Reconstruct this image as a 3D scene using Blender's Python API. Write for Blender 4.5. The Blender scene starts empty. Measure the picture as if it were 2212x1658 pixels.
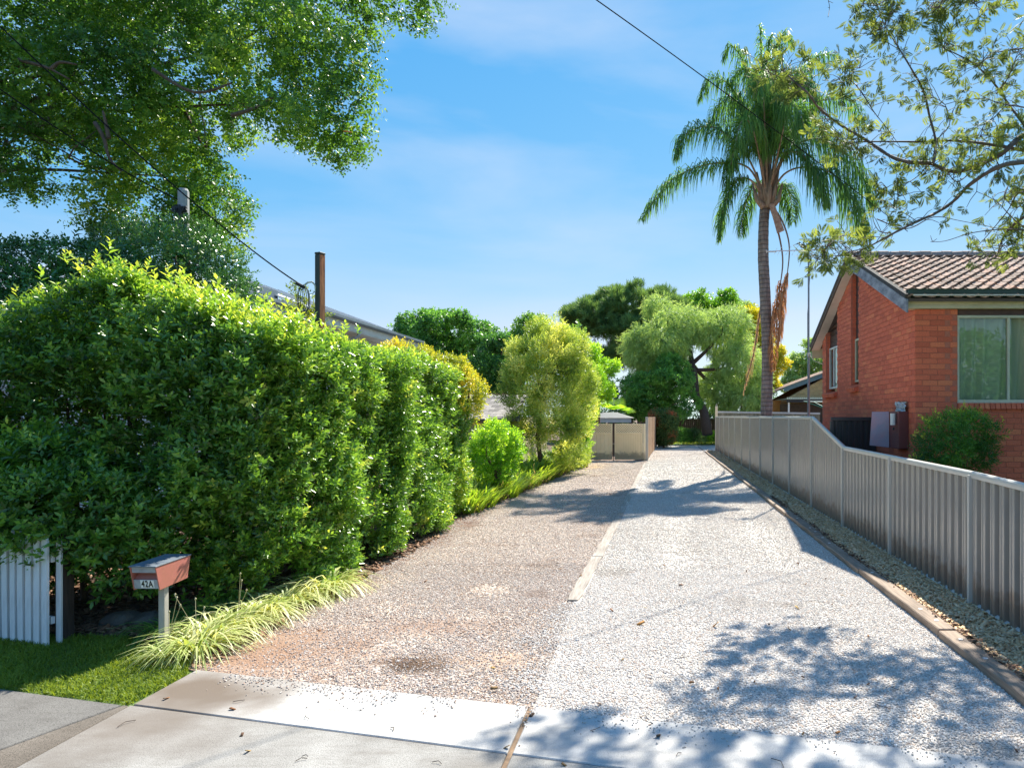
import bpy, bmesh, math, random
import numpy as np
from mathutils import Vector, Matrix, noise
R = math.radians
SC = bpy.context.scene
COL = SC.collection
rng = np.random.default_rng(7)
random.seed(7)

# ---------------- camera, sky, sun, exposure ----------------
FD, CX, HY, HC = 1478.7, 1424.2, 898.9, 1.942      # focal length and vanishing point measured on the photograph, eye height in metres
cam_data = bpy.data.cameras.new('camera')
cam = bpy.data.objects.new('camera', cam_data); COL.objects.link(cam)
cam.location = (0, 0, HC); cam.rotation_euler = (R(90), 0, 0)
cam_data.sensor_width = 36; cam_data.lens = FD / 2211 * 36
cam_data.shift_x = (2211 / 2 - CX) / 2211
cam_data.shift_y = (HY - 1658 / 2) / 2211
cam_data.clip_start = 0.05; cam_data.clip_end = 2000
SC.camera = cam

SUN = Vector((.34, .80, 1.0)).normalized()
sun_el = math.asin(SUN.z); sun_az = math.atan2(SUN.x, SUN.y)
world = bpy.data.worlds.new("World"); SC.world = world; world.use_nodes = True
nt = world.node_tree; N = nt.nodes; L = nt.links
bg = N['Background']
sky = N.new('ShaderNodeTexSky'); sky.sky_type = 'NISHITA'; sky.sun_disc = False
sky.sun_elevation = sun_el; sky.sun_rotation = sun_az
sky.air_density = 1.0; sky.dust_density = 0.1; sky.ozone_density = 2.5
sep = N.new('ShaderNodeSeparateColor'); com = N.new('ShaderNodeCombineColor'); L.new(sky.outputs[0], sep.inputs[0])
for i, (pw, gain) in enumerate(((1.7, .135), (.68, .62), (.25, 1.68))):       # compress the range of the physical sky, channel by channel
    pn = N.new('ShaderNodeMath'); pn.operation = 'POWER'; pn.inputs[1].default_value = pw; L.new(sep.outputs[i], pn.inputs[0])
    gn_ = N.new('ShaderNodeMath'); gn_.operation = 'MULTIPLY'; gn_.inputs[1].default_value = gain; L.new(pn.outputs[0], gn_.inputs[0]); chan = gn_ if i == 0 else chan; (L.new(gn_.outputs[0], com.inputs[i]) if i else None)
    if i == 1:
        m8 = N.new('ShaderNodeMath'); m8.operation = 'MULTIPLY'; m8.inputs[1].default_value = .80; L.new(gn_.outputs[0], m8.inputs[0])
        mn = N.new('ShaderNodeMath'); mn.operation = 'MINIMUM'; L.new(chan.outputs[0], mn.inputs[0]); L.new(m8.outputs[0], mn.inputs[1]); L.new(mn.outputs[0], com.inputs[0])
tc = N.new('ShaderNodeTexCoord'); mp = N.new('ShaderNodeMapping'); mp.inputs['Scale'].default_value = (.9, .7, 3.4); mp.inputs['Rotation'].default_value = (0, R(9), 0)
mp.inputs['Location'].default_value = (.35, .2, .1)
L.new(tc.outputs['Generated'], mp.inputs[0])
nz = N.new('ShaderNodeTexNoise'); nz.inputs['Scale'].default_value = 2.1; nz.inputs['Detail'].default_value = 6; nz.inputs['Roughness'].default_value = .5; nz.inputs['Distortion'].default_value = .3
L.new(mp.outputs[0], nz.inputs['Vector'])
cr = N.new('ShaderNodeValToRGB'); cr.color_ramp.elements[0].position = .41; cr.color_ramp.elements[0].color = (0, 0, 0, 1)
cr.color_ramp.elements[1].position = .90; cr.color_ramp.elements[1].color = (.80, .80, .80, 1)
L.new(nz.outputs[0], cr.inputs[0])
mx = N.new('ShaderNodeMix'); mx.data_type = 'RGBA'
L.new(cr.outputs[0], mx.inputs['Factor']); L.new(com.outputs[0], mx.inputs['A']); mx.inputs['B'].default_value = (2.1, 2.35, 2.8, 1)
L.new(mx.outputs['Result'], bg.inputs[0]); bg.inputs[1].default_value = .112

sd = bpy.data.lights.new('sun', 'SUN'); sd.energy = 3.45; sd.angle = R(.53); sd.color = (1, .95, .84)
sun = bpy.data.objects.new('sun', sd); COL.objects.link(sun)
sun.rotation_euler = SUN.to_track_quat('Z', 'Y').to_euler(); sun.location = (10, 25, 30)
vs = SC.view_settings; vs.view_transform = 'Standard'; vs.look = 'None'; vs.exposure = 1.72; vs.gamma = 1; vs.use_curve_mapping = False
SC.cycles.max_bounces = 8; SC.cycles.transparent_max_bounces = 12; SC.cycles.use_denoising = True
SC.cycles.diffuse_bounces = 4; SC.cycles.caustics_reflective = False; SC.cycles.caustics_refractive = False

# ---------------- helpers ----------------
def P(x, y, Z): return Vector(((x - CX) / FD * Z, Z, HC - (y - HY) / FD * Z))
def G(x, y):
    Z = HC * FD / (y - HY); return Vector(((x - CX) / FD * Z, Z, 0))

def tag(o, label=None, cat=None, group=None, kind=None):
    if label: o['label'] = label
    if cat: o['category'] = cat
    if group: o['group'] = group
    if kind: o['kind'] = kind
    return o
def thing(name, label, cat, loc=(0, 0, 0), rz=0, group=None):
    o = bpy.data.objects.new(name, None); COL.objects.link(o); o.empty_display_size = .2
    o.location = loc; o.rotation_euler = (0, 0, rz)
    return tag(o, label, cat, group)
def put(name, me, parent=None, loc=None, rot=None, keep=False):
    o = bpy.data.objects.new(name, me); COL.objects.link(o)
    if parent is not None:
        o.parent = parent
        if keep:                                             # geometry given in world coordinates
            m = Matrix.LocRotScale(PW[parent.name][0], PW[parent.name][1], None) if parent.name in PW else wmat(parent)
            o.matrix_parent_inverse = m.inverted()
    if loc is not None: o.location = loc
    if rot is not None: o.rotation_euler = rot
    return o
PW = {}
def wmat(o):
    m = Matrix.LocRotScale(o.location, o.rotation_euler, o.scale)
    if o.parent: return wmat(o.parent) @ o.matrix_parent_inverse @ m
    return m

class MB:
    def __init__(s): s.v = []; s.f = []; s.m = []
    def add(s, vs, fs, m=0):
        n = len(s.v); s.v += [tuple(v) for v in vs]; s.f += [tuple(i + n for i in f) for f in fs]; s.m += [m] * len(fs); return s
    def hexa(s, p, m=0):   # p: 4 bottom (ccw) + 4 top
        return s.add(p, [(3, 2, 1, 0), (4, 5, 6, 7), (0, 1, 5, 4), (1, 2, 6, 5), (2, 3, 7, 6), (3, 0, 4, 7)], m)
    def box(s, c, d, m=0, rz=0, rx=0, ry=0):
        x, y, z = d[0] / 2, d[1] / 2, d[2] / 2
        M = Matrix.Translation(c) @ Matrix.Rotation(rz, 4, 'Z') @ Matrix.Rotation(ry, 4, 'Y') @ Matrix.Rotation(rx, 4, 'X')
        return s.hexa([M @ Vector(q) for q in ((-x, -y, -z), (x, -y, -z), (x, y, -z), (-x, y, -z), (-x, -y, z), (x, -y, z), (x, y, z), (-x, y, z))], m)
    def bb(s, a, b, m=0):
        return s.box([(a[i] + b[i]) / 2 for i in range(3)], [abs(b[i] - a[i]) for i in range(3)], m)
    def beam(s, a, b, w, h, up=(0, 0, 1), m=0):
        a = Vector(a); b = Vector(b); d = (b - a).normalized(); u = Vector(up); x = d.cross(u).normalized(); u = x.cross(d)
        x *= w / 2; u *= h / 2
        return s.hexa([a - x - u, a + x - u, b + x - u, b - x - u, a - x + u, a + x + u, b + x + u, b - x + u], m)
    def tube(s, pts, rad, n=8, m=0, cap=True):
        pts = [Vector(p) for p in pts]
        if not hasattr(rad, '__len__'): rad = [rad] * len(pts)
        base = len(s.v); up = Vector((0, 0, 1)); X = None
        for i, p in enumerate(pts):
            d = (pts[min(i + 1, len(pts) - 1)] - pts[max(i - 1, 0)]).normalized()
            if X is None:
                X = d.cross(up if abs(d.z) < .95 else Vector((1, 0, 0))).normalized()
            X = (X - d * X.dot(d)).normalized(); Y = d.cross(X)
            for k in range(n):
                a = 2 * math.pi * k / n
                s.v.append(tuple(p + (X * math.cos(a) + Y * math.sin(a)) * rad[i]))
        for i in range(len(pts) - 1):
            for k in range(n):
                k2 = (k + 1) % n
                s.f.append((base + i * n + k, base + i * n + k2, base + (i + 1) * n + k2, base + (i + 1) * n + k)); s.m.append(m)
        if cap:
            s.f.append(tuple(base + k for k in reversed(range(n)))); s.m.append(m)
            s.f.append(tuple(base + (len(pts) - 1) * n + k for k in range(n))); s.m.append(m)
        return s
    def ext(s, prof, a, b, up=(0, 0, 1), m=0):   # extrude a closed profile [(side, up)] along a line
        a = Vector(a); b = Vector(b); d = (b - a).normalized(); u = Vector(up); x = d.cross(u).normalized(); u = x.cross(d)
        n = len(prof); vs = [a + x * p[0] + u * p[1] for p in prof] + [b + x * p[0] + u * p[1] for p in prof]
        fs = [(i, (i + 1) % n, n + (i + 1) % n, n + i) for i in range(n)] + [tuple(reversed(range(n))), tuple(range(n, 2 * n))]
        return s.add(vs, fs, m)
    def mesh(s, name, mats, smooth=False, bevel=0):
        me = bpy.data.meshes.new(name)
        me.from_pydata(s.v, [], s.f)
        if not isinstance(mats, (list, tuple)): mats = [mats]
        for m in mats: me.materials.append(m)
        if len(mats) > 1: me.polygons.foreach_set('material_index', s.m)
        bm = bmesh.new(); bm.from_mesh(me)
        bmesh.ops.recalc_face_normals(bm, faces=bm.faces)
        if bevel: bmesh.ops.bevel(bm, geom=list(bm.edges), offset=bevel, segments=1, affect='EDGES', clamp_overlap=True)
        bm.to_mesh(me); bm.free()
        if smooth:
            me.polygons.foreach_set('use_smooth', [True] * len(me.polygons))
        me.update(); return me
    def build(s, name, mats, parent=None, smooth=False, bevel=0, keep=True, loc=None, rot=None):
        return put(name, s.mesh(name, mats, smooth, bevel), parent, loc, rot, keep=(keep and parent is not None))

def npmesh(name, V, F, mat, tone=None, smooth=False):
    me = bpy.data.meshes.new(name); k = F.shape[1]
    me.vertices.add(len(V)); me.vertices.foreach_set('co', V.astype(np.float32).ravel())
    me.loops.add(F.size); me.loops.foreach_set('vertex_index', F.astype(np.int32).ravel())
    me.polygons.add(len(F)); me.polygons.foreach_set('loop_start', np.arange(0, F.size, k, dtype=np.int32))
    try: me.polygons.foreach_set('loop_total', np.full(len(F), k, dtype=np.int32))
    except Exception: pass
    if smooth: me.polygons.foreach_set('use_smooth', np.ones(len(F), dtype=bool))
    me.update(calc_edges=True)
    if tone is not None:
        at = me.attributes.new('tone', 'FLOAT', 'POINT'); at.data.foreach_set('value', tone.astype(np.float32))
    me.materials.append(mat); return me

# ---- leaf templates: (V, F quads, tone per vertex); grow along +Y, upper side +Z
def leaf(Ln=1., W=.42, fold=.06, droop=.1):
    V = np.array([(0, 0, 0), (-W * .42, .3 * Ln, fold), (-W * .5, .62 * Ln, fold * .7 - droop * .3), (0, Ln, -droop), (W * .5, .62 * Ln, fold * .7 - droop * .3), (W * .42, .3 * Ln, fold)], float)
    return V, np.array([(0, 3, 2, 1), (0, 5, 4, 3)]), np.zeros(6)
def dleaf(Ln=1., W=.5, droop=.0):
    V = np.array([(0, 0, 0), (W / 2, Ln * .5, -droop * .3), (0, Ln, -droop), (-W / 2, Ln * .5, -droop * .3)], float)
    return V, np.array([(0, 1, 2, 3)]), np.zeros(4)
def blade(Ln=1., W=.03, bend=.5, seg=4, fold=0):
    V = []; F = []
    for i in range(seg + 1):
        t = i / seg; w = W / 2 * (1 - t ** 2.2) + .0015 * Ln; a = bend * t * t
        y = Ln * (t - .25 * a * t); z = -Ln * a * .5 * t
        V += [(-w, y, z), (w, y, z)]
        if i < seg: F.append((2 * i, 2 * i + 1, 2 * i + 3, 2 * i + 2))
    return np.array(V, float), np.array(F), np.zeros(len(V))
def frames(d, h):
    d = d / np.maximum(np.linalg.norm(d, axis=1, keepdims=True), 1e-9)
    x = np.cross(d, h); nx = np.linalg.norm(x, axis=1, keepdims=True)
    bad = (nx[:, 0] < 1e-4); x[bad] = (1, 0, 0); nx[bad] = 1
    x /= nx; z = np.cross(x, d)
    return np.stack([x, d, z], axis=2)
def inst(T, p, B, s, tone):
    V, F, tv = T; n = len(p); k = len(V)
    W = np.einsum('nij,kj->nki', B, V) * np.asarray(s).reshape(-1, 1, 1) + p[:, None, :]
    FF = F[None] + (np.arange(n) * k)[:, None, None]
    TT = np.asarray(tone)[:, None] + tv[None]
    return W.reshape(-1, 3), FF.reshape(-1, F.shape[1]), TT.reshape(-1)
def merge(parts):
    V = []; F = []; T = []; n = 0
    for v, f, t in parts:
        V.append(v); F.append(f + n); T.append(t); n += len(v)
    return np.concatenate(V), np.concatenate(F), np.concatenate(T)
def unit(n):
    u = rng.normal(size=(n, 3)); return u / np.linalg.norm(u, axis=1, keepdims=True)
def sprig(T, n=7, stem=.16, ang=58, size=.08, r=None, hang=0):   # leaves spiralling round a shoot along +Y
    t = np.linspace(.15, 1, n); a = np.arange(n) * 2.4 + rng.uniform(0, 6)
    an = np.radians(ang * (1 - .45 * t) + rng.normal(0, 9, n))
    d = np.stack([np.sin(an) * np.cos(a), np.cos(an), np.sin(an) * np.sin(a)], 1)
    d[:, 2] -= hang
    h = np.tile([0, 1., 0], (n, 1)) + rng.normal(0, .25, (n, 3))
    p = np.stack([np.zeros(n), t * stem, np.zeros(n)], 1)
    V, F, tn = inst(T, p, frames(d, h), size * (1.05 - .35 * t) * rng.uniform(.8, 1.15, n), t * .18 + rng.normal(0, .07, n))
    return V, F, tn
def place_sprigs(temps, p, d, h, s, tone):
    parts = []; which = rng.integers(0, len(temps), len(p))
    for i, T in enumerate(temps):
        m = which == i
        if m.any(): parts.append(inst(T, p[m], frames(d[m], h[m]), np.broadcast_to(s, len(p))[m], np.broadcast_to(tone, len(p))[m]))
    return merge(parts)
def nz3(P3, sc, off=0):
    return np.array([noise.noise(Vector((a * sc + off, b * sc - off, c * sc + 3.1))) for a, b, c in P3])
def lumpy(blobs, k=12, f=.34, core=.84):   # break each lobe into clumps
    out = []
    for c, r in blobs:
        c = np.array(c, float); r = np.array(r, float); out.append((tuple(c), tuple(r * core)))
        u = unit(k); u[:, 2] = np.abs(u[:, 2]) * .9 + u[:, 2] * .1 * 0 - .25; u /= np.linalg.norm(u, axis=1, keepdims=True)
        for q in u:
            s = f * rng.uniform(.7, 1.3); out.append((tuple(c + q * r * .86), tuple(np.full(3, s * (r[0] * r[2]) ** .5) * (1, 1, .8))))
    return out
def shell(blobs, dens, inner=.25, lump=.22, lsc=1.4, zmin=.1, keepin=.8, cull=None):
    PP = []; NN = []; DD = []
    C = [np.array(b[0], float) for b in blobs]; RR = [np.array(b[1], float) for b in blobs]
    for i, (c, r) in enumerate(zip(C, RR)):
        area = 4 * math.pi * (((r[0] * r[1]) ** 1.6 + (r[0] * r[2]) ** 1.6 + (r[1] * r[2]) ** 1.6) / 3) ** (1 / 1.6)
        n = max(8, int(dens * area)); u = unit(n)
        n_in = int(n * inner); rad = np.ones(n); rad[:n_in] = rng.uniform(.45, .9, n_in)
        rad[n_in:] = rng.uniform(.9, 1.0, n - n_in)
        base = c + u * r
        rad *= 1 + lump * nz3(base, lsc, i) + lump * .5 * nz3(base, lsc * 2.7, i)
        rad *= 1 + (rng.uniform(0, 1, n) < .14) * np.abs(rng.normal(0, .13, n))
        p = c + u * r * rad[:, None]
        nrm = u / r; nrm /= np.linalg.norm(nrm, axis=1, keepdims=True)
        ok = p[:, 2] > zmin
        if cull: ok &= nz3(p, cull[0], 17) + .35 * nz3(p, cull[0] * 2.6, 5) < cull[1]
        for j, (c2, r2) in enumerate(zip(C, RR)):
            if j != i: ok &= ~((((p - c2) / r2) ** 2).sum(1) < keepin ** 2)
        PP.append(p[ok]); NN.append(nrm[ok]); DD.append(rad[ok])
    return np.concatenate(PP), np.concatenate(NN), np.concatenate(DD)
# ---------------- materials ----------------
def nmat(name):
    m = bpy.data.materials.new(name); m.use_nodes = True
    b = m.node_tree.nodes['Principled BSDF']; return m, m.node_tree, b
def ramp(nt, stops, src=None, interp='LINEAR'):
    r = nt.nodes.new('ShaderNodeValToRGB'); r.color_ramp.interpolation = interp
    e = r.color_ramp.elements
    e[0].position = stops[0][0]; e[0].color = (*stops[0][1], 1)
    e[1].position = stops[-1][0]; e[1].color = (*stops[-1][1], 1)
    for p, c in stops[1:-1]:
        q = e.new(p); q.color = (*c, 1)
    if src is not None: nt.links.new(src, r.inputs[0])
    return r
def tnoise(nt, scale, detail=4, rough=.5, coord='Object', mapscale=None, dist=0):
    t = nt.nodes.new('ShaderNodeTexCoord'); n = nt.nodes.new('ShaderNodeTexNoise')
    n.inputs['Scale'].default_value = scale; n.inputs['Detail'].default_value = detail; n.inputs['Roughness'].default_value = rough; n.inputs['Distortion'].default_value = dist
    if mapscale:
        m = nt.nodes.new('ShaderNodeMapping'); m.inputs['Scale'].default_value = mapscale
        nt.links.new(t.outputs[coord], m.inputs[0]); nt.links.new(m.outputs[0], n.inputs['Vector'])
    else: nt.links.new(t.outputs[coord], n.inputs['Vector'])
    return n
def mixc(nt, f, a, b, mode='MIX'):
    m = nt.nodes.new('ShaderNodeMix'); m.data_type = 'RGBA'; m.blend_type = mode
    for s, k in ((f, 'Factor'), (a, 'A'), (b, 'B')):
        if hasattr(s, 'links'): nt.links.new(s, m.inputs[k])
        elif isinstance(s, (int, float)): m.inputs[k].default_value = s
        else: m.inputs[k].default_value = (*s, 1)
    return m.outputs['Result']
def bump(nt, b, src, strength=.3, dist=.01):
    n = nt.nodes.new('ShaderNodeBump'); n.inputs['Strength'].default_value = strength; n.inputs['Distance'].default_value = dist
    nt.links.new(src, n.inputs['Height']); nt.links.new(n.outputs[0], b.inputs['Normal']); return n
def simple(name, c1, c2=None, scale=6, rough=.6, bmp=.15, metal=0, spec=.5, mapscale=None, detail=5, bd=.004):
    m, nt, b = nmat(name); b.inputs['Roughness'].default_value = rough; b.inputs['Metallic'].default_value = metal
    b.inputs['Specular IOR Level'].default_value = spec
    c2 = c2 or tuple(x * .75 for x in c1)
    n = tnoise(nt, scale, detail, .6, mapscale=mapscale)
    r = ramp(nt, [(.3, c2), (.7, c1)], n.outputs[0]); nt.links.new(r.outputs[0], b.inputs['Base Color'])
    if bmp:
        n2 = tnoise(nt, scale * 6, 4, .6, mapscale=mapscale); bump(nt, b, n2.outputs[0], bmp, bd)
    return m
def leafmat(name, stops, trans=.38, tcol=1.6, rough=.4, spec=.5, ty=(1.25, 1.1, .55), k=1.5):
    stops = [(p_, tuple(min(.8, q * k) for q in c_)) for p_, c_ in stops]; tcol = tcol / (k ** .5)
    m, nt, b = nmat(name); a = nt.nodes.new('ShaderNodeAttribute'); a.attribute_name = 'tone'
    r = ramp(nt, stops, a.outputs['Fac']); nt.links.new(r.outputs[0], b.inputs['Base Color'])
    b.inputs['Roughness'].default_value = rough; b.inputs['Specular IOR Level'].default_value = spec
    t = nt.nodes.new('ShaderNodeBsdfTranslucent')
    nt.links.new(mixc(nt, 1.0, r.outputs[0], tuple(tcol * q for q in ty), 'MULTIPLY'), t.inputs['Color'])
    x = nt.nodes.new('ShaderNodeMixShader'); x.inputs[0].default_value = trans
    nt.links.new(b.outputs[0], x.inputs[1]); nt.links.new(t.outputs[0], x.inputs[2])
    nt.links.new(x.outputs[0], nt.nodes['Material Output'].inputs[0]); return m
def isl(nt):   # one random number per piece, whether the piece is an object or an island of a joined mesh
    g = nt.nodes.new('ShaderNodeNewGeometry'); o = nt.nodes.new('ShaderNodeObjectInfo')
    ad = nt.nodes.new('ShaderNodeMath'); ad.operation = 'ADD'; nt.links.new(g.outputs['Random Per Island'], ad.inputs[0]); nt.links.new(o.outputs['Random'], ad.inputs[1])
    fr = nt.nodes.new('ShaderNodeMath'); fr.operation = 'FRACT'; nt.links.new(ad.outputs[0], fr.inputs[0]); return fr.outputs[0]
def piecemat(name, stops, rough=.85, gscale=60, gamt=.25, bmp=.4, spec=.3, mapscale=None, stain=None, bd=.004, coord='Object'):
    m, nt, b = nmat(name); b.inputs['Roughness'].default_value = rough; b.inputs['Specular IOR Level'].default_value = spec
    r = ramp(nt, stops, isl(nt)); g = nt.nodes.new('ShaderNodeNewGeometry')
    n = nt.nodes.new('ShaderNodeTexNoise'); n.inputs['Scale'].default_value = gscale; n.inputs['Detail'].default_value = 4
    if mapscale:
        mm = nt.nodes.new('ShaderNodeMapping'); mm.inputs['Scale'].default_value = mapscale; nt.links.new(g.outputs['Position'], mm.inputs[0]); nt.links.new(mm.outputs[0], n.inputs['Vector'])
    else: nt.links.new(g.outputs['Position'], n.inputs['Vector'])
    r2 = ramp(nt, [(.3, (1 - gamt,) * 3), (.7, (1 + gamt * .4,) * 3)], n.outputs[0])
    c = mixc(nt, 1.0, r.outputs[0], r2.outputs[0], 'MULTIPLY')
    if stain:
        n3 = nt.nodes.new('ShaderNodeTexNoise'); n3.inputs['Scale'].default_value = stain[1]; n3.inputs['Detail'].default_value = 5; nt.links.new(g.outputs['Position'], n3.inputs['Vector'])
        r3 = ramp(nt, [(stain[2], (0, 0, 0)), (stain[2] + .12, (1, 1, 1))], n3.outputs[0])
        c = mixc(nt, r3.outputs[0], c, stain[0])
    nt.links.new(c, b.inputs['Base Color']); bump(nt, b, n.outputs[0], bmp, bd); return m

M = {}
M['brick'] = piecemat('brick_red', [(0, (.58, .135, .075)), (.35, (.69, .165, .09)), (.8, (.74, .18, .095)), (1, (.78, .23, .11))], gscale=45, gamt=.2, stain=((.5, .33, .27), 1.3, .72))
M['mortar'] = simple('mortar_red', (.54, .18, .115), (.43, .135, .085), 20, .9, .3)
M['tile'] = piecemat('roof_tile', [(0, (.20, .145, .115)), (.3, (.33, .235, .185)), (.6, (.42, .30, .24)), (.85, (.47, .31, .235)), (1, (.52, .31, .22))], gscale=14, gamt=.45, stain=((.12, .09, .075), 3.0, .62), rough=.9, bd=.006)
M['ridge'] = piecemat('ridge_tile', [(0, (.36, .28, .23)), (1, (.46, .36, .30))], gscale=18, gamt=.4, rough=.9)
M['white'] = simple('white_paint', (.78, .77, .74), (.62, .60, .56), 3, .5, .1)
M['soffit'] = simple('soffit_paint', (.72, .64, .58), (.50, .43, .38), 1.6, .7, .1)
M['barge'] = simple('weathered_barge', (.42, .45, .50), (.10, .11, .14), 5, .8, .3, mapscale=(1, .6, 1.6))
M['gutter'] = simple('green_gutter', (.035, .075, .06), (.02, .04, .032), 5, .4, .1)
M['cream'] = simple('cream_fascia', (.62, .55, .36), (.52, .45, .28), 5, .55, .08)
M['frame'] = simple('cream_frame', (.62, .61, .46), (.5, .49, .36), 5, .45, .05)
M['brownpanel'] = simple('brown_panel', (.10, .05, .035), (.06, .03, .02), 8, .6, .2)
M['fence'] = simple('steel_sheet', (.34, .315, .28), (.30, .28, .25), 3, .24, .0, spec=.9)
M['rail'] = simple('steel_rail', (.56, .54, .49), (.50, .48, .43), 2, .35, .0, spec=.6)
M['charcoal'] = simple('charcoal_sheet', (.05, .052, .056), (.04, .04, .045), 3, .45, 0)
M['gatecream'] = simple('cream_sheet', (.90, .74, .50), (.83, .67, .44), 2, .45, .0)
M['steel'] = simple('galvanised', (.48, .49, .5), (.34, .35, .37), 12, .5, .1, metal=.3)
M['post'] = simple('concrete_post', (.40, .41, .43), (.30, .31, .33), 7, .8, .2)
M['cable'] = simple('cable_sheath', (.02, .02, .022), (.015, .015, .016), 10, 1.0, 0, spec=0)
M['dark'] = simple('black_plastic', (.018, .018, .02), (.012, .012, .014), 10, .5, 0)
M['rust'] = None
M['pink'] = simple('faded_red_paint', (.50, .16, .13), (.40, .15, .10), 9, .6, .15)
M['boxgrey'] = simple('galv_front', (.42, .43, .46), (.30, .30, .33), 18, .55, .1)
M['boxtop'] = simple('galv_lid', (.16, .19, .22), (.10, .12, .14), 10, .6, .15)
M['label'] = simple('white_label', (.85, .85, .82), (.8, .8, .77), 3, .5, 0)
M['ink'] = simple('black_ink', (.012, .012, .015), (.01, .01, .012), 3, .5, 0)
M['picket'] = simple('white_picket', (.86, .87, .88), (.66, .66, .66), 7, .55, .15, mapscale=(3, 3, .6))
M['oldwood'] = simple('dark_old_post', (.10, .07, .055), (.05, .035, .028), 9, .9, .5, mapscale=(4, 4, .5))
def wood(name, c1, c2, ax, rough=.85, knots=True):
    m, nt, b = nmat(name); ms = [14, 14, 14]; ms[ax] = .9
    n = tnoise(nt, 3.2, 8, .65, mapscale=tuple(ms)); b.inputs['Roughness'].default_value = rough
    r = ramp(nt, [(.3, c2), (.62, c1)], n.outputs[0]); g = tnoise(nt, 1.3, 3)
    r2 = ramp(nt, [(.3, (.72, .72, .72)), (.7, (1.1, 1.1, 1.1))], g.outputs[0])
    nt.links.new(mixc(nt, 1.0, r.outputs[0], r2.outputs[0], 'MULTIPLY'), b.inputs['Base Color']); bump(nt, b, n.outputs[0], .5, .006); return m
M['sleeper'] = wood('treated_sleeper', (.36, .27, .20), (.17, .125, .095), 1)
M['greysleeper'] = wood('weathered_sleeper', (.40, .35, .30), (.20, .17, .145), 1)
M['paling'] = piecemat('paling_wood', [(0, (.36, .21, .12)), (.5, (.46, .30, .19)), (1, (.52, .37, .25))], gscale=6, gamt=.4, mapscale=(5, 5, .5))
M['oldpaling'] = piecemat('aged_paling', [(0, (.26, .24, .15)), (.5, (.34, .31, .21)), (1, (.42, .38, .27))], gscale=6, gamt=.4, mapscale=(5, 5, .5))
M['zinc'] = simple('zinc_roof', (.50, .54, .58), (.44, .47, .51), 2, .45, .0, metal=.2)
M['bluegutter'] = simple('grey_gutter', (.15, .19, .23), (.12, .15, .18), 4, .4, 0)
M['weatherboard'] = simple('white_board', (.74, .73, .72), (.66, .65, .64), 2, .6, .05)
M['glassdark'], nt_, b_ = nmat('dark_glass'); b_.inputs['Base Color'].default_value = (.02, .03, .035, 1); b_.inputs['Roughness'].default_value = .05; b_.inputs['Specular IOR Level'].default_value = .8
M['meter'] = simple('primer_door', (.42, .25, .31), (.24, .27, .38), 4, .5, .1)
M['meterbody'] = simple('maroon_box', (.20, .055, .05), (.15, .045, .04), 5, .6, .1)
M['foil'] = simple('foil', (.75, .75, .76), (.4, .4, .42), 25, .25, .9, metal=.8, bd=.02)
M['bark'] = simple('bark_brown', (.17, .12, .09), (.08, .055, .04), 9, .9, .7, mapscale=(2, 2, .7), bd=.02)
M['twig'] = simple('twig_brown', (.16, .12, .10), (.09, .065, .055), 9, .85, .5)
M['soil'] = simple('soil_litter', (.17, .105, .07), (.07, .042, .028), 7, .95, .8, detail=9, bd=.03)
M['tanbrick'] = piecemat('tan_brick', [(0, (.52, .33, .15)), (1, (.64, .43, .21))], gscale=20, gamt=.2)
M['palegreen'] = simple('pale_green_metal', (.58, .66, .56), (.5, .58, .48), 3, .5, 0)
M['green'] = simple('green_pipe', (.03, .30, .20), (.025, .25, .17), 3, .4, 0)
M['rock'] = simple('garden_rock', (.17, .15, .13), (.09, .08, .07), 5, .9, .8, bd=.02)
M['leafkerb'] = simple('asphalt', (.055, .055, .058), (.04, .04, .042), 40, .9, .5)

def splash(m, col=(.20, .14, .10), top=.30):   # soil splashed on the foot of the sheets
    nt = m.node_tree; b = nt.nodes['Principled BSDF']; src = b.inputs['Base Color'].links[0].from_socket
    g = nt.nodes.new('ShaderNodeNewGeometry'); sp = nt.nodes.new('ShaderNodeSeparateXYZ'); nt.links.new(g.outputs['Position'], sp.inputs[0])
    n = nt.nodes.new('ShaderNodeTexNoise'); n.inputs['Scale'].default_value = 7; n.inputs['Detail'].default_value = 8; nt.links.new(g.outputs['Position'], n.inputs['Vector'])
    a = nt.nodes.new('ShaderNodeMath'); a.operation = 'MULTIPLY_ADD'; nt.links.new(n.outputs[0], a.inputs[0]); a.inputs[1].default_value = -.55; nt.links.new(sp.outputs[2], a.inputs[2])
    r = ramp(nt, [(.0, (.75, .75, .75)), (.14, (0, 0, 0))], a.outputs[0]); nt.links.new(mixc(nt, r.outputs[0], src, col), b.inputs['Base Color'])
splash(M['fence']); splash(M['gatecream'], (.34, .27, .19))
# rusty square post: dark primer on one face, rust streaks elsewhere
m, nt, b = nmat('rusty_post'); n = tnoise(nt, 6, 7, .6, mapscale=(5, 5, .7)); g = nt.nodes.new('ShaderNodeNewGeometry')
r = ramp(nt, [(.25, (.07, .05, .04)), (.38, (.30, .10, .045)), (.55, (.50, .19, .08)), (.75, (.62, .27, .12))], n.outputs[0])
sx = nt.nodes.new('ShaderNodeSeparateXYZ'); tco = nt.nodes.new('ShaderNodeTexCoord'); nt.links.new(tco.outputs['Normal'], sx.inputs[0])
r2 = ramp(nt, [(.2, (0, 0, 0)), (.6, (1, 1, 1))], sx.outputs[0])
nt.links.new(mixc(nt, r2.outputs[0], (.045, .05, .05), r.outputs[0]), b.inputs['Base Color']); b.inputs['Roughness'].default_value = .7; M['rust'] = m

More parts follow.
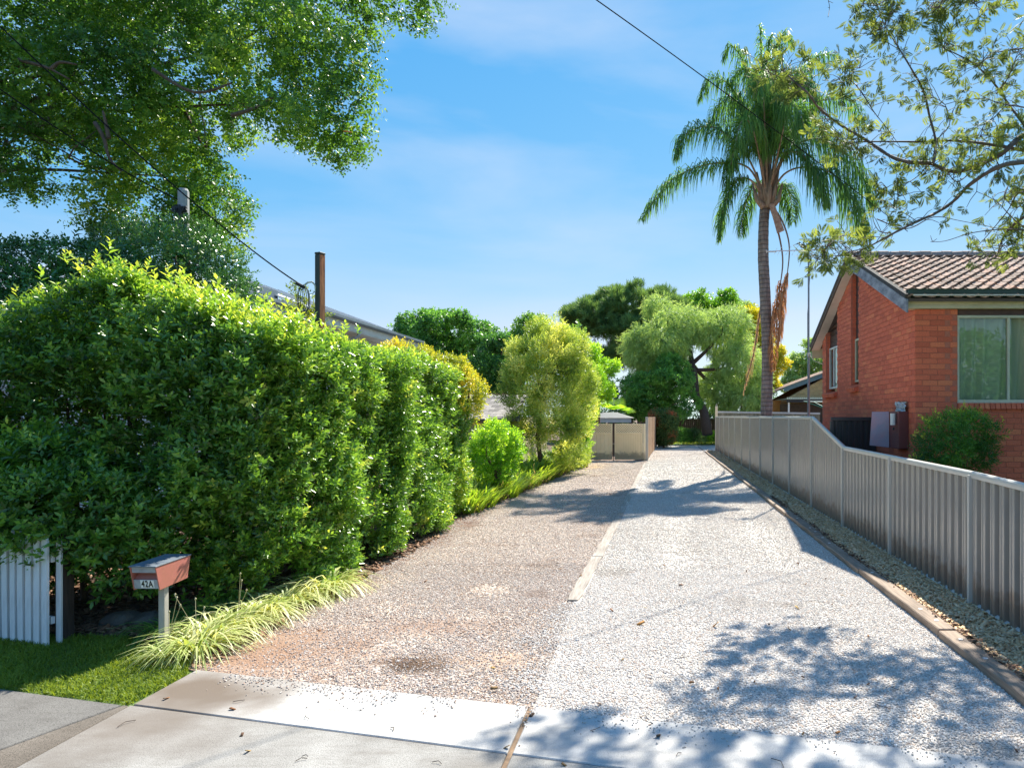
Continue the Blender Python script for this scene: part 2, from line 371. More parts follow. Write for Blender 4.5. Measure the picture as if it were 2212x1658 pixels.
# concrete
def concrete(name, c1, c2, dirt, dthr=.5, speck=.5):
    m, nt, b = nmat(name); b.inputs['Roughness'].default_value = .9; b.inputs['Specular IOR Level'].default_value = .2
    n1 = tnoise(nt, 1.1, 8, .62, 'Object'); r1 = ramp(nt, [(.35, c2), (.62, c1)], n1.outputs[0])
    n2 = tnoise(nt, 170, 3, .6, 'Object'); r2 = ramp(nt, [(.36, (1 - speck,) * 3), (.52, (1, 1, 1))], n2.outputs[0])
    c = mixc(nt, 1.0, r1.outputs[0], r2.outputs[0], 'MULTIPLY')
    n3 = tnoise(nt, .8, 8, .7, 'Object', mapscale=(1, 1.7, 1)); r3 = ramp(nt, [(dthr, (0, 0, 0)), (dthr + .2, (1, 1, 1))], n3.outputs[0])
    c = mixc(nt, r3.outputs[0], c, dirt)
    n4 = tnoise(nt, 5, 6, .7, 'Object', mapscale=(1, 5, 1)); r4 = ramp(nt, [(.5, (1, 1, 1)), (.72, (.72, .70, .68))], n4.outputs[0])
    c = mixc(nt, .6, c, mixc(nt, 1., c, r4.outputs[0], 'MULTIPLY'))
    nt.links.new(c, b.inputs['Base Color']); bump(nt, b, n2.outputs[0], .35, .003); return m, nt, b, c
M['concrete'], nt, b, c = concrete('pale_concrete', (.58, .565, .54), (.45, .43, .405), (.33, .29, .25), .56, .4)
# brown dirt washed over the slab corner next to the verge: a stain with its own place
tco = nt.nodes.new('ShaderNodeTexCoord')
def stain_at(nt, c, ctr, rad, col, soft=.6, nsc=2.2, str_=1.0):
    t = nt.nodes.new('ShaderNodeNewGeometry'); mp = nt.nodes.new('ShaderNodeMapping'); mp.vector_type = 'POINT'
    mp.inputs['Location'].default_value = (-ctr[0] / rad[0], -ctr[1] / rad[1], 0); mp.inputs['Scale'].default_value = (1 / rad[0], 1 / rad[1], 0)
    nt.links.new(t.outputs['Position'], mp.inputs[0])
    ln = nt.nodes.new('ShaderNodeVectorMath'); ln.operation = 'LENGTH'; nt.links.new(mp.outputs[0], ln.inputs[0])
    n = nt.nodes.new('ShaderNodeTexNoise'); n.inputs['Scale'].default_value = nsc; n.inputs['Detail'].default_value = 7; nt.links.new(t.outputs['Position'], n.inputs['Vector'])
    a = nt.nodes.new('ShaderNodeMath'); a.operation = 'MULTIPLY_ADD'; nt.links.new(n.outputs[0], a.inputs[0]); a.inputs[1].default_value = 1.0; nt.links.new(ln.outputs['Value'], a.inputs[2])
    r = ramp(nt, [(1.5 - soft, (str_,) * 3), (1.5, (0, 0, 0))], None)
    sc = nt.nodes.new('ShaderNodeMath'); sc.operation = 'MULTIPLY'; sc.inputs[1].default_value = .5; nt.links.new(a.outputs[0], sc.inputs[0])
    r.color_ramp.elements[0].position = (1.5 - soft) / 2; r.color_ramp.elements[1].position = .75
    nt.links.new(sc.outputs[0], r.inputs[0]); return mixc(nt, r.outputs[0], c, col)
c = stain_at(nt, c, (-3.25, 4.75), (1.15, .62), (.155, .12, .092), .8)
c = stain_at(nt, c, (-3.2, 4.3), (.85, .7), (.17, .14, .115), .9, str_=.8)
nt.links.new(c, b.inputs['Base Color'])
M['roadconcrete'], nt, b, c = concrete('worn_concrete', (.40, .385, .36), (.25, .235, .215), (.17, .15, .13), .50, .55)
c = stain_at(nt, c, (-3.2, 4.3), (.9, .7), (.17, .14, .115), .9, str_=.75); nt.links.new(c, b.inputs['Base Color'])
M['oldconcrete'], nt, b, c = concrete('old_concrete', (.20, .19, .175), (.14, .13, .12), (.10, .09, .08), .55, .6)
M['stripconcrete'], nt, b, c = concrete('exposed_concrete', (.21, .18, .15), (.13, .11, .09), (.09, .075, .06), .55, .7)

# gravel sheets (colour of packed fines and far gravel) and stones
def gravel_base(name, cols, soil, thr, vs=55):
    m, nt, b = nmat(name); b.inputs['Roughness'].default_value = .95; b.inputs['Specular IOR Level'].default_value = .15
    t = nt.nodes.new('ShaderNodeNewGeometry')
    v = nt.nodes.new('ShaderNodeTexVoronoi'); v.inputs['Scale'].default_value = vs; nt.links.new(t.outputs['Position'], v.inputs['Vector'])
    sp = nt.nodes.new('ShaderNodeSeparateXYZ'); nt.links.new(v.outputs['Color'], sp.inputs[0])
    k = len(cols); r = ramp(nt, [(i / (k - 1), c) for i, c in enumerate(cols)], sp.outputs[0])
    r.color_ramp.interpolation = 'CONSTANT'
    n = nt.nodes.new('ShaderNodeTexNoise'); n.inputs['Scale'].default_value = 1.7; n.inputs['Detail'].default_value = 9; n.inputs['Roughness'].default_value = .65; nt.links.new(t.outputs['Position'], n.inputs['Vector'])
    r2 = ramp(nt, [(thr, (0, 0, 0)), (thr + .13, (1, 1, 1))], n.outputs[0])
    c = mixc(nt, r2.outputs[0], r.outputs[0], soil)
    n9 = nt.nodes.new('ShaderNodeTexNoise'); n9.inputs['Scale'].default_value = .5; n9.inputs['Detail'].default_value = 4; nt.links.new(t.outputs['Position'], n9.inputs['Vector'])
    c = mixc(nt, 1.0, c, ramp(nt, [(.35, (.86, .84, .82)), (.65, (1.06, 1.06, 1.06))], n9.outputs[0]).outputs[0], 'MULTIPLY')
    nt.links.new(c, b.inputs['Base Color'])
    bump(nt, b, v.outputs['Distance'], .8, .012).invert = True
    return m, nt, b, c
M['gravbrown'], nt, b, c = gravel_base('brown_gravel', [(.34, .27, .22), (.52, .44, .37), (.28, .20, .15), (.60, .53, .47), (.42, .31, .24), (.22, .20, .19), (.55, .42, .33)], (.30, .195, .135), .60)
c = stain_at(nt, c, (-1.9, 5.35), (.42, .28), (.10, .065, .045), .5, 4)
c = stain_at(nt, c, (-3.3, 5.6), (1.3, 1.0), (.30, .19, .13), .7, 3)
c = stain_at(nt, c, (-2.1, 6.3), (.9, .35), (.28, .18, .13), .8, 4, .7)
c = stain_at(nt, c, (-1.3, 5.45), (.6, .3), (.44, .31, .22), .8, 3, .7)
c = stain_at(nt, c, (-2.6, 26.5), (.9, 2.2), (.60, .42, .24), .8, 1, .9)
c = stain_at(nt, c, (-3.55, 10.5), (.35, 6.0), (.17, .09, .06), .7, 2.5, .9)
nt.links.new(c, b.inputs['Base Color'])
M['gravpale'], nt, b, c = gravel_base('pale_gravel', [(.62, .59, .55), (.50, .47, .435), (.70, .67, .63), (.41, .37, .33), (.64, .59, .53), (.54, .48, .42), (.75, .73, .69)], (.52, .47, .42), .68)
M['stonebrown'] = piecemat('brown_stone', [(0, (.62, .54, .47)), (.2, (.44, .36, .30)), (.4, (.72, .65, .58)), (.55, (.45, .27, .18)), (.7, (.24, .23, .23)), (.85, (.62, .50, .42)), (1, (.74, .70, .65))], gscale=80, gamt=.2, bmp=.2, stain=((.30, .20, .15), 1.1, .60))
M['stonepale'] = piecemat('pale_stone', [(0, (.66, .62, .57)), (.22, (.51, .47, .43)), (.45, (.75, .715, .66)), (.60, (.60, .44, .33)), (.70, (.40, .375, .36)), (.82, (.74, .66, .58)), (1, (.82, .80, .76))], gscale=80, gamt=.2, bmp=.2, stain=((.44, .38, .32), .8, .60))
M['chip'] = piecemat('wood_chip', [(0, (.56, .35, .17)), (.3, (.74, .50, .27)), (.6, (.80, .58, .34)), (.85, (.80, .64, .42)), (1, (.46, .26, .13))], gscale=30, gamt=.3, bmp=.3)
M['litter'] = piecemat('leaf_litter', [(0, (.18, .10, .06)), (.4, (.27, .15, .09)), (.75, (.13, .075, .05)), (1, (.38, .25, .15))], gscale=30, gamt=.3, bmp=.2)
M['grassbase'] = simple('lawn_base', (.11, .17, .035), (.08, .12, .03), 30, .95, .5)

Gd = lambda r, g, b_: (r, g, b_)
M['L_hedge'] = leafmat('hedge_leaf', [(0, (.035, .085, .018)), (.35, (.07, .165, .024)), (.6, (.13, .26, .034)), (.85, (.22, .35, .05)), (1, (.36, .42, .08))], .36, 1.8, .28, .65, k=1.35)
M['L_dark'] = leafmat('dark_leaf', [(0, (.018, .05, .016)), (.5, (.035, .10, .028)), (1, (.07, .18, .04))], .25, 1.5, .3, .6)
M['L_gold'] = leafmat('golden_leaf', [(0, (.09, .16, .02)), (.4, (.26, .33, .03)), (.75, (.52, .50, .05)), (1, (.68, .55, .07))], .45, 1.25, .4, k=1.15)
M['L_camphor'] = leafmat('camphor_leaf', [(0, (.022, .065, .014)), (.45, (.055, .14, .02)), (.75, (.11, .215, .03)), (1, (.21, .30, .045))], .42, 1.7, .38, .45)
M['L_grev'] = leafmat('silky_oak_leaf', [(0, (.045, .07, .025)), (.5, (.10, .145, .045)), (1, (.24, .30, .07))], .42, 1.6, .6, .15, k=1.2)
M['L_palm'] = leafmat('palm_leaflet', [(0, (.03, .075, .03)), (.5, (.06, .145, .045)), (.85, (.13, .25, .05)), (1, (.32, .38, .06))], .42, 1.8, .55, .15)
M['L_palmdead'] = leafmat('dead_leaflet', [(0, (.24, .11, .05)), (.5, (.46, .24, .11)), (1, (.62, .38, .2))], .3, 1.2, .7, .2, ty=(1.1, 1, .9), k=1.1)
M['L_pitto'] = leafmat('variegated_leaf', [(0, (.09, .16, .03)), (.4, (.20, .31, .055)), (.75, (.38, .48, .11)), (1, (.62, .66, .22))], .42, 1.35, .45, k=1.25)
M['L_lime'] = leafmat('lime_leaf', [(0, (.05, .14, .015)), (.5, (.13, .29, .02)), (1, (.30, .45, .04))], .5, 1.6, .4)
M['L_mid'] = leafmat('mid_green_leaf', [(0, (.03, .08, .02)), (.5, (.065, .16, .035)), (1, (.14, .26, .05))], .4, 1.7, .4)
M['L_deep'] = leafmat('deep_green_leaf', [(0, (.02, .07, .02)), (.5, (.05, .15, .03)), (1, (.13, .29, .055))], .4, 1.7, .35)
M['L_pine'] = leafmat('pine_needle', [(0, (.03, .07, .03)), (.5, (.085, .165, .06)), (1, (.17, .28, .09))], .3, 1.4, .6, .3)
M['L_willow'] = leafmat('peppercorn_leaf', [(0, (.09, .155, .06)), (.5, (.19, .30, .11)), (1, (.34, .46, .18))], .42, 1.5, .5, .3)
M['L_yellow'] = leafmat('yellow_green_leaf', [(0, (.16, .22, .015)), (.5, (.38, .42, .02)), (1, (.62, .55, .04))], .5, 1.2, .45, k=1.15)
M['L_red'] = leafmat('red_tip_leaf', [(0, (.05, .10, .03)), (.72, (.12, .19, .045)), (.86, (.34, .14, .06)), (1, (.50, .14, .07))], .35, 1.3, .4, k=1.25)
M['L_fern'] = leafmat('fern_leaf', [(0, (.08, .17, .02)), (.5, (.20, .34, .03)), (.85, (.38, .46, .06)), (1, (.45, .36, .18))], .45, 1.4, .45, k=1.15)
M['L_lirio'] = leafmat('striped_strap_leaf', [(0, (.10, .20, .04)), (.4, (.34, .42, .12)), (.75, (.62, .64, .32)), (1, (.74, .74, .48))], .4, 1.1, .4, k=1.15)
M['L_grass'] = leafmat('grass_blade', [(0, (.09, .14, .02)), (.5, (.17, .245, .028)), (1, (.30, .36, .055))], .4, 1.3, .5, .3, k=1.25)
M['L_bush'] = leafmat('nandina_leaf', [(0, (.02, .07, .015)), (.5, (.05, .14, .02)), (.85, (.13, .26, .03)), (1, (.42, .45, .05))], .4, 1.6, .35, .5)
# ---------------- ground, paths, gravel ----------------
S_ = .2492; Y0 = 4.307; YG = 3.675                          # the street edge runs at a slight angle: Y + S*X = const
def sy(x, v): return v - S_ * x
def sheet(name, pts, z, mat, kind='structure', thick=None, parent=None, label=None):
    mb = MB(); n = len(pts)
    if thick:
        vs = [(p[0], p[1], z - thick) for p in pts] + [(p[0], p[1], z) for p in pts]
        mb.add(vs, [tuple(reversed(range(n))), tuple(range(n, 2 * n))] + [(i, (i + 1) % n, n + (i + 1) % n, n + i) for i in range(n)])
        o = mb.build(name, mat, parent, bevel=.006)
    else:
        mb.add([(p[0], p[1], z) for p in pts], [tuple(range(n))]); o = mb.build(name, mat, parent)
    if kind and parent is None: o['kind'] = kind
    if label: o['label'] = label
    return o
sheet('ground', [(-400, -200), (400, -200), (400, 600), (-400, 600)], -.06, M['soil'])
# road behind the camera with kerb, verge (seen in the window glass)
def band(name, v0, v1, x0, x1, z, mat, thick=None):
    return sheet(name, [(x0, sy(x0, v0)), (x1, sy(x1, v0)), (x1, sy(x1, v1)), (x0, sy(x0, v1))], z, mat, thick=thick)
band('road', -14, -3.9, -70, 70, -.05, M['leafkerb'])
band('kerb', -3.88, -3.72, -70, 70, .0, M['oldconcrete'], thick=.12)
band('verge', -3.71, 1.45, -70, 70, -.012, M['grassbase'])
band('far_verge', -22, -14.02, -70, 70, .0, M['grassbase'], thick=.1)

def relief(name, fx0, fx1, y0f, y1, z, mat, step=.14, amp=.012, extra=None):   # gravel sheet with gentle relief between two side curves
    ys = [];
    y = 0.0; nrow = 0
    V = []; F = []; nx = 40
    t = 0; rows = []
    yy = 0
    while True:
        rows.append(yy)
        if yy >= 1: break
        yy = min(1, yy + max(.0025, .012 * yy ** .5 if yy > .05 else .003))
    for r in rows:
        for i in range(nx + 1):
            u = i / nx
            xa = fx0(3.5 + r * (y1 - 3.5)); xb = fx1(3.5 + r * (y1 - 3.5)); x = xa + (xb - xa) * u
            ya = y0f(x); yv = ya + (y1 - ya) * r
            xa = fx0(yv); xb = fx1(yv); x = xa + (xb - xa) * u
            zz = z + amp * noise.noise(Vector((x * .9, yv * .9, 1))) + amp * .5 * noise.noise(Vector((x * 3, yv * 3, 5)))
            if extra: zz += extra(x, yv)
            V.append((x, yv, zz))
    for j in range(len(rows) - 1):
        for i in range(nx): a = j * (nx + 1) + i; F.append((a, a + 1, a + nx + 2, a + nx + 1))
    me = npmesh(name, np.array(V), np.array(F), mat, smooth=True)
    o = put(name, me); o['kind'] = 'structure'; return o
XC = lambda y: float(np.interp(y, [3, 7.2, 12.7, 28.4, 50], [-.80, -.89, -.77, -.56, -.2]))      # line of the centre timbers
XLf = lambda y: -4.15
XR = lambda y: 2.44
edge = lambda x: sy(x, Y0) + .004
gl = relief('gravel_lane', XLf, XC, edge, 30.0, .012, M['gravbrown'])
gr = relief('gravel_driveway', XC, XR, edge, 44.0, .016, M['gravpale'])
sheet('gravel_court', [(-.2, 44.01), (9, 44.01), (9, 46), (-.2, 46)], .014, M['gravpale'])
sheet('gravel_turning', [(2.5, 38.0), (9, 38.0), (9, 44.0), (2.5, 44.0)], .010, M['gravpale'])
# concrete: driveway apron and footpath, slab by slab
ap = thing('driveway_apron', 'pale concrete driveway crossing between lawn and gravel', 'driveway'); ap['kind'] = 'structure'; del ap['category']
def slab(pts, mat, name='slab', z=.03, par=None): return sheet(name, pts, z, mat, thick=.09, parent=par or ap)
def quadv(x0, x1, v0, v1): return [(x0, sy(x0, v0)), (x1, sy(x1, v0)), (x1, sy(x1, v1)), (x0, sy(x0, v1))]
g = .007
slab(quadv(-3.50, -.853 - .016, YG + g, Y0), M['concrete']); slab(quadv(-.853 + .016, 3.3, YG + g, Y0), M['concrete'])
slab(quadv(-3.51, -.853 - .016, 1.5, YG - g), M['roadconcrete']); slab(quadv(-.853 + .016, 3.3, 1.5, YG - g), M['roadconcrete'])
slab(quadv(-3.51, -.853 - .016, -3.7, 1.49), M['concrete']); slab(quadv(-.853 + .016, 3.3, -3.7, 1.49), M['concrete'])
sheet('joint_filler', [(-.867, -3.6), (-.839, -3.6), (-.839, sy(-.85, Y0) - .01), (-.867, sy(-.85, Y0) - .01)], .018, simple('joint_cork', (.30, .20, .12), (.16, .10, .06), 30, .95, .6))
fp = thing('footpath', 'grey old concrete footpath beside the lawn', 'footpath'); fp['kind'] = 'structure'; del fp['category']
slab([(-3.56, sy(-3.56, 3.66)), (-4.69, 2.62), (-4.69, 1.6 + 1.17), (-3.52, sy(-3.52, 1.5)), (-3.52, sy(-3.52, 3.66))][:1] + [(-4.30, sy(-4.30, 1.5)), (-3.522, sy(-3.52, 1.5)), (-3.522, sy(-3.52, 3.665))], M['stripconcrete'], par=fp, z=.028)
slab([(-3.575, sy(-3.575, 3.66)), (-7.6, sy(-7.6, 3.66)), (-7.6, sy(-7.6, 1.5)), (-4.315, sy(-4.315, 1.5))], M['oldconcrete'], par=fp, z=.028)
slab(quadv(-12, -7.615, 1.5, 3.66), M['oldconcrete'], par=fp, z=.028)
slab(quadv(3.32, 7.3, 1.5, YG), M['oldconcrete'], par=fp, z=.028); slab(quadv(7.32, 12, 1.5, YG), M['oldconcrete'], par=fp, z=.028)

# lawn outline
lawn_pts = [(-14, sy(-14, 3.67)), (-3.52, sy(-3.52, 3.67)), (-3.47, 5.12), (-3.62, 5.42), (-4.1, 5.72), (-4.7, 6.02), (-5.4, 6.0), (-14, 6.0)]
sheet('lawn', lawn_pts, .012, M['grassbase'])
sheet('garden_bed', [(-14, 6.01), (-5.4, 6.01), (-4.7, 6.03), (-4.1, 5.73), (-3.63, 5.43), (-3.45, 5.3), (-3.58, 7.8), (-3.72, 13.3), (-3.4, 20), (-3.0, 27), (-3.0, 29.8), (-14, 29.8)], .016, M['soil'])
sheet('mulch_bed', [(2.58, 4.0), (3.12, 4.0), (3.12, 37.8), (2.58, 37.8)], .05, M['soil'])
sheet('front_yard', [(3.14, sy(3.14, 3.68)), (30, sy(30, 3.68)), (30, 10.7), (3.14, 10.7)], .02, M['grassbase'])
sheet('rear_lawn', [(-.1, 46.02), (9, 46.02), (9, 50), (-.1, 50)], .03, M['grassbase'])

def in_poly(x, y, poly):
    c = np.zeros(len(x), bool); n = len(poly)
    for i in range(n):
        x1, y1 = poly[i]; x2, y2 = poly[(i + 1) % n]
        m = ((y1 > y) != (y2 > y)) & (x < (x2 - x1) * (y - y1) / (y2 - y1 + 1e-12) + x1); c ^= m
    return c
def grass(name, poly, n, h, z, mat, bbox, seedtone=0., kind='stuff'):
    x = rng.uniform(bbox[0], bbox[1], n); y = rng.uniform(bbox[2], bbox[3], n); m = in_poly(x, y, poly); x = x[m]; y = y[m]; n = len(x)
    T = blade(1, .13, .9, 2)
    d = np.stack([rng.normal(0, .38, n), rng.normal(0, .38, n), np.ones(n)], 1); hh = np.stack([rng.normal(size=n), rng.normal(size=n), rng.normal(0, .2, n)], 1)
    p = np.stack([x, y, np.full(n, z)], 1); pn = nz3(p, 2.2)
    V, F, t = inst(T, p, frames(d, hh), h * rng.uniform(.5, 1.25, n) * (1 + .4 * pn), .42 + .35 * pn + rng.normal(0, .15, n) + seedtone)
    o = put(name, npmesh(name, V, F, mat, t)); o['kind'] = kind; return o
lp = [(-6.6, sy(-6.6, 3.69)), (-3.55, sy(-3.55, 3.69)), (-3.5, 5.08), (-3.66, 5.36), (-4.15, 5.68), (-4.7, 6.0), (-5.4, 5.98), (-6.6, 5.98)]
grass('lawn_grass', lp, 60000, .05, .01, M['L_grass'], (-6.6, -3.4, 4.4, 6.05))
# ragged blades leaning over the concrete edge
grass('rear_grass', [(-.1, 46), (9, 46), (9, 50), (-.1, 50)], 3500, .16, .03, M['L_grass'], (-.1, 9, 46, 50), .25)

# ---- loose stones: real pebbles scattered over the sheets
def rock_mesh(name, mat, seed, flat=.62):
    bm = bmesh.new(); bmesh.ops.create_icosphere(bm, subdivisions=1, radius=.5); r = random.Random(seed)
    for v in bm.verts:
        v.co *= r.uniform(.72, 1.1); v.co.z *= flat; v.co.y *= .85
    me = bpy.data.meshes.new(name); bm.to_mesh(me); bm.free(); me.materials.append(mat); return me
def pebbles(name, mat, zones, kind='stuff'):
    src = bpy.data.collections.new(name + '_source')
    for k in range(4):
        src.objects.link(bpy.data.objects.new(name + '_kind', rock_mesh(name + '_pebble', mat, k + len(name))))
    pts = np.concatenate(zones); me = bpy.data.meshes.new(name)
    me.vertices.add(len(pts)); me.vertices.foreach_set('co', pts[:, :3].astype(np.float32).ravel())
    at = me.attributes.new('size', 'FLOAT', 'POINT'); at.data.foreach_set('value', pts[:, 3].astype(np.float32)); me.update()
    o = put(name, me); o['kind'] = kind
    ng = bpy.data.node_groups.new(name, 'GeometryNodeTree')
    ng.interface.new_socket('Geometry', in_out='INPUT', socket_type='NodeSocketGeometry'); ng.interface.new_socket('Geometry', in_out='OUTPUT', socket_type='NodeSocketGeometry')
    n = ng.nodes; gi = n.new('NodeGroupInput'); go = n.new('NodeGroupOutput')
    ci = n.new('GeometryNodeCollectionInfo'); ci.inputs['Collection'].default_value = src; ci.inputs['Separate Children'].default_value = True; ci.inputs['Reset Children'].default_value = True
    io = n.new('GeometryNodeInstanceOnPoints'); io.inputs['Pick Instance'].default_value = True
    rv = n.new('FunctionNodeRandomValue'); rv.data_type = 'FLOAT_VECTOR'; rv.inputs[0].default_value = (-.5, -.5, 0); rv.inputs[1].default_value = (.5, .5, 6.28)
    na = n.new('GeometryNodeInputNamedAttribute'); na.data_type = 'FLOAT'; na.inputs['Name'].default_value = 'size'
    mm = n.new('GeometryNodeMeshToPoints')
    l = ng.links; l.new(gi.outputs[0], mm.inputs['Mesh']); l.new(mm.outputs[0], io.inputs['Points']); l.new(ci.outputs[0], io.inputs['Instance'])
    l.new(rv.outputs[0], io.inputs['Rotation']); l.new(na.outputs[0], io.inputs['Scale']); l.new(io.outputs[0], go.inputs[0])
    md = o.modifiers.new('scatter', 'NODES'); md.node_group = ng; return o
def zone(n, fx0, fx1, y0, y1, s, z, front=True, gap=None, power=1.0):
    y = y0 + (y1 - y0) * rng.uniform(0, 1, n) ** power; u = rng.uniform(0, 1, n)
    xa = np.array([fx0(q) for q in y]); xb = np.array([fx1(q) for q in y]); x = xa + (xb - xa) * u
    m = (y > Y0 - S_ * x + .01)
    if gap is not None: m &= rng.uniform(0, 1, n) < gap(x, y)
    x = x[m]; y = y[m]; k = len(x)
    zz = z + np.array([.012 * noise.noise(Vector((a * .9, b * .9, 1))) + .006 * noise.noise(Vector((a * 3, b * 3, 5))) for a, b in zip(x, y)])
    return np.stack([x, y, zz + rng.uniform(-.002, .003, k), s * rng.lognormal(0, .28, k)], 1)
def fb(x, y):   # patches where packed earth shows
    nn = np.array([noise.noise(Vector((a * 1.3, b * 1.3, 9))) for a, b in zip(x, y)])
    g_ = np.clip(.78 + 1.1 * nn, .12, 1)
    g_ *= 1 - .8 * np.exp(-(((x + 3.4) / 1.1) ** 2 + ((y - 5.6) / .9) ** 2)) - .5 * np.exp(-(((x + 2.1) / .8) ** 2 + ((y - 6.3) / .3) ** 2)) - .7 * np.exp(-(((x + 1.9) / .35) ** 2 + ((y - 5.35) / .22) ** 2))
    return g_
xm = XC
def soft(sign):
    def f(x, y):
        xc = np.interp(y, [3, 7.2, 12.7, 28.4, 50], [-.80, -.89, -.77, -.56, -.2]); w = np.where(y < 7.2, .28, .05)
        nn = np.array([noise.noise(Vector((a * 1.6, b * 1.6, 2))) for a, b in zip(x, y)])
        return 1 / (1 + np.exp(-sign * (x - xc + .5 * nn * w / .28) / (w * .35)))
    return f
def tracks(x, y): return 1 - .45 * np.exp(-((x - .25 - .05 * np.sin(y * .5)) / .28) ** 2) - .45 * np.exp(-((x - 1.65 - .05 * np.sin(y * .5)) / .28) ** 2)
XB = lambda y: XC(y) + (.45 if y < 7.1 else -.09)
XP = lambda y: XC(y) - (.45 if y < 7.1 else -.07)
def spill(n, x0, x1, s):   # stones kicked out over the edge of the concrete
    x = rng.uniform(x0, x1, n); d = np.abs(rng.normal(0, .13, n)); keep = nz3(np.stack([x, x * 0, x * 0], 1), 2.2) > -.15; x = x[keep]; d = d[keep]
    return np.stack([x, Y0 - S_ * x - d, np.full(len(x), .034), s * rng.lognormal(0, .25, len(x))], 1)
pebbles('brown_pebbles', M['stonebrown'], [spill(620, -3.3, -.8, .0125), zone(120000, lambda y: -3.75, XB, 4.3, 9, .0128, .014, gap=lambda x, y: fb(x, y) * soft(-1)(x, y)), zone(90000, lambda y: -3.75, xm, 9, 17, .0145, .012, power=1.1), zone(42000, lambda y: -3.8, xm, 17, 29.5, .020, .012)])
pebbles('pale_pebbles', M['stonepale'], [spill(520, -.9, 2.6, .013), zone(190000, XP, XR, 3.7, 8.5, .0138, .018, gap=lambda x, y: soft(1)(x, y) * tracks(x, y)), zone(100000, xm, XR, 8.5, 17, .0152, .018, power=1.1, gap=tracks), zone(52000, xm, XR, 17, 40, .021, .018)])

# wood chips and leaf litter
def flakes(name, n, xr, yr, z, L0, mat, zamp=.02, ylog=1., asp=.35, kind='stuff', fn=None):
    y = yr[0] + (yr[1] - yr[0]) * rng.uniform(0, 1, n) ** ylog; x = rng.uniform(xr[0], xr[1], n)
    if fn is not None: m = fn(x, y); x = x[m]; y = y[m]; n = len(x)
    V = np.array([(-.5, -.5, 0), (.5, -.5, .06), (.5, .5, 0), (-.5, .5, .06), (-.5, -.5, -.12), (.5, -.5, -.08), (.5, .5, -.12), (-.5, .5, -.08)], float) * (1, asp, 1)
    F = np.array([(0, 1, 2, 3), (0, 4, 5, 1), (1, 5, 6, 2), (2, 6, 7, 3), (3, 7, 4, 0)])
    d = np.stack([rng.normal(size=n), rng.normal(size=n), rng.normal(0, .35, n)], 1); h = np.stack([rng.normal(0, .4, n), rng.normal(0, .4, n), np.ones(n)], 1)
    W, FF, t = inst((V, F, np.zeros(8)), np.stack([x, y, z + rng.uniform(0, zamp, n)], 1), frames(d, h), L0 * rng.lognormal(0, .35, n), np.zeros(n))
    o = put(name, npmesh(name, W, FF, mat)); o['kind'] = kind; return o
flakes('mulch_chips', 17000, (2.59, 3.11), (4.2, 14), .055, .042, M['chip'], .035, 1.2)
flakes('far_mulch_chips', 7000, (2.59, 3.11), (14, 37.5), .055, .06, M['chip'], .03, 1.0)
flakes('bed_leaf_litter', 9000, (-8, -3.5), (5.9, 11), .02, .05, M['litter'], .03, 1.3, .55, fn=lambda x, y: (y > 6.05 - .75 * np.clip(x + 4.7, 0, 2)) & (x < -3.5))
flakes('edge_leaf_litter', 4200, (-3.85, -3.3), (5.3, 27), .02, .026, M['litter'], .012, 1.2, .5, fn=lambda x, y: x < -3.78 + np.abs(rng.normal(0, .16, len(x))))
flakes('timber_leaf_litter', 1300, (2.56, 2.64), (4.2, 16), .075, .04, M['litter'], .02, 1.2, .5)
# ---------------- timber edgings ----------------
te = thing('timber_edging', 'dark brown sleepers edging the mulch strip along the steel fence', 'edging', (2.5, 4, 0))
y = 3.55; k = 0
capm = simple('aluminium_cap', (.78, .78, .78), (.6, .6, .6), 8, .35, 0, metal=.3)
while y < 36:
    Ls = 2.4; dz = [.0, .008, -.004, .006][k % 4]; dx = [0, .008, -.006, .004, -.01][k % 5]
    mb = MB(); mb.bb((2.42 + dx, y + .008, -.05), (2.575 + dx, min(y + Ls, 36.5) - .008, .088 + dz))
    s = mb.build('sleeper', M['sleeper'], te, bevel=.008)
    for q in ((.25, .5), (.62, .47), (1.7, .5), (2.15, .55)) if y < 16 else ():
        if (k + int(q[0] * 7)) % 3 == 0 and k: continue
        cp = MB(); a = 2.42 + dx + .155 * q[1]
        cp.tube([(a, y + q[0], .08), (a, y + q[0], .092 + dz)], .020, 12); cp.build('cap', capm, s)
    y += Ls; k += 1
ce = thing('centre_timbers', 'weathered grey timbers laid flush between the two gravels', 'edging', (-.85, 7, 0))
yy = [7.12, 9.35, 11.75, 14.15, 16.5, 18.9, 21.3, 23.7, 26.1, 28.4]
for i in range(len(yy) - 1):
    a = Vector((XC(yy[i]) - .015 + .01 * (i % 2), yy[i] + .01, .0)); b = Vector((XC(yy[i + 1]) - .015, yy[i + 1] - .015, .0))
    mb = MB(); z0 = .034 if i < 2 else (.026 if i < 4 else .019)
    n = 9; pts = []
    for j in range(n + 1):
        t = j / n; c = a.lerp(b, t); w = .070 * (1 + .10 * math.sin(j * 2.3 + i)) * (.78 if (i == 0 and j == 0) else 1)
        pts.append((c, w))
    vs = []
    for c, w in pts: vs += [(c.x - w, c.y, -.03), (c.x + w * .95, c.y, -.03), (c.x + w * .95, c.y, z0), (c.x - w, c.y, z0 + .003)]
    fs = [(3, 2, 1, 0)]
    for j in range(n):
        o_ = 4 * j
        for q in range(4): fs.append((o_ + q, o_ + (q + 1) % 4, o_ + 4 + (q + 1) % 4, o_ + 4 + q))
    fs.append((4 * n, 4 * n + 1, 4 * n + 2, 4 * n + 3))
    mb.add(vs, fs).build('timber', M['greysleeper'], ce, bevel=.005)

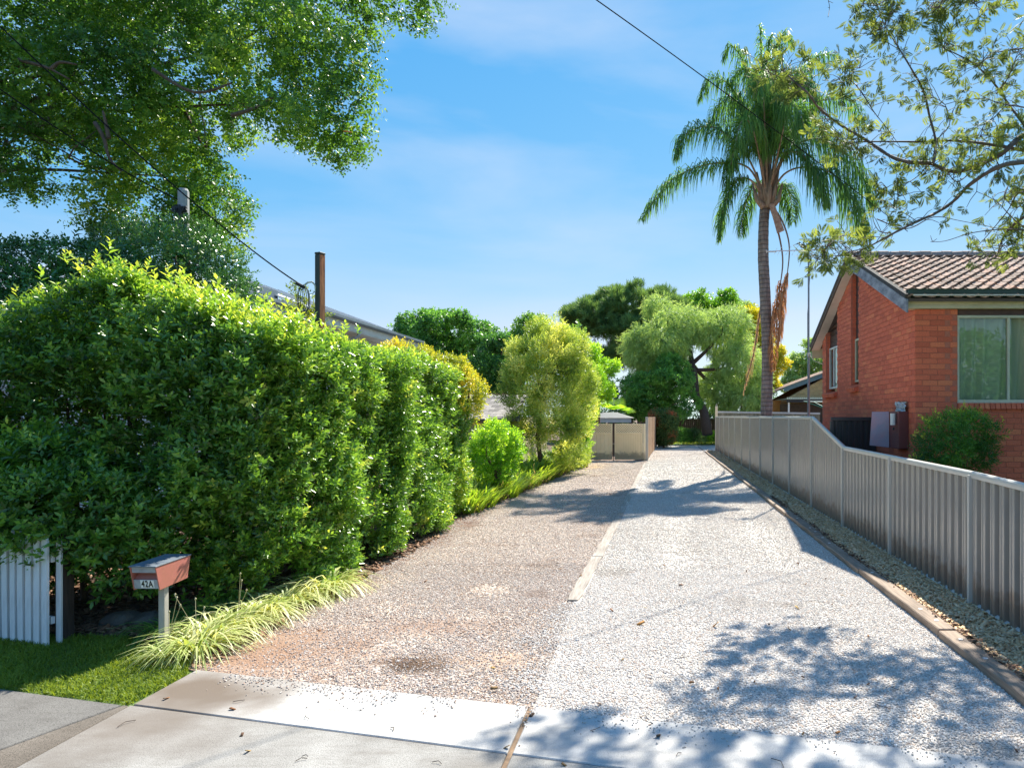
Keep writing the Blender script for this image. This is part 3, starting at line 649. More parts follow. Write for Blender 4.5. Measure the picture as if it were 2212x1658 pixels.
# ---------------- steel fence ----------------
FX = 3.13
ZP = [6.83 + 2.38 * k for k in range(-2, 14)]               # post positions
H1, H2 = 1.43, 1.94
def ribbed(parent, a, b, z0a, z1a, z0b, z1b, mat, ribs, depth=.036, side=-1, name='infill_panel'):
    a = Vector(a); b = Vector(b); d = b - a; Ln = d.length; d = d / Ln; nrm = Vector((-d.y, d.x, 0)) * side
    p = Ln / ribs; prof = []
    for i in range(ribs):
        s0 = i * p
        prof += [(s0 + .02 * p, 0), (s0 + .40 * p, 0), (s0 + .47 * p, 1), (s0 + .68 * p, 1), (s0 + .72 * p, .75), (s0 + .78 * p, .75), (s0 + .82 * p, 1), (s0 + .93 * p, 1)]
    prof = [(0, 0)] + prof + [(Ln, 0)]
    vs = []; fs = []
    for (s, o) in prof:
        t = s / Ln; q = a + d * s + nrm * depth * (o - .5)
        vs += [(q.x, q.y, z0a + (z0b - z0a) * t), (q.x, q.y, z1a + (z1b - z1a) * t)]
    n = len(prof)
    for i in range(n - 1): fs.append((2 * i, 2 * i + 2, 2 * i + 3, 2 * i + 1))
    mb = MB(); mb.add(vs, fs); me = bpy.data.meshes.new(name); me.from_pydata(mb.v, [], mb.f); me.materials.append(mat)
    o = put(name, me, parent, keep=True); md = o.modifiers.new('s', 'SOLIDIFY'); md.thickness = .0015; return o
sf = thing('steel_fence', 'grey ribbed steel fence stepping up along the driveway', 'fence', (FX, 4, 0))
RP = [(-.024, -.03), (.024, -.03), (.027, .0), (.024, .022), (.012, .034), (-.012, .034), (-.024, .022), (-.027, .0)]
def hgt(k): return (1.28, 1.33, 1.39, 1.415, 1.435)[k] if k <= 4 else H2
for k in range(len(ZP) - 1):
    y0, y1 = ZP[k], ZP[k + 1]; h0, h1 = hgt(k), hgt(k + 1)
    ribbed(sf, (FX, y0 + .03, 0), (FX, y1 - .03, 0), .06, h0 - .02, .06, h1 - .02, M['fence'], 13, side=1, depth=.052)
    # top rail: rounded channel with a lip, bottom rail
    tr = MB(); tr.ext([(p[0] * 1.25, p[1]) for p in RP], (FX, y0 + .002, h0 - .03), (FX, y1 - .002, h1 - .03)); tr.build('top_rail', M['rail'], sf)
    br = MB(); br.ext([(-.03, -.02), (.03, -.02), (.03, .012), (.0, .03), (-.03, .012)], (FX, y0 + .03, .075), (FX, y1 - .03, .075)); br.build('bottom_rail', M['rail'], sf)
for k, yk in enumerate(ZP):
    h = hgt(k) - .032
    mb = MB(); mb.ext([(-.056, -.022), (-.056, -.004), (-.050, 0), (-.056, .004), (-.056, .022), (.056, .022), (.056, .004), (.050, 0), (.056, -.004), (.056, -.022)], (FX, yk, -.1), (FX, yk, h), up=(0, 1, 0))
    mb.build('post', M['rail'], sf)

# charcoal side gate panel between fence and house
cf = thing('charcoal_side_fence', 'short charcoal ribbed fence between grey fence and brick house', 'fence', (3.2, 12.75, 0))
ribbed(cf, (3.22, 12.75, 0), (4.0, 12.75, 0), .12, 1.87, .12, 1.87, M['charcoal'], 7, .03, side=-1)
MB().bb((3.19, 12.72, 1.86), (4.02, 12.78, 1.93)).build('top_rail', M['charcoal'], cf, bevel=.006)
MB().bb((3.19, 12.725, .05), (4.02, 12.775, .12)).build('bottom_rail', M['charcoal'], cf, bevel=.006)
for x in (3.205, 3.99): MB().bb((x - .028, 12.715, .0), (x + .028, 12.785, 1.855)).build('post', M['charcoal'], cf, bevel=.004)

# ---------------- cream double gate ----------------
def gate_leaf(parent, x0, x1, y, z1, ribs):
    # built in world coordinates; z1 top of leaf
    fr = MB(); 
    for a, b in (((x0, y - .025, .06), (x0 + .055, y + .025, z1)), ((x1 - .055, y - .025, .06), (x1, y + .025, z1)), ((x0 + .055, y - .024, z1 - .05), (x1 - .055, y + .024, z1)), ((x0 + .055, y - .024, z1 - .44), (x1 - .055, y + .024, z1 - .38)), ((x0 + .055, y - .024, .06), (x1 - .055, y + .024, .12))): fr.bb(a, b)
    fr.build('frame', M['gatecream'], parent)
    ribbed(parent, (x0 + .055, y, 0), (x1 - .055, y, 0), .12, z1 - .44, .12, z1 - .44, M['gatecream'], ribs, .024, side=-1)
    la = MB(); w = .016; H = .33; xa = x0 + .055; xb = x1 - .055; zb = z1 - .38; s = .105; nn = int((xb - xa + H) / s) + 1
    for i in range(nn + 1):
        for sg, dy in ((1, .006), (-1, -.006)):
            t0 = xa + i * s - (H if sg > 0 else 0)
            p0 = [t0, zb] if sg > 0 else [t0, zb + H]; p1 = [t0 + H, zb + H] if sg > 0 else [t0 + H, zb]
            if sg < 0: p0 = [t0 - H, zb + H]; p1 = [t0, zb]
            L0 = max(p0[0], xa); L1 = min(p1[0], xb)
            if L1 - L0 < .03: continue
            f = lambda x: p0[1] + (x - p0[0]) * (p1[1] - p0[1]) / (p1[0] - p0[0])
            la.beam((L0, y + dy, f(L0)), (L1, y + dy, f(L1)), .010, w * 2.2, up=(0, 0, 1))
    la.build('lattice', M['gatecream'], parent)
    tn = MB().bb((xa, y + .02, zb), (xb, y + .024, zb + H)); tn.build('backing_sheet', simple('tan_backing', (.42, .33, .2), (.36, .28, .17), 4, .7, 0), parent)
yg = 29.9; gx = lambda px: (px - CX) / FD * yg
gt = thing('double_gate', 'cream steel double gate with lattice strip on top', 'gate', (gx(1325), yg, 0))
gate_leaf(gt, gx(1240), gx(1322), yg, 1.62, 9); gate_leaf(gt, gx(1327), gx(1388), yg + .02, 1.62, 15)
MB().bb((gx(1389), yg - .05, 0), (gx(1394), yg + .05, 1.63)).build('post', M['gatecream'], gt, bevel=.005)
MB().bb((gx(1236), yg - .05, 0), (gx(1239.5), yg + .05, 1.63)).build('post', M['gatecream'], gt, bevel=.005)
lt = MB().bb((gx(1323.2), yg - .06, .8), (gx(1325.8), yg - .03, 1.32)); lt.bb((gx(1323.6), yg - .07, .0), (gx(1325.2), yg - .05, .55)); lt.build('latch', simple('rusty_bolt', (.10, .05, .035), (.05, .035, .03), 20, .8, .3), gt)

# ---------------- paling fence behind the gate ----------------
pf = thing('paling_fence', 'warm brown timber paling fence running back from the gate', 'fence', (-.6, 30, 0))
a = Vector((-.56, 30.05, 0)); b = Vector((-.19, 43.4, 0)); d = b - a; n = 90; pm = MB().box((0, 0, 0), (.018, .138, 1), 0).mesh('paling', M['paling'], bevel=0)
for i in range(n):
    c = a + d * ((i + .5) / n); h = 1.86 + random.uniform(-.012, .012)
    o = put('paling', pm, pf, keep=True, loc=(c.x + (.010 if i % 2 else 0), c.y, .05 + h / 2)); o.scale = (1, 1, h); o.rotation_euler = (0, 0, -math.atan2(d.x, d.y))
for zz in (.45, 1.5): MB().beam(a + Vector((-.04, .05, zz)), b + Vector((-.04, 0, zz)), .05, .08).build('rail', M['paling'], pf)
MB().bb((-.62, 29.93, 0), (-.50, 30.03, 1.92)).build('post', simple('grey_post', (.48, .46, .42), (.36, .34, .31), 8, .9, .3, mapscale=(3, 3, .5)), pf, bevel=.008)

# aged capped paling fence behind the steel fence
of = thing('capped_paling_fence', 'greenish paling fence with white cap behind the palm', 'fence', (3.2, 38.5, 0))
pm2 = MB().box((0, 0, 0), (.118, .018, 1), 0).mesh('paling', M['oldpaling'])
x = 3.30; i = 0
while x < 9.0:
    t = (x - 3.3) / 5.7; y_ = 38.45; top = 2.13 - .09 * t + random.uniform(-.004, .004)
    o = put('paling', pm2, of, keep=True, loc=(x, y_ - (.012 if i % 2 else 0), top / 2)); o.scale = (1, 1, top); x += .088; i += 1
MB().beam((3.27, 38.45, 2.19), (9.0, 38.45, 2.10), .10, .10).build('cap', simple('cap_white', (.72, .70, .62), (.6, .58, .5), 4, .6, .1), of)
MB().bb((3.12, 38.35, 0), (3.26, 38.5, 2.50)).build('post', M['gatecream'], of, bevel=.006)
MB().tube([(3.19, 38.42, 2.5), (3.19, 38.42, 2.54), (3.19, 38.42, 2.58), (3.19, 38.42, 2.66)], [.07, .03, .05, .01], 8).build('finial', M['oldpaling'], of)
# ---------------- red brick house ----------------
HX, HY0, HY1 = 4.03, 10.8, 16.98        # side wall plane, near corner, far corner
HX2 = 13.2; WT = 3.63; RY = 14.0; EZ = 3.80; RZ = 5.20; OV = .22; BX = 3.83
NY, FY = 10.66, 17.38                     # eave lines
slope = (RZ - EZ) / (RY - NY)
house = thing('brick_house', 'red brick house with brown tiled gable roof behind the steel fence', 'house', (HX, HY0, 0))
def roofz(y): return EZ + (y - NY) * slope if y < RY else RZ - (y - RY) * (RZ - 3.72) / (FY - RY)
BR, BC = .24, .086                        # brick module, course height
openings = [(13.90, 14.42, 2.56, 9.0), (15.56, 16.60, 2.50, 9.0)]
ww = (4.70, 7.40, 2.15, WT)               # front window opening
# mortar core, set 6 mm behind the brick faces
core = MB(); e = .008
core.bb((HX + e, HY0 + e, -.05), (4.70, HY0 + .22, WT)); core.bb((4.701, HY0 + e, -.05), (HX2, HY0 + .22, ww[2] - .075)); core.bb((7.40, HY0 + e, ww[2] - .074), (HX2, HY0 + .22, WT))
def side_seg(y0, y1, z0, z1=None):
    ys = [y0] + ([RY] if y0 < RY < y1 else []) + [y1]
    for a, b in zip(ys[:-1], ys[1:]):
        ta, tb = (z1, z1) if z1 is not None else (roofz(a) - .09, roofz(b) - .09)
        core.hexa([(HX + e, a, z0), (HX + .22, a, z0), (HX + .22, b, z0), (HX + e, b, z0), (HX + e, a, ta), (HX + .22, a, ta), (HX + .22, b, tb), (HX + e, b, tb)])
side_seg(HY0 + .221, 13.90, -.05); side_seg(14.42, 15.56, -.05); side_seg(16.60, HY1, -.05)
side_seg(13.901, 14.419, -.05, 2.56); side_seg(15.561, 16.599, -.05, 2.50)
wallo = core.build('wall', M['mortar'], house)
MB().bb((HX + .5, HY1 - .22, -.05), (HX2, HY1, 3.6)).bb((HX2 - .22, HY0 + .23, -.05), (HX2, HY1 - .23, 3.6)).build('rear_wall', M['mortar'], house)
# bricks
fb_mesh = MB().box((0, 0, 0), (.230, .03, .076)).mesh('brick', M['brick'], bevel=.003)
fh_mesh = MB().box((0, 0, 0), (.110, .03, .076)).mesh('brick', M['brick'], bevel=.003)
sb_mesh = MB().box((0, 0, 0), (.03, .230, .076)).mesh('brick', M['brick'], bevel=.003)
rest = MB(); nb = 0
def brick(c, half, front):
    global nb
    if front and nb < 215 or (not front and nb < 300 and c[1] < 12.4 and c[2] > 1.2):
        nb += 1; j = random.uniform(-.0015, .0015)
        me = (fh_mesh if half else fb_mesh) if front else sb_mesh
        o = put('brick', me, wallo, keep=True, loc=(c[0] + (0 if front else j), c[1] + (j if front else 0), c[2]))
    else:
        rest.box(c, ((.11 if half else .23), .03, .076) if front else (.03, (.11 if half else .23), .076))
# front: rows counted down from the wall head, so the courses meet the window
row = 0; z = WT - BC / 2
frontlist = []
while z > .35:
    off = 0 if row % 2 == 0 else BR / 2
    x = HX
    cells = []
    if row % 2: cells.append((HX + .055, True)); x = HX + .12
    while x < HX2:
        cells.append((x + .115, False)); x += BR
    for cx, half in cells:
        w = .055 if half else .115
        if z > ww[2] - .075 and cx + w > ww[0] and cx - w < ww[1]:
            if cx - w < ww[0] - .06 and cx + w > ww[0]:
                frontlist.append((ww[0] - .055 - .001 if row % 2 == 0 else ww[0] - .06, z, True)) if (ww[0] - (cx - w)) > .1 else None
            continue
        frontlist.append((cx, z, half))
    z -= BC; row += 1
vis = [q for q in frontlist if q[0] < 5.95 and q[1] > .95]; oth = [q for q in frontlist if not (q[0] < 5.95 and q[1] > .95)]
for q in vis: brick((q[0], HY0 + .015, q[1]), q[2], True)
for q in oth: rest.box((q[0], HY0 + .015, q[1]), (.11 if q[2] else .23, .03, .076))
row = 0; z = WT - BC / 2 + BC * 18
while z > .35:
    y = HY0 + (.031 if row % 2 == 0 else .031) + (BR / 2 if row % 2 else 0) + .008
    cells = [];
    if row % 2: cells.append((HY0 + .031 + .055, True))
    while y < HY1: cells.append((y + .115, False)); y += BR
    for cy, half in cells:
        w = .055 if half else .115
        if cy + w > HY1: continue
        if z + .04 > roofz(cy - w) - .1 or z + .04 > roofz(cy + w) - .1: continue
        bad = False
        for (a, b, z0, z1) in openings:
            if z > z0 and cy + w > a and cy - w < b:
                bad = True
                if cy - w < a - .07: rest.box((HX + .015, (cy - w + a) / 2, z), (.03, a - (cy - w) - .004, .076))
                if cy + w > b + .07: rest.box((HX + .015, (cy + w + b) / 2, z), (.03, (cy + w) - b - .004, .076))
        if bad: continue
        brick((HX + .015, cy, z), half, False) if not half else rest.box((HX + .015, cy, z), (.03, .11, .076))
    z -= BC; row += 1
# bricks lining the window jambs of the side recesses
for (a, b, z0, z1) in openings:
    z = WT - BC / 2 + BC * 18
    while z > z0 + .03:
        if z < roofz(b) - .14: rest.box((HX + .015 + .068, b + .010, z), (.095, .03, .076))
        z -= BC
rm = rest.mesh('brickwork', M['brick']); ro = put('brickwork', rm, wallo, keep=True); ro['kind'] = 'stuff'
# soldier sill under front window and sloping brick sills on the side
sl = MB(); x = ww[0] + .04
while x < ww[1]:
    o = MB().box((x, HY0 + .002, ww[2] - .052), (.073, .075, .10), rx=R(-12)).build('sill_brick', M['brick'], wallo, bevel=.003); x += .083
for (a, b, z0, z1) in openings:
    y = a - .02
    while y < b - .01:
        MB().box((HX + .01, y + .04, z0 - .045), (.20, .072, .085), ry=R(-18)).build('sill_brick', M['brick'], wallo, bevel=.003); y += .083
# front window
fw = MB(); x0, x1, z0, z1 = ww[0] + .0, ww[1], ww[2] + .02, WT - .10; yw = HY0 + .055
for a, b in (((x0, z0 - .02), (x1, z0 + .035)), ((x0, z1 - .035), (x1, z1 + .01))): fw.bb((a[0], yw - .03, a[1]), (b[0], yw + .04, b[1]))
for a in (x0, 5.52 - .02, 6.42, x1 - .04): fw.bb((a, yw - .026, z0 + .035), (a + .042, yw + .036, z1 - .035))
fwo = fw.build('window', M['frame'], house, bevel=.004)
MB().bb((x0, HY0 + .02, z1 + .011), (x1, HY0 + .10, WT)).build('lintel_board', M['brownpanel'], house)
gm, gn, gb = nmat('window_glass'); gn.nodes.remove(gb)
ts = gn.nodes.new('ShaderNodeBsdfTransparent'); ts.inputs[0].default_value = (.86, .92, .88, 1); gl_ = gn.nodes.new('ShaderNodeBsdfGlossy'); gl_.inputs['Roughness'].default_value = .0; gl_.inputs['Color'].default_value = (.9, .95, .92, 1)
fr_ = gn.nodes.new('ShaderNodeFresnel'); fr_.inputs[0].default_value = 1.8; mul = gn.nodes.new('ShaderNodeMath'); mul.operation = 'MULTIPLY_ADD'; mul.inputs[1].default_value = .55; mul.inputs[2].default_value = .01; gn.links.new(fr_.outputs[0], mul.inputs[0])
xs = gn.nodes.new('ShaderNodeMixShader'); gn.links.new(mul.outputs[0], xs.inputs[0]); gn.links.new(ts.outputs[0], xs.inputs[1]); gn.links.new(gl_.outputs[0], xs.inputs[2]); gn.links.new(xs.outputs[0], gn.nodes['Material Output'].inputs[0])
for a, b in ((x0 + .042, 5.50), (5.542, 6.42), (6.462, x1 - .04)):
    MB().bb((a, yw + .004, z0 + .035), (b, yw + .008, z1 - .035)).build('pane', gm, fwo)
def curtain(xa, xb, y, za, zb, mat, name, amp=.03, wl=.16, par=None, lean=0, axis=0):
    n = int((xb - xa) / .02); V = []; F = []
    for i in range(n + 1):
        x = xa + (xb - xa) * i / n
        for z_, w in ((za, 1.25), (zb, .8)):
            xx = x + (lean * (x - xa) / (xb - xa) if z_ == za else 0)
            yy_ = y + amp * w * math.sin(x * 2 * math.pi / wl + 1.3 * math.sin(x * 5.1)) + .01 * math.sin(x * 41)
            V.append((xx, yy_, z_) if axis == 0 else (yy_, xx, z_))
    for i in range(n): F.append((2 * i, 2 * i + 2, 2 * i + 3, 2 * i + 1))
    return put(name, npmesh(name, np.array(V), np.array(F), mat, smooth=True), par or fwo, keep=True)
cm, cnt, cb = nmat('sheer_curtain'); cb.inputs['Base Color'].default_value = (.74, .75, .58, 1); cb.inputs['Roughness'].default_value = .9
curtain(x0 + .03, 5.95, yw + .10, z0 - .02, z1 - .01, cm, 'curtain', .045, .23, lean=-.12)
curtain(6.08, x1, yw + .09, z0 - .02, z1 - .01, cm, 'curtain', .035, .2)
# room behind the glass
rb = MB().bb((HX + .3, 12.6, .5), (8.5, 12.7, 3.6)); rb.bb((HX + .3, HY0 + .25, 1.0), (8.5, 12.6, 1.05)); rb.build('room_interior', simple('room_wall', (.25, .23, .2), (.2, .18, .16), 2, .9, 0), house)
MB().bb((HX + .3, HY0 + .23, 3.585), (HX2 - .3, HY1 - .3, 3.60)).build('ceiling_board', M['white'], house)
# side windows: panel above, narrow framed window below
for i, ((a, b, z0, z1), zt) in enumerate(zip(openings, (3.56, 3.58))):
    X = HX + .10
    fm_ = M['frame'] if i == 0 else M['white']
    w = MB(); zb = z0 + .10
    for p_, q_ in (((a + .001, zb), (b, zb + .04)), ((a + .001, zt - .04), (b, zt))): w.bb((X - .02, p_[0], p_[1]), (X + .03, q_[0], q_[1]))
    for yy_ in (a + .001, b - .036) + (((a + b) / 2 + .1,) if i else ()): w.bb((X - .018, yy_, zb + .04), (X + .028, yy_ + .035, zt - .04))
    wo = w.build('window', fm_, house, bevel=.003)
    MB().bb((X + .004, a + .03, zb + .04), (X + .008, b - .03, zt - .04)).build('pane', gm, wo)
    if i: curtain(a + .03, b - .03, X + .06, zb, zt - .02, simple('pale_blind', (.62, .68, .74), (.55, .6, .66), 2, .8, 0), 'curtain', .008, .08, wo, axis=1)
    else: MB().bb((X + .05, a + .02, zb), (X + .06, b - .02, zt)).build('blind', simple('dark_blind', (.05, .05, .06), (.04, .04, .05), 2, .8, 0), wo)
    # timber infill boards up to the soffit
    zz = zt + .004
    while zz < roofz((a + b) / 2) - .12:
        top = min(zz + .145, roofz((a + b) / 2) + .1)
        t0 = min(top, roofz(a) - .10); t1 = min(top, roofz(b) - .10)
        if max(t0, t1) - zz < .03: break
        t0 = max(t0, zz + .004); t1 = max(t1, zz + .004)
        MB().hexa([(X, a, zz), (X + .03, a, zz), (X + .03, b, zz), (X, b, zz), (X + .008, a, t0), (X + .03, a, t0), (X + .03, b, t1), (X + .008, b, t1)]).build('infill_board', M['brownpanel'], house); zz += .15
# roof structure
rf = MB()
th = .05
rf.hexa([(BX + .02, NY, EZ - .07), (HX2 + .3, NY, EZ - .07), (HX2 + .3, RY, RZ - .07), (BX + .02, RY, RZ - .07), (BX + .02, NY, EZ - .02), (HX2 + .3, NY, EZ - .02), (HX2 + .3, RY, RZ - .02), (BX + .02, RY, RZ - .02)])
rf.hexa([(BX + .02, RY, RZ - .071), (HX2 + .3, RY, RZ - .071), (HX2 + .3, FY, 3.65), (BX + .02, FY, 3.65), (BX + .02, RY, RZ - .021), (HX2 + .3, RY, RZ - .021), (HX2 + .3, FY, 3.70), (BX + .02, FY, 3.70)])
roof = rf.build('roof', simple('roof_sarking', (.12, .09, .08), (.09, .07, .06), 5, .9, .2), house)
# verge soffit strips and barge boards
def strip(xa, xb, ya, yb, da, db, mat, name, bev=.003):
    za, zb = roofz(ya) if ya != RY else RZ, roofz(yb) if yb != RY else RZ
    if yb > RY: za = RZ if ya <= RY else roofz(ya)
    m_ = MB(); m_.hexa([(xa, ya, za - da), (xb, ya, za - da), (xb, yb, zb - da), (xa, yb, zb - da), (xa, ya, za - db), (xb, ya, za - db), (xb, yb, zb - db), (xa, yb, zb - db)])
    return m_.build(name, mat, house, bevel=bev)
strip(BX + .035, HX + .03, NY + .1, RY - .002, .115, .095, M['soffit'], 'soffit'); strip(BX + .035, HX + .03, RY + .002, FY, .115, .095, M['soffit'], 'soffit')
strip(BX, BX + .032, NY - .03, RY - .002, .235, .03, M['barge'], 'barge_board'); strip(BX, BX + .032, RY + .002, FY + .05, .105, .02, M['twig'], 'barge_board')
MB().bb((BX + .035, FY - .02, 3.42), (HX2 + .3, FY + .03, 3.66)).build('fascia_board', M['cream'], house)
# fascia (stepped cream box) and green gutter at the front
fa = MB(); fa.ext([(.0, -.085), (-.022, -.085), (-.022, -.04), (-.012, -.036), (-.012, -.01), (-.026, -.006), (-.026, .03), (-.014, .034), (-.014, .075), (-.03, .079), (-.03, .10), (.0, .10)][::1], (HX2 + .3, HY0 - .045, WT + .09), (BX + .036, HY0 - .045, WT + .09), up=(0, 0, 1)); fa.build('fascia_board', M['cream'], house)
MB().bb((BX + .04, HY0 - .04, WT + .004), (HX2 + .3, HY0 + .1, WT + .02)).build('soffit', M['cream'], house)
gu = MB(); gu.ext([(0, -.075), (-.07, -.065), (-.10, -.03), (-.10, .03), (-.108, .045), (-.092, .045), (-.085, -.02), (-.06, -.055), (-.008, -.06), (-.008, .04), (0, .04)], (HX2 + .3, HY0 - .075, WT + .245), (BX + .03, HY0 - .075, WT + .245)); gu.build('gutter', M['gutter'], house)
# roof tiles: S profile, each course lapping the one below
def tile_mesh(lo=0, name='tile'):
    W, Lt = .212, .315; nx = 10; V = []; F = []
    def pz(u): return .034 * (0.5 - .5 * math.cos(2 * math.pi * min(1, u / .62))) if u < .62 else -.008 * math.sin(math.pi * (u - .62) / .38)
    for j, (t, lift) in enumerate(((0, .030), (1, .0))):
        for i in range(nx + 1): V.append((W * i / nx - W / 2, Lt * t, lift + pz(i / nx)))
    for i in range(nx + 1): V.append((W * i / nx - W / 2, .0, .006 + pz(i / nx) * .75))
    for i in range(nx + 1): V.append(V[i])
    for i in range(nx): F.append((i, i + 1, nx + 2 + i, nx + 1 + i)); F.append((2 * (nx + 1) + i, 2 * (nx + 1) + i + 1, 3 * (nx + 1) + i + 1, 3 * (nx + 1) + i))
    me = bpy.data.meshes.new(name); me.from_pydata(V, [], F); me.materials.append(M['tile'])
    for p_ in me.polygons: p_.use_smooth = p_.index % 2 == 0
    return me
tm = tile_mesh(); gauge = .265; ang = math.atan(slope); sl_len = (RY - NY) / math.cos(ang)
restV = []; tl = MB(); tv = [tuple(v.co) for v in tm.vertices]; tf = [tuple(p_.vertices) for p_ in tm.polygons]
rows_ = int(sl_len / gauge) + 1; nt_ = 0
for r in range(rows_):
    s0 = -.04 + r * gauge
    if s0 > sl_len - .10: break
    for c in range(int((HX2 - BX) / .205) + 1):
        x = BX + .12 + c * .205
        yy_ = NY + s0 * math.cos(ang); zz = EZ - .012 + s0 * math.sin(ang) + .012
        rx = ang - .02 + random.uniform(-.004, .004)
        if x < BX + .2 + (NY * 0) + 3.9 and nt_ < 300:
            o = put('tile', tm, roof, keep=True, loc=(x, yy_, zz + random.uniform(-.003, .003)), rot=(rx, 0, 0)); nt_ += 1
        else:
            Mx = Matrix.Translation((x, yy_, zz)) @ Matrix.Rotation(rx, 4, 'X'); tl.add([Mx @ Vector(v) for v in tv], tf)
# rear slope (seen from the side only): coarser joined courses
angb = math.atan((RZ - 3.70) / (FY - RY))
for r in range(13):
    yy_ = FY + .05 - r * .275 * math.cos(angb); zz = 3.70 + r * .275 * math.sin(angb)
    for c in range(46):
        Mx = Matrix.Translation((BX + .12 + c * .205, yy_, zz)) @ Matrix.Rotation(math.pi, 4, 'Z') @ Matrix.Rotation(angb, 4, 'X'); tl.add([Mx @ Vector(v) for v in tv], tf)
me = bpy.data.meshes.new('tile_courses'); me.from_pydata(tl.v, [], tl.f); me.materials.append(M['tile']); o = put('tile_courses', me, roof, keep=True); o['kind'] = 'stuff'
# verge trim tiles and bedding
vt = MB().beam((BX + .03, NY - .02, EZ + .012), (BX + .03, RY, RZ + .012), .09, .06).build('verge_bedding', simple('dark_bedding', (.07, .065, .062), (.04, .038, .036), 9, .95, .8), roof)
MB().beam((BX + .03, RY, RZ + .01), (BX + .03, FY + .03, 3.72), .09, .06).build('verge_bedding', simple('dark_bedding2', (.16, .14, .12), (.09, .08, .07), 9, .95, .8), roof)
# ridge caps
n = 8; x = BX - .02; i = 0
while x < HX2 + .2:
    mb = MB(); L0 = .43
    prof = [(.13, -.06), (.125, -.03), (.075, .035), (.03, .06), (-.03, .06), (-.075, .035), (-.125, -.03), (-.13, -.06)]
    mb.ext(prof, (x, RY, RZ + .045), (x + L0 * .5, RY, RZ + .050 + (0.006 if i % 2 else 0))); mb.ext([(p_[0] * 1.05, p_[1] * 1.05 + .004) for p_ in prof], (x + L0 * .5, RY, RZ + .050), (x + L0 - .012, RY, RZ + .052))
    mb.build('ridge_tile', M['ridge'], roof, smooth=False, bevel=.006); x += L0; i += 1
# white pointing line above the gutter
MB().bb((BX + .1, NY - .055, EZ + .012), (HX2 + .2, NY - .03, EZ + .032)).build('mortar_bedding', M['white'], roof)

# meter box on the side wall with its lid hanging open
mt = thing('meter_box', 'maroon meter box with open purplish door on the brick side wall', 'meter box', (HX, 11.6, 1.3))
zt, zb = 1.942 + (899 - 889) / FD * 11.7, 1.942 - (967 - 899) / FD * 11.4
yA, yB = 11.08, 11.55
MB().bb((HX - .16, yA, zb), (HX - .001, yB, zt)).build('box', M['meterbody'], mt, bevel=.006)
MB().hexa([(HX - .165, yB - .02, zb + .0), (HX - .165, yB + .0, zb), (HX - .44, yB + .16, zb + .03), (HX - .445, yB + .14, zb + .03), (HX - .165, yB - .02, zt - .0), (HX - .165, yB, zt), (HX - .40, yB + .16, zt + .0), (HX - .405, yB + .14, zt)]).build('door', M['meter'], mt, bevel=.004)
MB().tube([(HX - .215, yA + .12, zt - .22), (HX - .215, yA + .12, zt - .03)], .042, 14).build('meter', M['white'], mt)
MB().box((HX - .21, yA + .1, zt - .28), (.02, .03, .05)).build('tap', M['dark'], mt, bevel=.003)
ft = thing('foil_patch', 'crumpled silver foil patch on bricks above the meter box', 'foil', (HX, 11.4, 1.95))
V = []; F = []
for i in range(13):
    for j in range(6):
        u = i / 12; v = j / 5
        V.append((HX - .02 - .05 * random.random(), yA - .02 + .50 * u + .02 * random.random(), zt - .01 + .16 * v + .02 * random.random()))
for i in range(12):
    for j in range(5): a = i * 6 + j; F.append((a, a + 6, a + 7, a + 1))
put('foil', npmesh('foil', np.array(V), np.array(F), M['foil']), ft, keep=True)

# antenna mast at the far eave
an = thing('antenna_mast', 'tall grey antenna mast at the far eave of the brick house', 'antenna', (3.86, 17.9, 0))
ax, ay = 3.93, 17.9; ax = (1746 - CX) / FD * ay
zt_ = HC + (HY - 528) / FD * ay
MB().tube([(ax, ay, 0), (ax, ay, 3.6)], .034, 10).tube([(ax, ay, 3.6), (ax, ay, zt_)], .024, 10).build('pole', simple('mast', (.22, .26, .29), (.17, .2, .22), 5, .5, 0, metal=.3), an)
MB().box((ax, ay - .02, 3.55), (.09, .09, .10)).build('bracket', M['steel'], an, bevel=.005)
al = simple('aluminium', (.62, .63, .64), (.5, .5, .52), 5, .4, 0, metal=.4)
bz = zt_ - .14; b1 = Vector(((1655 - CX) / FD * ay, ay, HC + (HY - 543) / FD * ay)); b2 = Vector(((1775 - CX) / FD * ay, ay + .1, HC + (HY - 537) / FD * ay))
bm_ = MB(); bm_.tube([b1, b2], .012, 6); bm_.build('boom', al, an)
for i, t in enumerate((.0, .17, .24, .40, .52, .62, .72, .80, .88, .97)):
    c = b1.lerp(b2, t); Ls = (.14, .32, .42, .5, .55, .62, .68, .75, .85, .95)[i]
    MB().tube([c + Vector((-.02, -Ls, 0)), c + Vector((.02, Ls, 0))], .0045 if i else .012, 5).build('element', al, an)
MB().beam(b1 + Vector((.02, 0, -.01)), b1 + Vector((.26, 0, -.005)), .03, .03).build('end_tube', M['white'], an)
c = b1.lerp(b2, .62)
for i in range(9):
    a_ = random.uniform(0, 6.28); q = c + Vector((-.18 + .05 * i, .0, .12 + .03 * (i % 3)))
    MB().tube([q, q + Vector((.16 * math.cos(a_), .2 * math.sin(a_), .10 * math.sin(a_ * 2)))], .010, 5).build('reflector_rod', M['dark'], an)
MB().box(c + Vector((.08, 0, .10)), (.16, .06, .10), rz=.3, ry=.3).build('balun', M['dark'], an, bevel=.01)
MB().tube([c + Vector((.1, 0, .05)), Vector((ax + .03, ay, bz - .25)), Vector((ax + .06, ay, bz - .3)), Vector((ax - .03, ay, 4.6)), Vector((ax - .03, ay, 3.6)), Vector((ax + .1, ay - .3, 3.35)), Vector((ax + .35, ay - .6, 3.2))], .006, 5).build('cable', M['dark'], an)
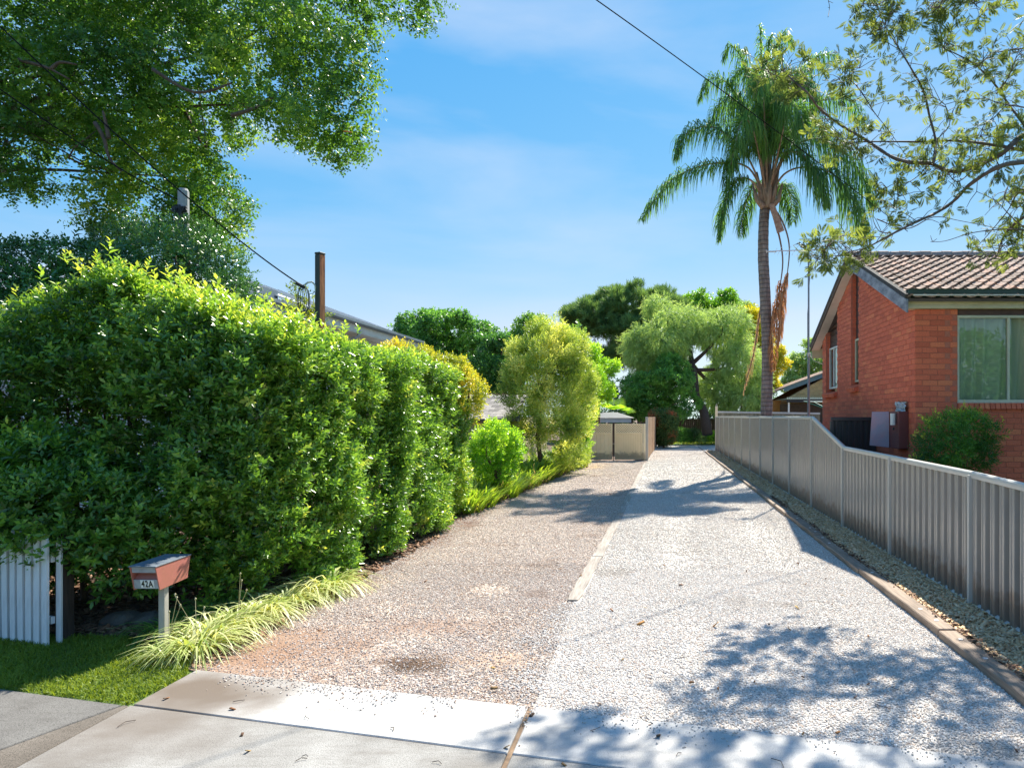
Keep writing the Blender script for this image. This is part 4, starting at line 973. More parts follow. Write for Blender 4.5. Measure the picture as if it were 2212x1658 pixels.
# ---------------- white weatherboard house on the left ----------------
lh = thing('weatherboard_house', 'white weatherboard house with pale metal roof behind the hedge', 'house', (-10.9, 16, 0))
p_ = lambda px, py, Z: P(px, py, Z)
gX1, gX2 = -8.86, -8.45            # gutter planes of the front and rear sections
def secZ(px, X): return X * FD / (px - CX)
zG1 = HC + (HY - 642) / FD * secZ(560, gX1); zG2 = HC + (HY - 675.5) / FD * secZ(703, gX2)
yA0, yA1, yB1 = 14.6, 17.4, 24.4
ridgeX = -12.4; pitch = .37
WX1, WX2 = gX1 - .55, gX2 - .55
def boards(parent, a, b, z0, z1, out, name='weatherboard'):
    z = z0; a = Vector(a); b = Vector(b)
    while z < z1 - .02:
        q = MB(); d = (b - a).normalized(); o = Vector(out)
        q.hexa([a + o * .03 + Vector((0, 0, z)), a + Vector((0, 0, z)), b + Vector((0, 0, z)), b + o * .03 + Vector((0, 0, z)), a + o * .012 + Vector((0, 0, z + .165)), a + Vector((0, 0, z + .165)), b + Vector((0, 0, z + .165)), b + o * .012 + Vector((0, 0, z + .165))])
        q.build(name, M['weatherboard'], parent); z += .168
wl = MB().bb((-20, yA0 + .55, -.05), (WX1 - .03, yA1 + .2, zG1 - .2)).bb((-20, yA1 + .21, -.05), (WX2 - .03, yB1 - .5, zG2 - .2)).build('wall', M['weatherboard'], lh)
boards(wl, (WX1 - .03, yA0 + .55, 0), (WX1 - .03, yA1 + .2, 0), .4, zG1 - .28, (1, 0, 0))
boards(wl, (WX2 - .03, yA1 + .21, 0), (WX2 - .03, yB1 - .5, 0), .4, zG2 - .28, (1, 0, 0))
boards(wl, (-20, yA0 + .55, 0), (WX1, yA0 + .55, 0), .4, zG1 - .28, (0, -1, 0))
rz_ = zG1 + pitch * (gX1 - ridgeX)
r1 = MB()
# front section: hipped to the street, long slope to the drive
r1.add([(gX1, yA0, zG1), (gX1, yA1, zG1), (ridgeX, yA1, rz_), (ridgeX, yA0 + 3.4, rz_)], [(0, 1, 2, 3)])
r1.add([(gX1, yA0, zG1), (ridgeX, yA0 + 3.4, rz_), (-20, yA0 + 3.4, rz_), (-20, yA0, zG1)], [(0, 1, 2, 3)])
r1.add([(gX2, yA1 - .3, zG2), (gX2, yB1, zG2), (ridgeX, yB1 - 1.0, zG2 + pitch * (gX2 - ridgeX)), (ridgeX, yA1 - .3, zG2 + pitch * (gX2 - ridgeX))], [(0, 1, 2, 3)])
r1.add([(gX2, yB1, zG2), (-20, yB1, zG2), (ridgeX, yB1 - 1, zG2 + pitch * (gX2 - ridgeX))], [(0, 1, 2)])
lroof = r1.build('roof', M['zinc'], lh); md = lroof.modifiers.new('s', 'SOLIDIFY'); md.thickness = .03; md.offset = 1
def rib(a, b): MB().beam(a, b, .03, .03).build('roof_rib', M['zinc'], lroof)
y = yA0 + .8
while y < yB1 - .2:
    gX, zg = (gX1, zG1) if y < yA1 - .3 else (gX2, zG2)
    if y < yA0 + 3.2: rr = (y - yA0) / 3.4; top = (gX + (ridgeX - gX) * rr, y, zg + (rz_ - zg) * rr)
    else: top = (ridgeX, y, zg + pitch * (gX - ridgeX))
    rib((gX, y, zg + .03), (top[0], top[1], top[2] + .03)); y += .76
MB().beam((gX1, yA0, zG1 + .04), (ridgeX, yA0 + 3.4, rz_ + .04), .14, .05).beam((ridgeX, yA0 + 3.4, rz_ + .05), (ridgeX, yB1 - 1, rz_ + .1), .16, .05).build('ridge_capping', M['bluegutter'], lroof)
MB().beam((gX1 - .9, yA0 + 1.1, zG1 + .42), (gX1 - .75, yA1 - .2, zG1 + .40), .05, .22).build('parapet_flashing', M['bluegutter'], lroof)
MB().tube([(gX1 - 1.1, yA0 + 1.0, zG1 + .3), (gX1 - 1.1, yA0 + 1.0, zG1 + .85)], .045, 8).build('vent_pipe', M['bluegutter'], lroof)
G8 = [(-.0, -.07), (.09, -.06), (.11, -.02), (.11, .05), (.10, .05), (.09, -.01), (.07, -.05), (.0, -.055)]
for X, z, a, b in ((gX1, zG1, yA0, yA1), (gX2, zG2, yA1 - .3, yB1)):
    MB().ext(G8, (X - .02, a, z), (X - .02, b, z)).build('gutter', M['bluegutter'], lh)
    MB().bb((X - .06, a, z - .26), (X - .02, b, z - .02)).build('fascia_board', M['white'], lh)
    MB().bb((X - .6, a, z - .285), (X - .03, b, z - .262)).build('soffit', M['white'], lh)
MB().ext(G8, (-20, yA0 + .02, zG1), (gX1, yA0 + .02, zG1)).build('gutter', M['bluegutter'], lh)
MB().bb((-20, yA0 + .02, zG1 - .26), (gX1 - .07, yA0 + .06, zG1 - .02)).build('fascia_board', M['white'], lh)
for px, X, z in ((745 / 1, gX1, zG1), (778, gX2, zG2), (908, gX2, zG2)):
    yy_ = secZ(px, X) if px != 745 else 16.0
    MB().tube([(X - .04, yy_, z - .06), (X - .04, yy_, z - .34), (X - .12, yy_ - .05, z - .42), (X - .52, yy_ - .1, z - .46), (X - .55, yy_ - .1, z - .8), (X - .55, yy_ - .1, .3)], .045, 8).build('downpipe', simple('downpipe_grey', (.42, .44, .50), (.36, .38, .42), 3, .5, 0), lh)
w = MB(); wy0, wy1, wz0, wz1 = 19.0, 21.2, zG2 - 1.5, zG2 - .42
for a, b in (((wy0, wz0), (wy1, wz0 + .07)), ((wy0, wz1 - .07), (wy1, wz1)), ((wy0, wz0 + .07), (wy0 + .07, wz1 - .07)), ((wy1 - .07, wz0 + .07), (wy1, wz1 - .07)), ((20.06, wz0 + .07), (20.13, wz1 - .07))): w.bb((WX2 - .0, a[0], a[1]), (WX2 + .05, b[0], b[1]))
wo = w.build('window', M['white'], lh)
for a, b in ((wy0 + .07, 20.06), (20.13, wy1 - .07)): MB().bb((WX2 + .015, a, wz0 + .07), (WX2 + .02, b, wz1 - .07)).build('pane', M['glassdark'], wo)
# white porch posts seen through the hedge
for i in range(4): MB().bb((-10 - 2.2 * i, yA0 + .05, 0), (-9.88 - 2.2 * i, yA0 + .17, zG1 - .3)).build('porch_post', M['white'], lh)
MB().bb((-18, yA0 - .6, 0), (-9.4, yA0 + .5, .45)).build('porch_floor', M['white'], lh)

# grey shingled garage behind the hedge
ga = thing('garage', 'low garage with weathered dark shingle roof behind the round shrub', 'garage', (-6.5, 22.5, 0))
e = P(1118, 908, 21.5)
MB().bb((-9, 21.8, 0), (e.x + .1, 26.5, 1.92)).build('wall', simple('beige_wall', (.52, .44, .34), (.46, .38, .28), 3, .7, .1), ga)
rt = MB(); a0 = P(1120, 909, 21.2); top = P(1098, 866, 24.5); 
rt.hexa([(-9, 21.2, 1.80), (a0.x, 21.2, 1.80), (a0.x - .3, 24.4, 2.62), (-9, 24.4, 2.62), (-9, 21.2, 1.87), (a0.x, 21.2, 1.87), (a0.x - .3, 24.4, 2.69), (-9, 24.4, 2.69)])
gro = rt.build('roof', M['bluegutter'], ga)
shm = MB().box((0, 0, 0), (.29, .36, .02), rx=.25).mesh('shingle', piecemat('shingle_grey', [(0, (.12, .11, .11)), (.5, (.25, .23, .22)), (1, (.38, .35, .33))], gscale=12, gamt=.4))
for r in range(11):
    for c in range(9):
        t = r / 11; o = put('shingle', shm, gro, keep=True, loc=(a0.x - .3 * t - .15 - c * .3 - (.15 if r % 2 else 0), 21.25 + 3.1 * t, 1.905 + .82 * t))
MB().beam((a0.x, 21.2, 1.84), (a0.x - .3, 24.4, 2.66), .04, .16).build('barge_board', M['bluegutter'], ga)
MB().beam((-9, 24.4, 2.73), (a0.x - .3, 24.4, 2.73), .2, .06).build('ridge_capping', simple('terracotta', (.50, .26, .16), (.4, .2, .12), 8, .8, .2), ga)

# grey roofed gazebo beyond the gate
gz = thing('gazebo', 'grey roofed open gazebo beyond the cream gate', 'gazebo', (P(1318, 950, 37).x, 37, 0))
cx_, cy_ = gz.location.x, 37.0
q = MB(); w_ = 1.25; q.add([(cx_ - w_, cy_ - w_, 1.86), (cx_ + w_, cy_ - w_, 1.86), (cx_ + w_, cy_ + w_, 1.86), (cx_ - w_, cy_ + w_, 1.86), (cx_ - .35, cy_, 2.16), (cx_ + .35, cy_, 2.16)], [(0, 1, 5, 4), (1, 2, 5), (2, 3, 4, 5), (3, 0, 4), (3, 2, 1, 0)]); q.build('roof', simple('grey_sheet', (.07, .075, .085), (.05, .055, .06), 4, .6, 0), gz)
q = MB()
for a_, b_ in ((-1, -1), (1, -1), (1, 1), (-1, 1)): MB().bb((cx_ + a_ * 1.12 - .05, cy_ + b_ * 1.12 - .05, 0), (cx_ + a_ * 1.12 + .05, cy_ + b_ * 1.12 + .05, 1.859)).build('post', M['oldwood'], gz)
MB().bb((cx_ - 1.17, cy_ - 1.18, 1.62), (cx_ + 1.17, cy_ - 1.14, 1.855)).build('blind', simple('pale_blue_blind', (.50, .58, .64), (.44, .5, .56), 4, .7, 0), gz)
MB().bb((cx_ - 1.6, cy_ - .3, 0), (cx_ + 1.6, cy_ + .9, .45)).build('bench', M['oldwood'], gz)

# far tan brick house
th_ = thing('tan_brick_house', 'tan brick house with brown tiled gable beyond the back fence', 'house', (9.5, 50, 0))
Zt = 48.0
wx0, wx1 = P(1636, 880, Zt).x, 17.0
gb_ = MB(); apx = P(1850, 770, Zt).x; gzl = HC + (HY - 868) / FD * Zt
ez = P(1686, 866, Zt); rzv = HC + (HY - 790) / FD * Zt; apx = ez.x + (rzv - ez.z) / .56 * 1.0
gb_.add([(ez.x, Zt, 0), (apx * 2 - ez.x, Zt, 0), (apx * 2 - ez.x, Zt, ez.z), (apx, Zt, rzv - .1), (ez.x, Zt, ez.z), (ez.x, Zt + 7, 0), (apx * 2 - ez.x, Zt + 7, 0), (apx * 2 - ez.x, Zt + 7, ez.z), (apx, Zt + 7, rzv - .1), (ez.x, Zt + 7, ez.z)], [(0, 1, 2, 3, 4), (9, 8, 7, 6, 5), (0, 4, 9, 5), (1, 6, 7, 2)])
tw = gb_.build('wall', M['mortar'] if 0 else simple('tan_mortar', (.46, .33, .19), (.4, .28, .16), 8, .9, .2), th_)
tb = MB(); z = ez.z - .35
while z < rzv - .25:
    xl = ez.x + max(0, (z - ez.z)) / .56 + .15; x = xl + (random.random() * .1)
    while x < min(apx + 1, 15): tb.box((x + .14, Zt - .01, z), (.27, .03, .10)); x += .30
    z += .12
o = tb.build('brickwork', M['tanbrick'], tw); o['kind'] = 'stuff'
# roof: left slope descending to the lean-to on the left
rl = MB(); lx = P(1622, 868, Zt).x; lz = HC + (HY - 863) / FD * Zt
s_ = (rzv - lz) / (apx - lx)
rl.hexa([(lx, Zt - .4, lz - .08), (apx, Zt - .4, rzv - .08), (apx, Zt + 7.4, rzv - .08), (lx, Zt + 7.4, lz - .08), (lx, Zt - .4, lz), (apx, Zt - .4, rzv), (apx, Zt + 7.4, rzv), (lx, Zt + 7.4, lz)])
rl.hexa([(apx, Zt - .4, rzv - .08), (apx * 2 - ez.x + .5, Zt - .4, ez.z - .2), (apx * 2 - ez.x + .5, Zt + 7.4, ez.z - .2), (apx, Zt + 7.4, rzv - .08), (apx, Zt - .4, rzv), (apx * 2 - ez.x + .5, Zt - .4, ez.z - .12), (apx * 2 - ez.x + .5, Zt + 7.4, ez.z - .12), (apx, Zt + 7.4, rzv)])
tr_ = rl.build('roof', M['ridge'], th_)
for k in range(13):   # tile courses as long lapped strips
    t = k / 13; x = lx + (apx - lx) * t; zz = lz + (rzv - lz) * t
    q = MB()
    for j in range(16):
        q.box((x + .2, Zt - .3 + j * .5, zz + .055 + .2 * s_), ((apx - lx) / 13 * 1.12, .47, .03), ry=-math.atan(s_) + .03)
    o = q.build('tile_course', M['tile'], tr_); o['kind'] = 'stuff'
MB().beam((lx + 2.2, Zt - .42, lz + 2.2 * s_ - .12), (apx, Zt - .42, rzv - .12), .05, .30, up=(0, 0, 1)).build('barge_board', simple('slate_paint', (.10, .15, .17), (.08, .12, .14), 4, .6, 0), th_)
MB().bb((P(1627, 870, Zt).x, Zt - .1, 0), (P(1655, 870, Zt).x, Zt + 3, lz - .1)).build('white_lean_to', M['white'], th_)
MB().bb((P(1655, 870, Zt).x + .05, Zt - .05, 0), (ez.x + 0.0, Zt + 3, lz - .05)).build('side_wall', simple('orange_brick', (.55, .27, .10), (.45, .21, .08), 14, .8, .3), th_)
# patio cover with corrugated edge
pc0, pc1 = P(1684, 862, 46), P(1800, 862, 46)
q = MB(); q.bb((pc0.x, 43.5, pc0.z - .02), (pc1.x, 47.9, pc0.z)); n = int((pc1.x - pc0.x) / .12)
for i in range(n): q.bb((pc0.x + i * .12, 43.45, pc0.z - .06), (pc0.x + i * .12 + .07, 43.49, pc0.z + .06))
q.build('patio_roof', M['palegreen'], th_)
MB().bb((pc0.x, 43.52, pc0.z - .26), (pc1.x, 43.6, pc0.z - .07)).build('patio_beam', M['dark'], th_)
MB().bb((pc0.x + .2, 47.0, 0), (pc1.x, 47.1, pc0.z - .3)).build('patio_back_wall', simple('brown_shade', (.12, .09, .07), (.08, .06, .05), 4, .9, 0), th_)
for x in (pc0.x + .1, pc0.x + 3): MB().bb((x, 43.6, 0), (x + .1, 43.7, pc0.z - .26)).build('patio_post', M['white'], th_)
# clothes hoist
ch = thing('clothes_hoist', 'green rotary clothes hoist behind the far fence', 'clothes hoist', (9.0, 41, 0))
c0 = P(1790, 879, 41); q = MB().tube([(c0.x, 41, 0), (c0.x, 41, c0.z)], .03, 8); q.build('pole', M['green'], ch)
for a_ in (0.3, 1.9, 3.45, 5.0):
    tip = Vector((c0.x + 1.7 * math.cos(a_), 41 + 1.7 * math.sin(a_), c0.z + .35)); MB().tube([(c0.x, 41, c0.z - .15), tip], .018, 6).build('arm', M['green'], ch)
for a_, b_ in ((.3, 1.9), (1.9, 3.45), (3.45, 5.0), (5.0, .3)):
    MB().tube([(c0.x + 1.7 * math.cos(a_), 41 + 1.7 * math.sin(a_), c0.z + .35), (c0.x + 1.7 * math.cos(b_), 41 + 1.7 * math.sin(b_), c0.z + .35)], .02, 5).build('rim', M['palegreen'], ch)

# ---------------- mailbox ----------------
mbx = thing('mailbox', 'faded red mailbox with grey front and number on a square post', 'mailbox', (P(352, 1400, 5.67).x, 5.67, 0))
# local axes: front face looks to the street and slightly left
yb = 5.67; W_, Dp = .205, .33; th0 = R(-2)
bx = Vector((P(350, 1240, yb).x, yb, 0)); ex = Vector((math.cos(th0), math.sin(th0), 0)); ey = Vector((-math.sin(th0), math.cos(th0), 0))
zb_ = HC + (HY - 1266) / FD * yb; zt_ = HC + (HY - 1217) / FD * yb
fc = bx - ey * .07 - ex * .075                       # centre of the front bottom edge
def q3(u, v, z): return fc + ex * u + ey * v + Vector((0, 0, z))
hw = W_ / 2
def hexq(mb, a, b): return mb
# flared side panels
for s in (-1, 1):
    u0, u1 = s * hw, s * (hw + .008)
    m_ = MB(); m_.hexa([q3(u0, -.0, zb_ - .012), q3(u1, -.0, zb_ - .012), q3(u1, Dp - .015, zb_ + .015), q3(u0, Dp - .015, zb_ + .015), q3(u0, -.045, zt_ - .005), q3(u1, -.045, zt_ - .005), q3(u1, Dp + .02, zt_ + .014), q3(u0, Dp + .02, zt_ + .014)])
    m_.build('side_panel', M['pink'], mbx, bevel=.002)
m_ = MB(); m_.hexa([q3(-hw - .015, -.05, zt_ - .004), q3(hw + .012, -.05, zt_ - .004), q3(hw + .012, Dp + .025, zt_ + .016), q3(-hw - .015, Dp + .025, zt_ + .016), q3(-hw - .015, -.05, zt_ + .004), q3(hw + .012, -.05, zt_ + .004), q3(hw + .012, Dp + .025, zt_ + .024), q3(-hw - .015, Dp + .025, zt_ + .024)]); m_.build('lid', M['boxtop'], mbx, bevel=.001)
H_ = zt_ - zb_
fl = MB(); t1, t2 = .40, .72
fl.hexa([q3(-hw + .001, .0, zb_), q3(hw - .001, .0, zb_), q3(hw - .001, .01, zb_), q3(-hw + .001, .01, zb_), q3(-hw + .001, -.012, zb_ + H_ * t1), q3(hw - .001, -.012, zb_ + H_ * t1), q3(hw - .001, -.002, zb_ + H_ * t1), q3(-hw + .001, -.002, zb_ + H_ * t1)])
fl.hexa([q3(-hw + .001, -.026, zb_ + H_ * t2), q3(hw - .001, -.026, zb_ + H_ * t2), q3(hw - .001, -.018, zb_ + H_ * t2), q3(-hw + .001, -.018, zb_ + H_ * t2), q3(-hw + .001, -.034, zt_ - .005), q3(hw - .001, -.034, zt_ - .005), q3(hw - .001, -.02, zt_ - .005), q3(-hw + .001, -.02, zt_ - .005)])
fr = fl.build('front_plate', M['boxgrey'], mbx)
sl_ = MB(); sl_.hexa([q3(-hw + .002, .0, zb_ + H_ * t1 - .01), q3(hw - .002, .0, zb_ + H_ * t1 - .01), q3(hw - .002, .05, zb_ + H_ * .72), q3(-hw + .002, .05, zb_ + H_ * .72), q3(-hw + .002, .004, zb_ + H_ * t1), q3(hw - .002, .004, zb_ + H_ * t1), q3(hw - .002, .058, zb_ + H_ * .80), q3(-hw + .002, .058, zb_ + H_ * .80)]); sl_.build('slot', M['pink'], mbx)
MB().hexa([q3(-hw, .012, zb_), q3(hw, .012, zb_), q3(hw, Dp, zb_ + .02), q3(-hw, Dp, zb_ + .02), q3(-hw, .012, zb_ + .008), q3(hw, .012, zb_ + .008), q3(hw, Dp, zb_ + .028), q3(-hw, Dp, zb_ + .028)]).build('floor', M['pink'], mbx)
MB().hexa([q3(-hw, Dp - .03, zb_ + .028), q3(hw, Dp - .03, zb_ + .028), q3(hw, Dp - .02, zb_ + .028), q3(-hw, Dp - .02, zb_ + .028), q3(-hw, Dp + .008, zt_), q3(hw, Dp + .008, zt_), q3(hw, Dp + .016, zt_), q3(-hw, Dp + .016, zt_)]).build('back_panel', M['pink'], mbx)
lab = MB(); la_, lb_ = -.045, .068
lab.hexa([q3(la_, -.0015, zb_ + .006), q3(lb_, -.0015, zb_ + .006), q3(lb_, .0, zb_ + .006), q3(la_, .0, zb_ + .006), q3(la_, -.0135, zb_ + H_ * .385), q3(lb_, -.0135, zb_ + H_ * .385), q3(lb_, -.012, zb_ + H_ * .385), q3(la_, -.012, zb_ + H_ * .385)])
labo = lab.build('number_label', M['label'], fr)
def text_mesh(body, size, mat, name):
    cu = bpy.data.curves.new(name, 'FONT'); cu.body = body; cu.size = size; cu.extrude = .0006; cu.offset = size * .018; cu.space_character = 1.12
    o = bpy.data.objects.new(name, cu); COL.objects.link(o); bpy.context.view_layer.update()
    me = bpy.data.meshes.new_from_object(o.evaluated_get(bpy.context.evaluated_depsgraph_get())); bpy.data.objects.remove(o)
    me.materials.clear(); me.materials.append(mat); return me
tmh = text_mesh('42A', .066, M['ink'], 'number')
zc = np.array([v.co[:] for v in tmh.vertices]); wdt = zc[:, 0].max() - zc[:, 0].min(); hgt_ = zc[:, 1].max() - zc[:, 1].min()
sc_x = .098 / wdt; sc_y = H_ * .30 / hgt_
up = (Vector((0, 0, H_ * t1)) - ey * .012).normalized(); nrm_ = ex.cross(up)
org = q3((la_ + lb_) / 2, -.0022, zb_ + H_ * .04) + up * .0
for v in tmh.vertices:
    x = (v.co.x - zc[:, 0].min() - wdt / 2) * sc_x; y = (v.co.y - zc[:, 1].min()) * sc_y
    v.co = org + ex * x + up * (y + .006) + nrm_ * (v.co.z + .0015)
put('number', tmh, fr, keep=True)
pp = bx + Vector((P(350, 1240, yb).x - bx.x, 0, 0))
mp_ = MB(); pz = zb_ - .005; a_ = P(345, 1270, yb); b_ = P(350, 1400, yb)
mp_.box(((a_.x + b_.x) / 2, yb + .03, pz / 2), (.052, .052, pz), rz=th0); mp_.build('post', simple('galv_post', (.46, .43, .38), (.33, .31, .28), 14, .7, .2, mapscale=(1, 1, .3)), mbx, bevel=.004)

# ---------------- picket fence ----------------
pk = thing('picket_fence', 'white picket fence at the lawn edge left of the hedge', 'fence', (-5.4, 5.85, 0))
pkt = 1.0
pmesh = MB(); ww_ = .032
pmesh.add([(-ww_, -.010, 0), (ww_, -.010, 0), (ww_, .010, 0), (-ww_, .010, 0), (-ww_, -.010, .90), (ww_, -.010, .90), (ww_, .010, .90), (-ww_, .010, .90), (0, -.010, .95), (0, .010, .95)], [(3, 2, 1, 0), (0, 1, 5, 8, 4), (1, 2, 6, 5), (2, 3, 7, 9, 6), (3, 0, 4, 7), (4, 8, 9, 7), (8, 5, 6, 9)])
pmm = pmesh.mesh('picket', M['picket'])
e0 = G(98, 1398); dirp = (G(0, 1384) - e0).normalized()
for i in range(34):
    c = e0 + dirp * (i * .098)
    put('picket', pmm, pk, keep=True, loc=(c.x, c.y, random.uniform(-.01, .01) + .01), rot=(random.uniform(-.01, .01), random.uniform(-.012, .012), math.atan2(dirp.y, dirp.x) + math.pi + random.uniform(-.05, .05)))
for zz in (.22, .74): MB().beam(e0 + Vector((.03, .04, zz)), e0 + dirp * 2.6 + Vector((0, .04, zz)), .03, .06).build('rail', M['picket'], pk)
# short return and corner board
MB().bb((e0.x + .045, e0.y + .05, 0), (e0.x + .085, e0.y + .07, .9)).build('corner_board', M['picket'], pk)
po = thing('timber_post', 'dark weathered square timber post beside the picket fence', 'post', (P(128, 1300, 5.9).x, 5.95, 0))
MB().bb((po.location.x - .045, 5.90, -.05), (po.location.x + .05, 6.0, .93)).build('post', M['oldwood'], po, bevel=.008)

# garden rocks
for px, py, s, lb in ((222, 1366, .15, 'grey garden rock left of the mailbox, nearer the post'), (276, 1366, .13, 'brown garden rock right beside the mailbox plants')):
    c = G(px, py); bm = bmesh.new(); bmesh.ops.create_icosphere(bm, subdivisions=3, radius=s)
    for v in bm.verts:
        v.co *= 1 + .28 * noise.noise(v.co * 7 + Vector((px, 0, 0))); v.co.z *= .62
    me = bpy.data.meshes.new('garden_rock'); bm.to_mesh(me); bm.free(); me.materials.append(M['rock'])
    o = put('garden_rock', me, loc=(c.x, c.y + .22, .04)); tag(o, lb, 'rock', 'rocks along the garden bed')

# ---------------- poles, service post and overhead wires ----------------
pl = thing('utility_pole', 'grey round utility pole rising behind the hedge', 'pole', (P(396, 900, 11.6).x, 11.6, 0))
px_ = pl.location.x; PY = 11.6; ptop = HC + (HY - 408) / FD * PY; k_ = PY / 16.5
MB().tube([(px_, PY, 0), (px_, PY, ptop - .04), (px_, PY, ptop)], [.10, .082, .062], 14).build('shaft', M['post'], pl, smooth=False)
zk = HC + (HY - 455) / FD * PY
MB().bb((px_ - .11, PY - .13, zk - .06), (px_ + .13, PY - .085, zk + .04)).tube([(px_ - .11, PY - .12, zk - .02), (px_, PY - .14, zk - .1), (px_ + .14, PY - .12, zk - .02)], .022, 6).build('bracket', M['dark'], pl, bevel=.006)
for i in range(5):
    MB().tube([(px_ - .07 + .02 * i, PY - .1, ptop - .3), (px_ + .03 * i - .02, PY - .16, ptop - .42), (px_ + .03 + .02 * i, PY - .15, zk + .02), (px_ + .015 * i, PY - .16, zk - .17 + .015 * i), (px_ + .08, PY - .14, zk - .03)], .008, 5).build('cable_loop', M['dark'], pl)
sp = thing('service_post', 'square rusty steel post with cable bracket above the hedge', 'post', (P(691, 900, 10).x, 10, 0))
sx_ = sp.location.x; st_ = HC + (HY - 548) / FD * 10
pm_ = MB().box((0, 0, (st_ - .02) / 2), (.098, .098, st_ - .02), rz=R(-20)).mesh('shaft', M['rust'], bevel=.004)
put('shaft', pm_, sp, loc=(0, 0, 0)); put('cap', MB().box((0, 0, st_), (.106, .106, .03), rz=R(-20)).mesh('cap', simple('post_cap', (.05, .055, .06), (.035, .04, .04), 6, .6, .1), bevel=.006), sp)
hz = HC + (HY - 617) / FD * 10
MB().tube([(sx_ - .05, 9.98, hz - .12), (sx_ - .055, 9.97, hz + .0), (sx_ - .09, 9.95, hz + .045), (sx_ - .14, 9.93, hz + .035), (sx_ - .175, 9.9, hz - .01)], .013, 8).build('conduit', simple('pvc_grey', (.55, .55, .53), (.48, .48, .46), 4, .5, 0), sp)
MB().tube([(sx_ - .03, 9.91, hz - .1), (sx_ - .05, 9.88, hz - .14), (sx_ - .09, 9.87, hz - .15), (sx_ - .11, 9.88, hz - .12)], .006, 6).build('hook', M['steel'], sp)
MB().box((sx_ - .245, 9.92, hz - .01), (.13, .06, .045), ry=R(28)).build('clamp', simple('clamp_brown', (.05, .035, .03), (.03, .025, .02), 20, .7, .3), sp, bevel=.006)
cc = Vector((sx_ - .19, 9.9, hz - .22))
for i in range(5):
    a0 = .6 * i; rx_ = .05 + .028 * i
    MB().tube([cc + Vector((rx_ * math.cos(t) * math.cos(a0 * .7), rx_ * math.cos(t) * math.sin(a0) * .5, (.17 + .012 * i) * math.sin(t))) for t in np.linspace(1.2, 1.2 + 6.2, 18)], .0045, 5, cap=False).build('wire_coil', M['dark'], sp)
def wire(name, label, pts, r=.008, sag=.0, n=24):
    w = MB(); P_ = []
    for i in range(n + 1):
        t = i / n; a, c, b = [Vector(q) for q in pts]; q = a * (1 - t) ** 2 + c * 2 * t * (1 - t) + b * t * t; P_.append(q)
    w.tube(P_, r, 6, cap=False); o = w.build(name, M['cable']); tag(o, label, 'cable', 'overhead cables'); return o
e1 = Vector((sx_ - .29, 9.92, hz + .03))
wire('overhead_cable', 'black overhead cable running down to the rusty service post', [e1, P(440, 480, 10.2), P(-60, 0, 10.6)], .010)
wire('overhead_cable', 'black overhead cable running to the grey utility pole', [Vector((px_ - .05, PY - .09, ptop - .2)), P(230, 360, 11.3), P(-60, 150, 11)], .012)
wire('overhead_cable', 'thin overhead cable crossing the sky in front of the palm', [P(1100, -130, 7.5), P(1530, 165, 11), P(1960, 500, 15)], .0075)
# ---------------- vegetation ----------------
def up_mix(n, nrm, up=.5, rnd=.5):
    d = nrm + np.array([0, 0, up]) + rng.normal(0, rnd, (n, 3)); return d
def facing(n, nrm, up=1.0, rnd=.35):
    return nrm * .6 + np.array([0, 0, up]) + rng.normal(0, rnd, (n, 3))
def foliage(name, temps, p, nrm, s, tone, mat, parent=None, up=.5, rnd=.5, kind='stuff', hup=1.0, smin=.75, smax=1.2):
    n = len(p); d = up_mix(n, nrm, up, rnd); h = facing(n, nrm, hup)
    V, F, t = place_sprigs(temps, p, d, h, s * rng.uniform(smin, smax, n), tone)
    o = put(name, npmesh(name, V, F, mat, t), parent, keep=parent is not None)
    if kind: o['kind'] = kind
    return o
LB = leaf(1, .40, .07, .12); LC = leaf(1, .52, .05, .18); LD = dleaf(1, .5, .1)
S_broad = [sprig(dleaf(1, .46, .12) if _ % 2 else LB, 8, .14, 62, .078) for _ in range(7)]
S_small = [sprig(dleaf(1, .5, .1), 8, .12, 60, .055) for _ in range(6)]
def sprig_cam():   # drooping ovate leaves on thin shoots
    return sprig(dleaf(1, .68, .2), 9, .24, 85, .070, hang=.55)
S_cam = [sprig_cam() for _ in range(7)]
S_far = [sprig(dleaf(1, .62, .12), 6, .22, 65, .17) for _ in range(6)]
S_fine = [sprig(dleaf(1, .42, .1), 9, .22, 55, .07) for _ in range(6)]

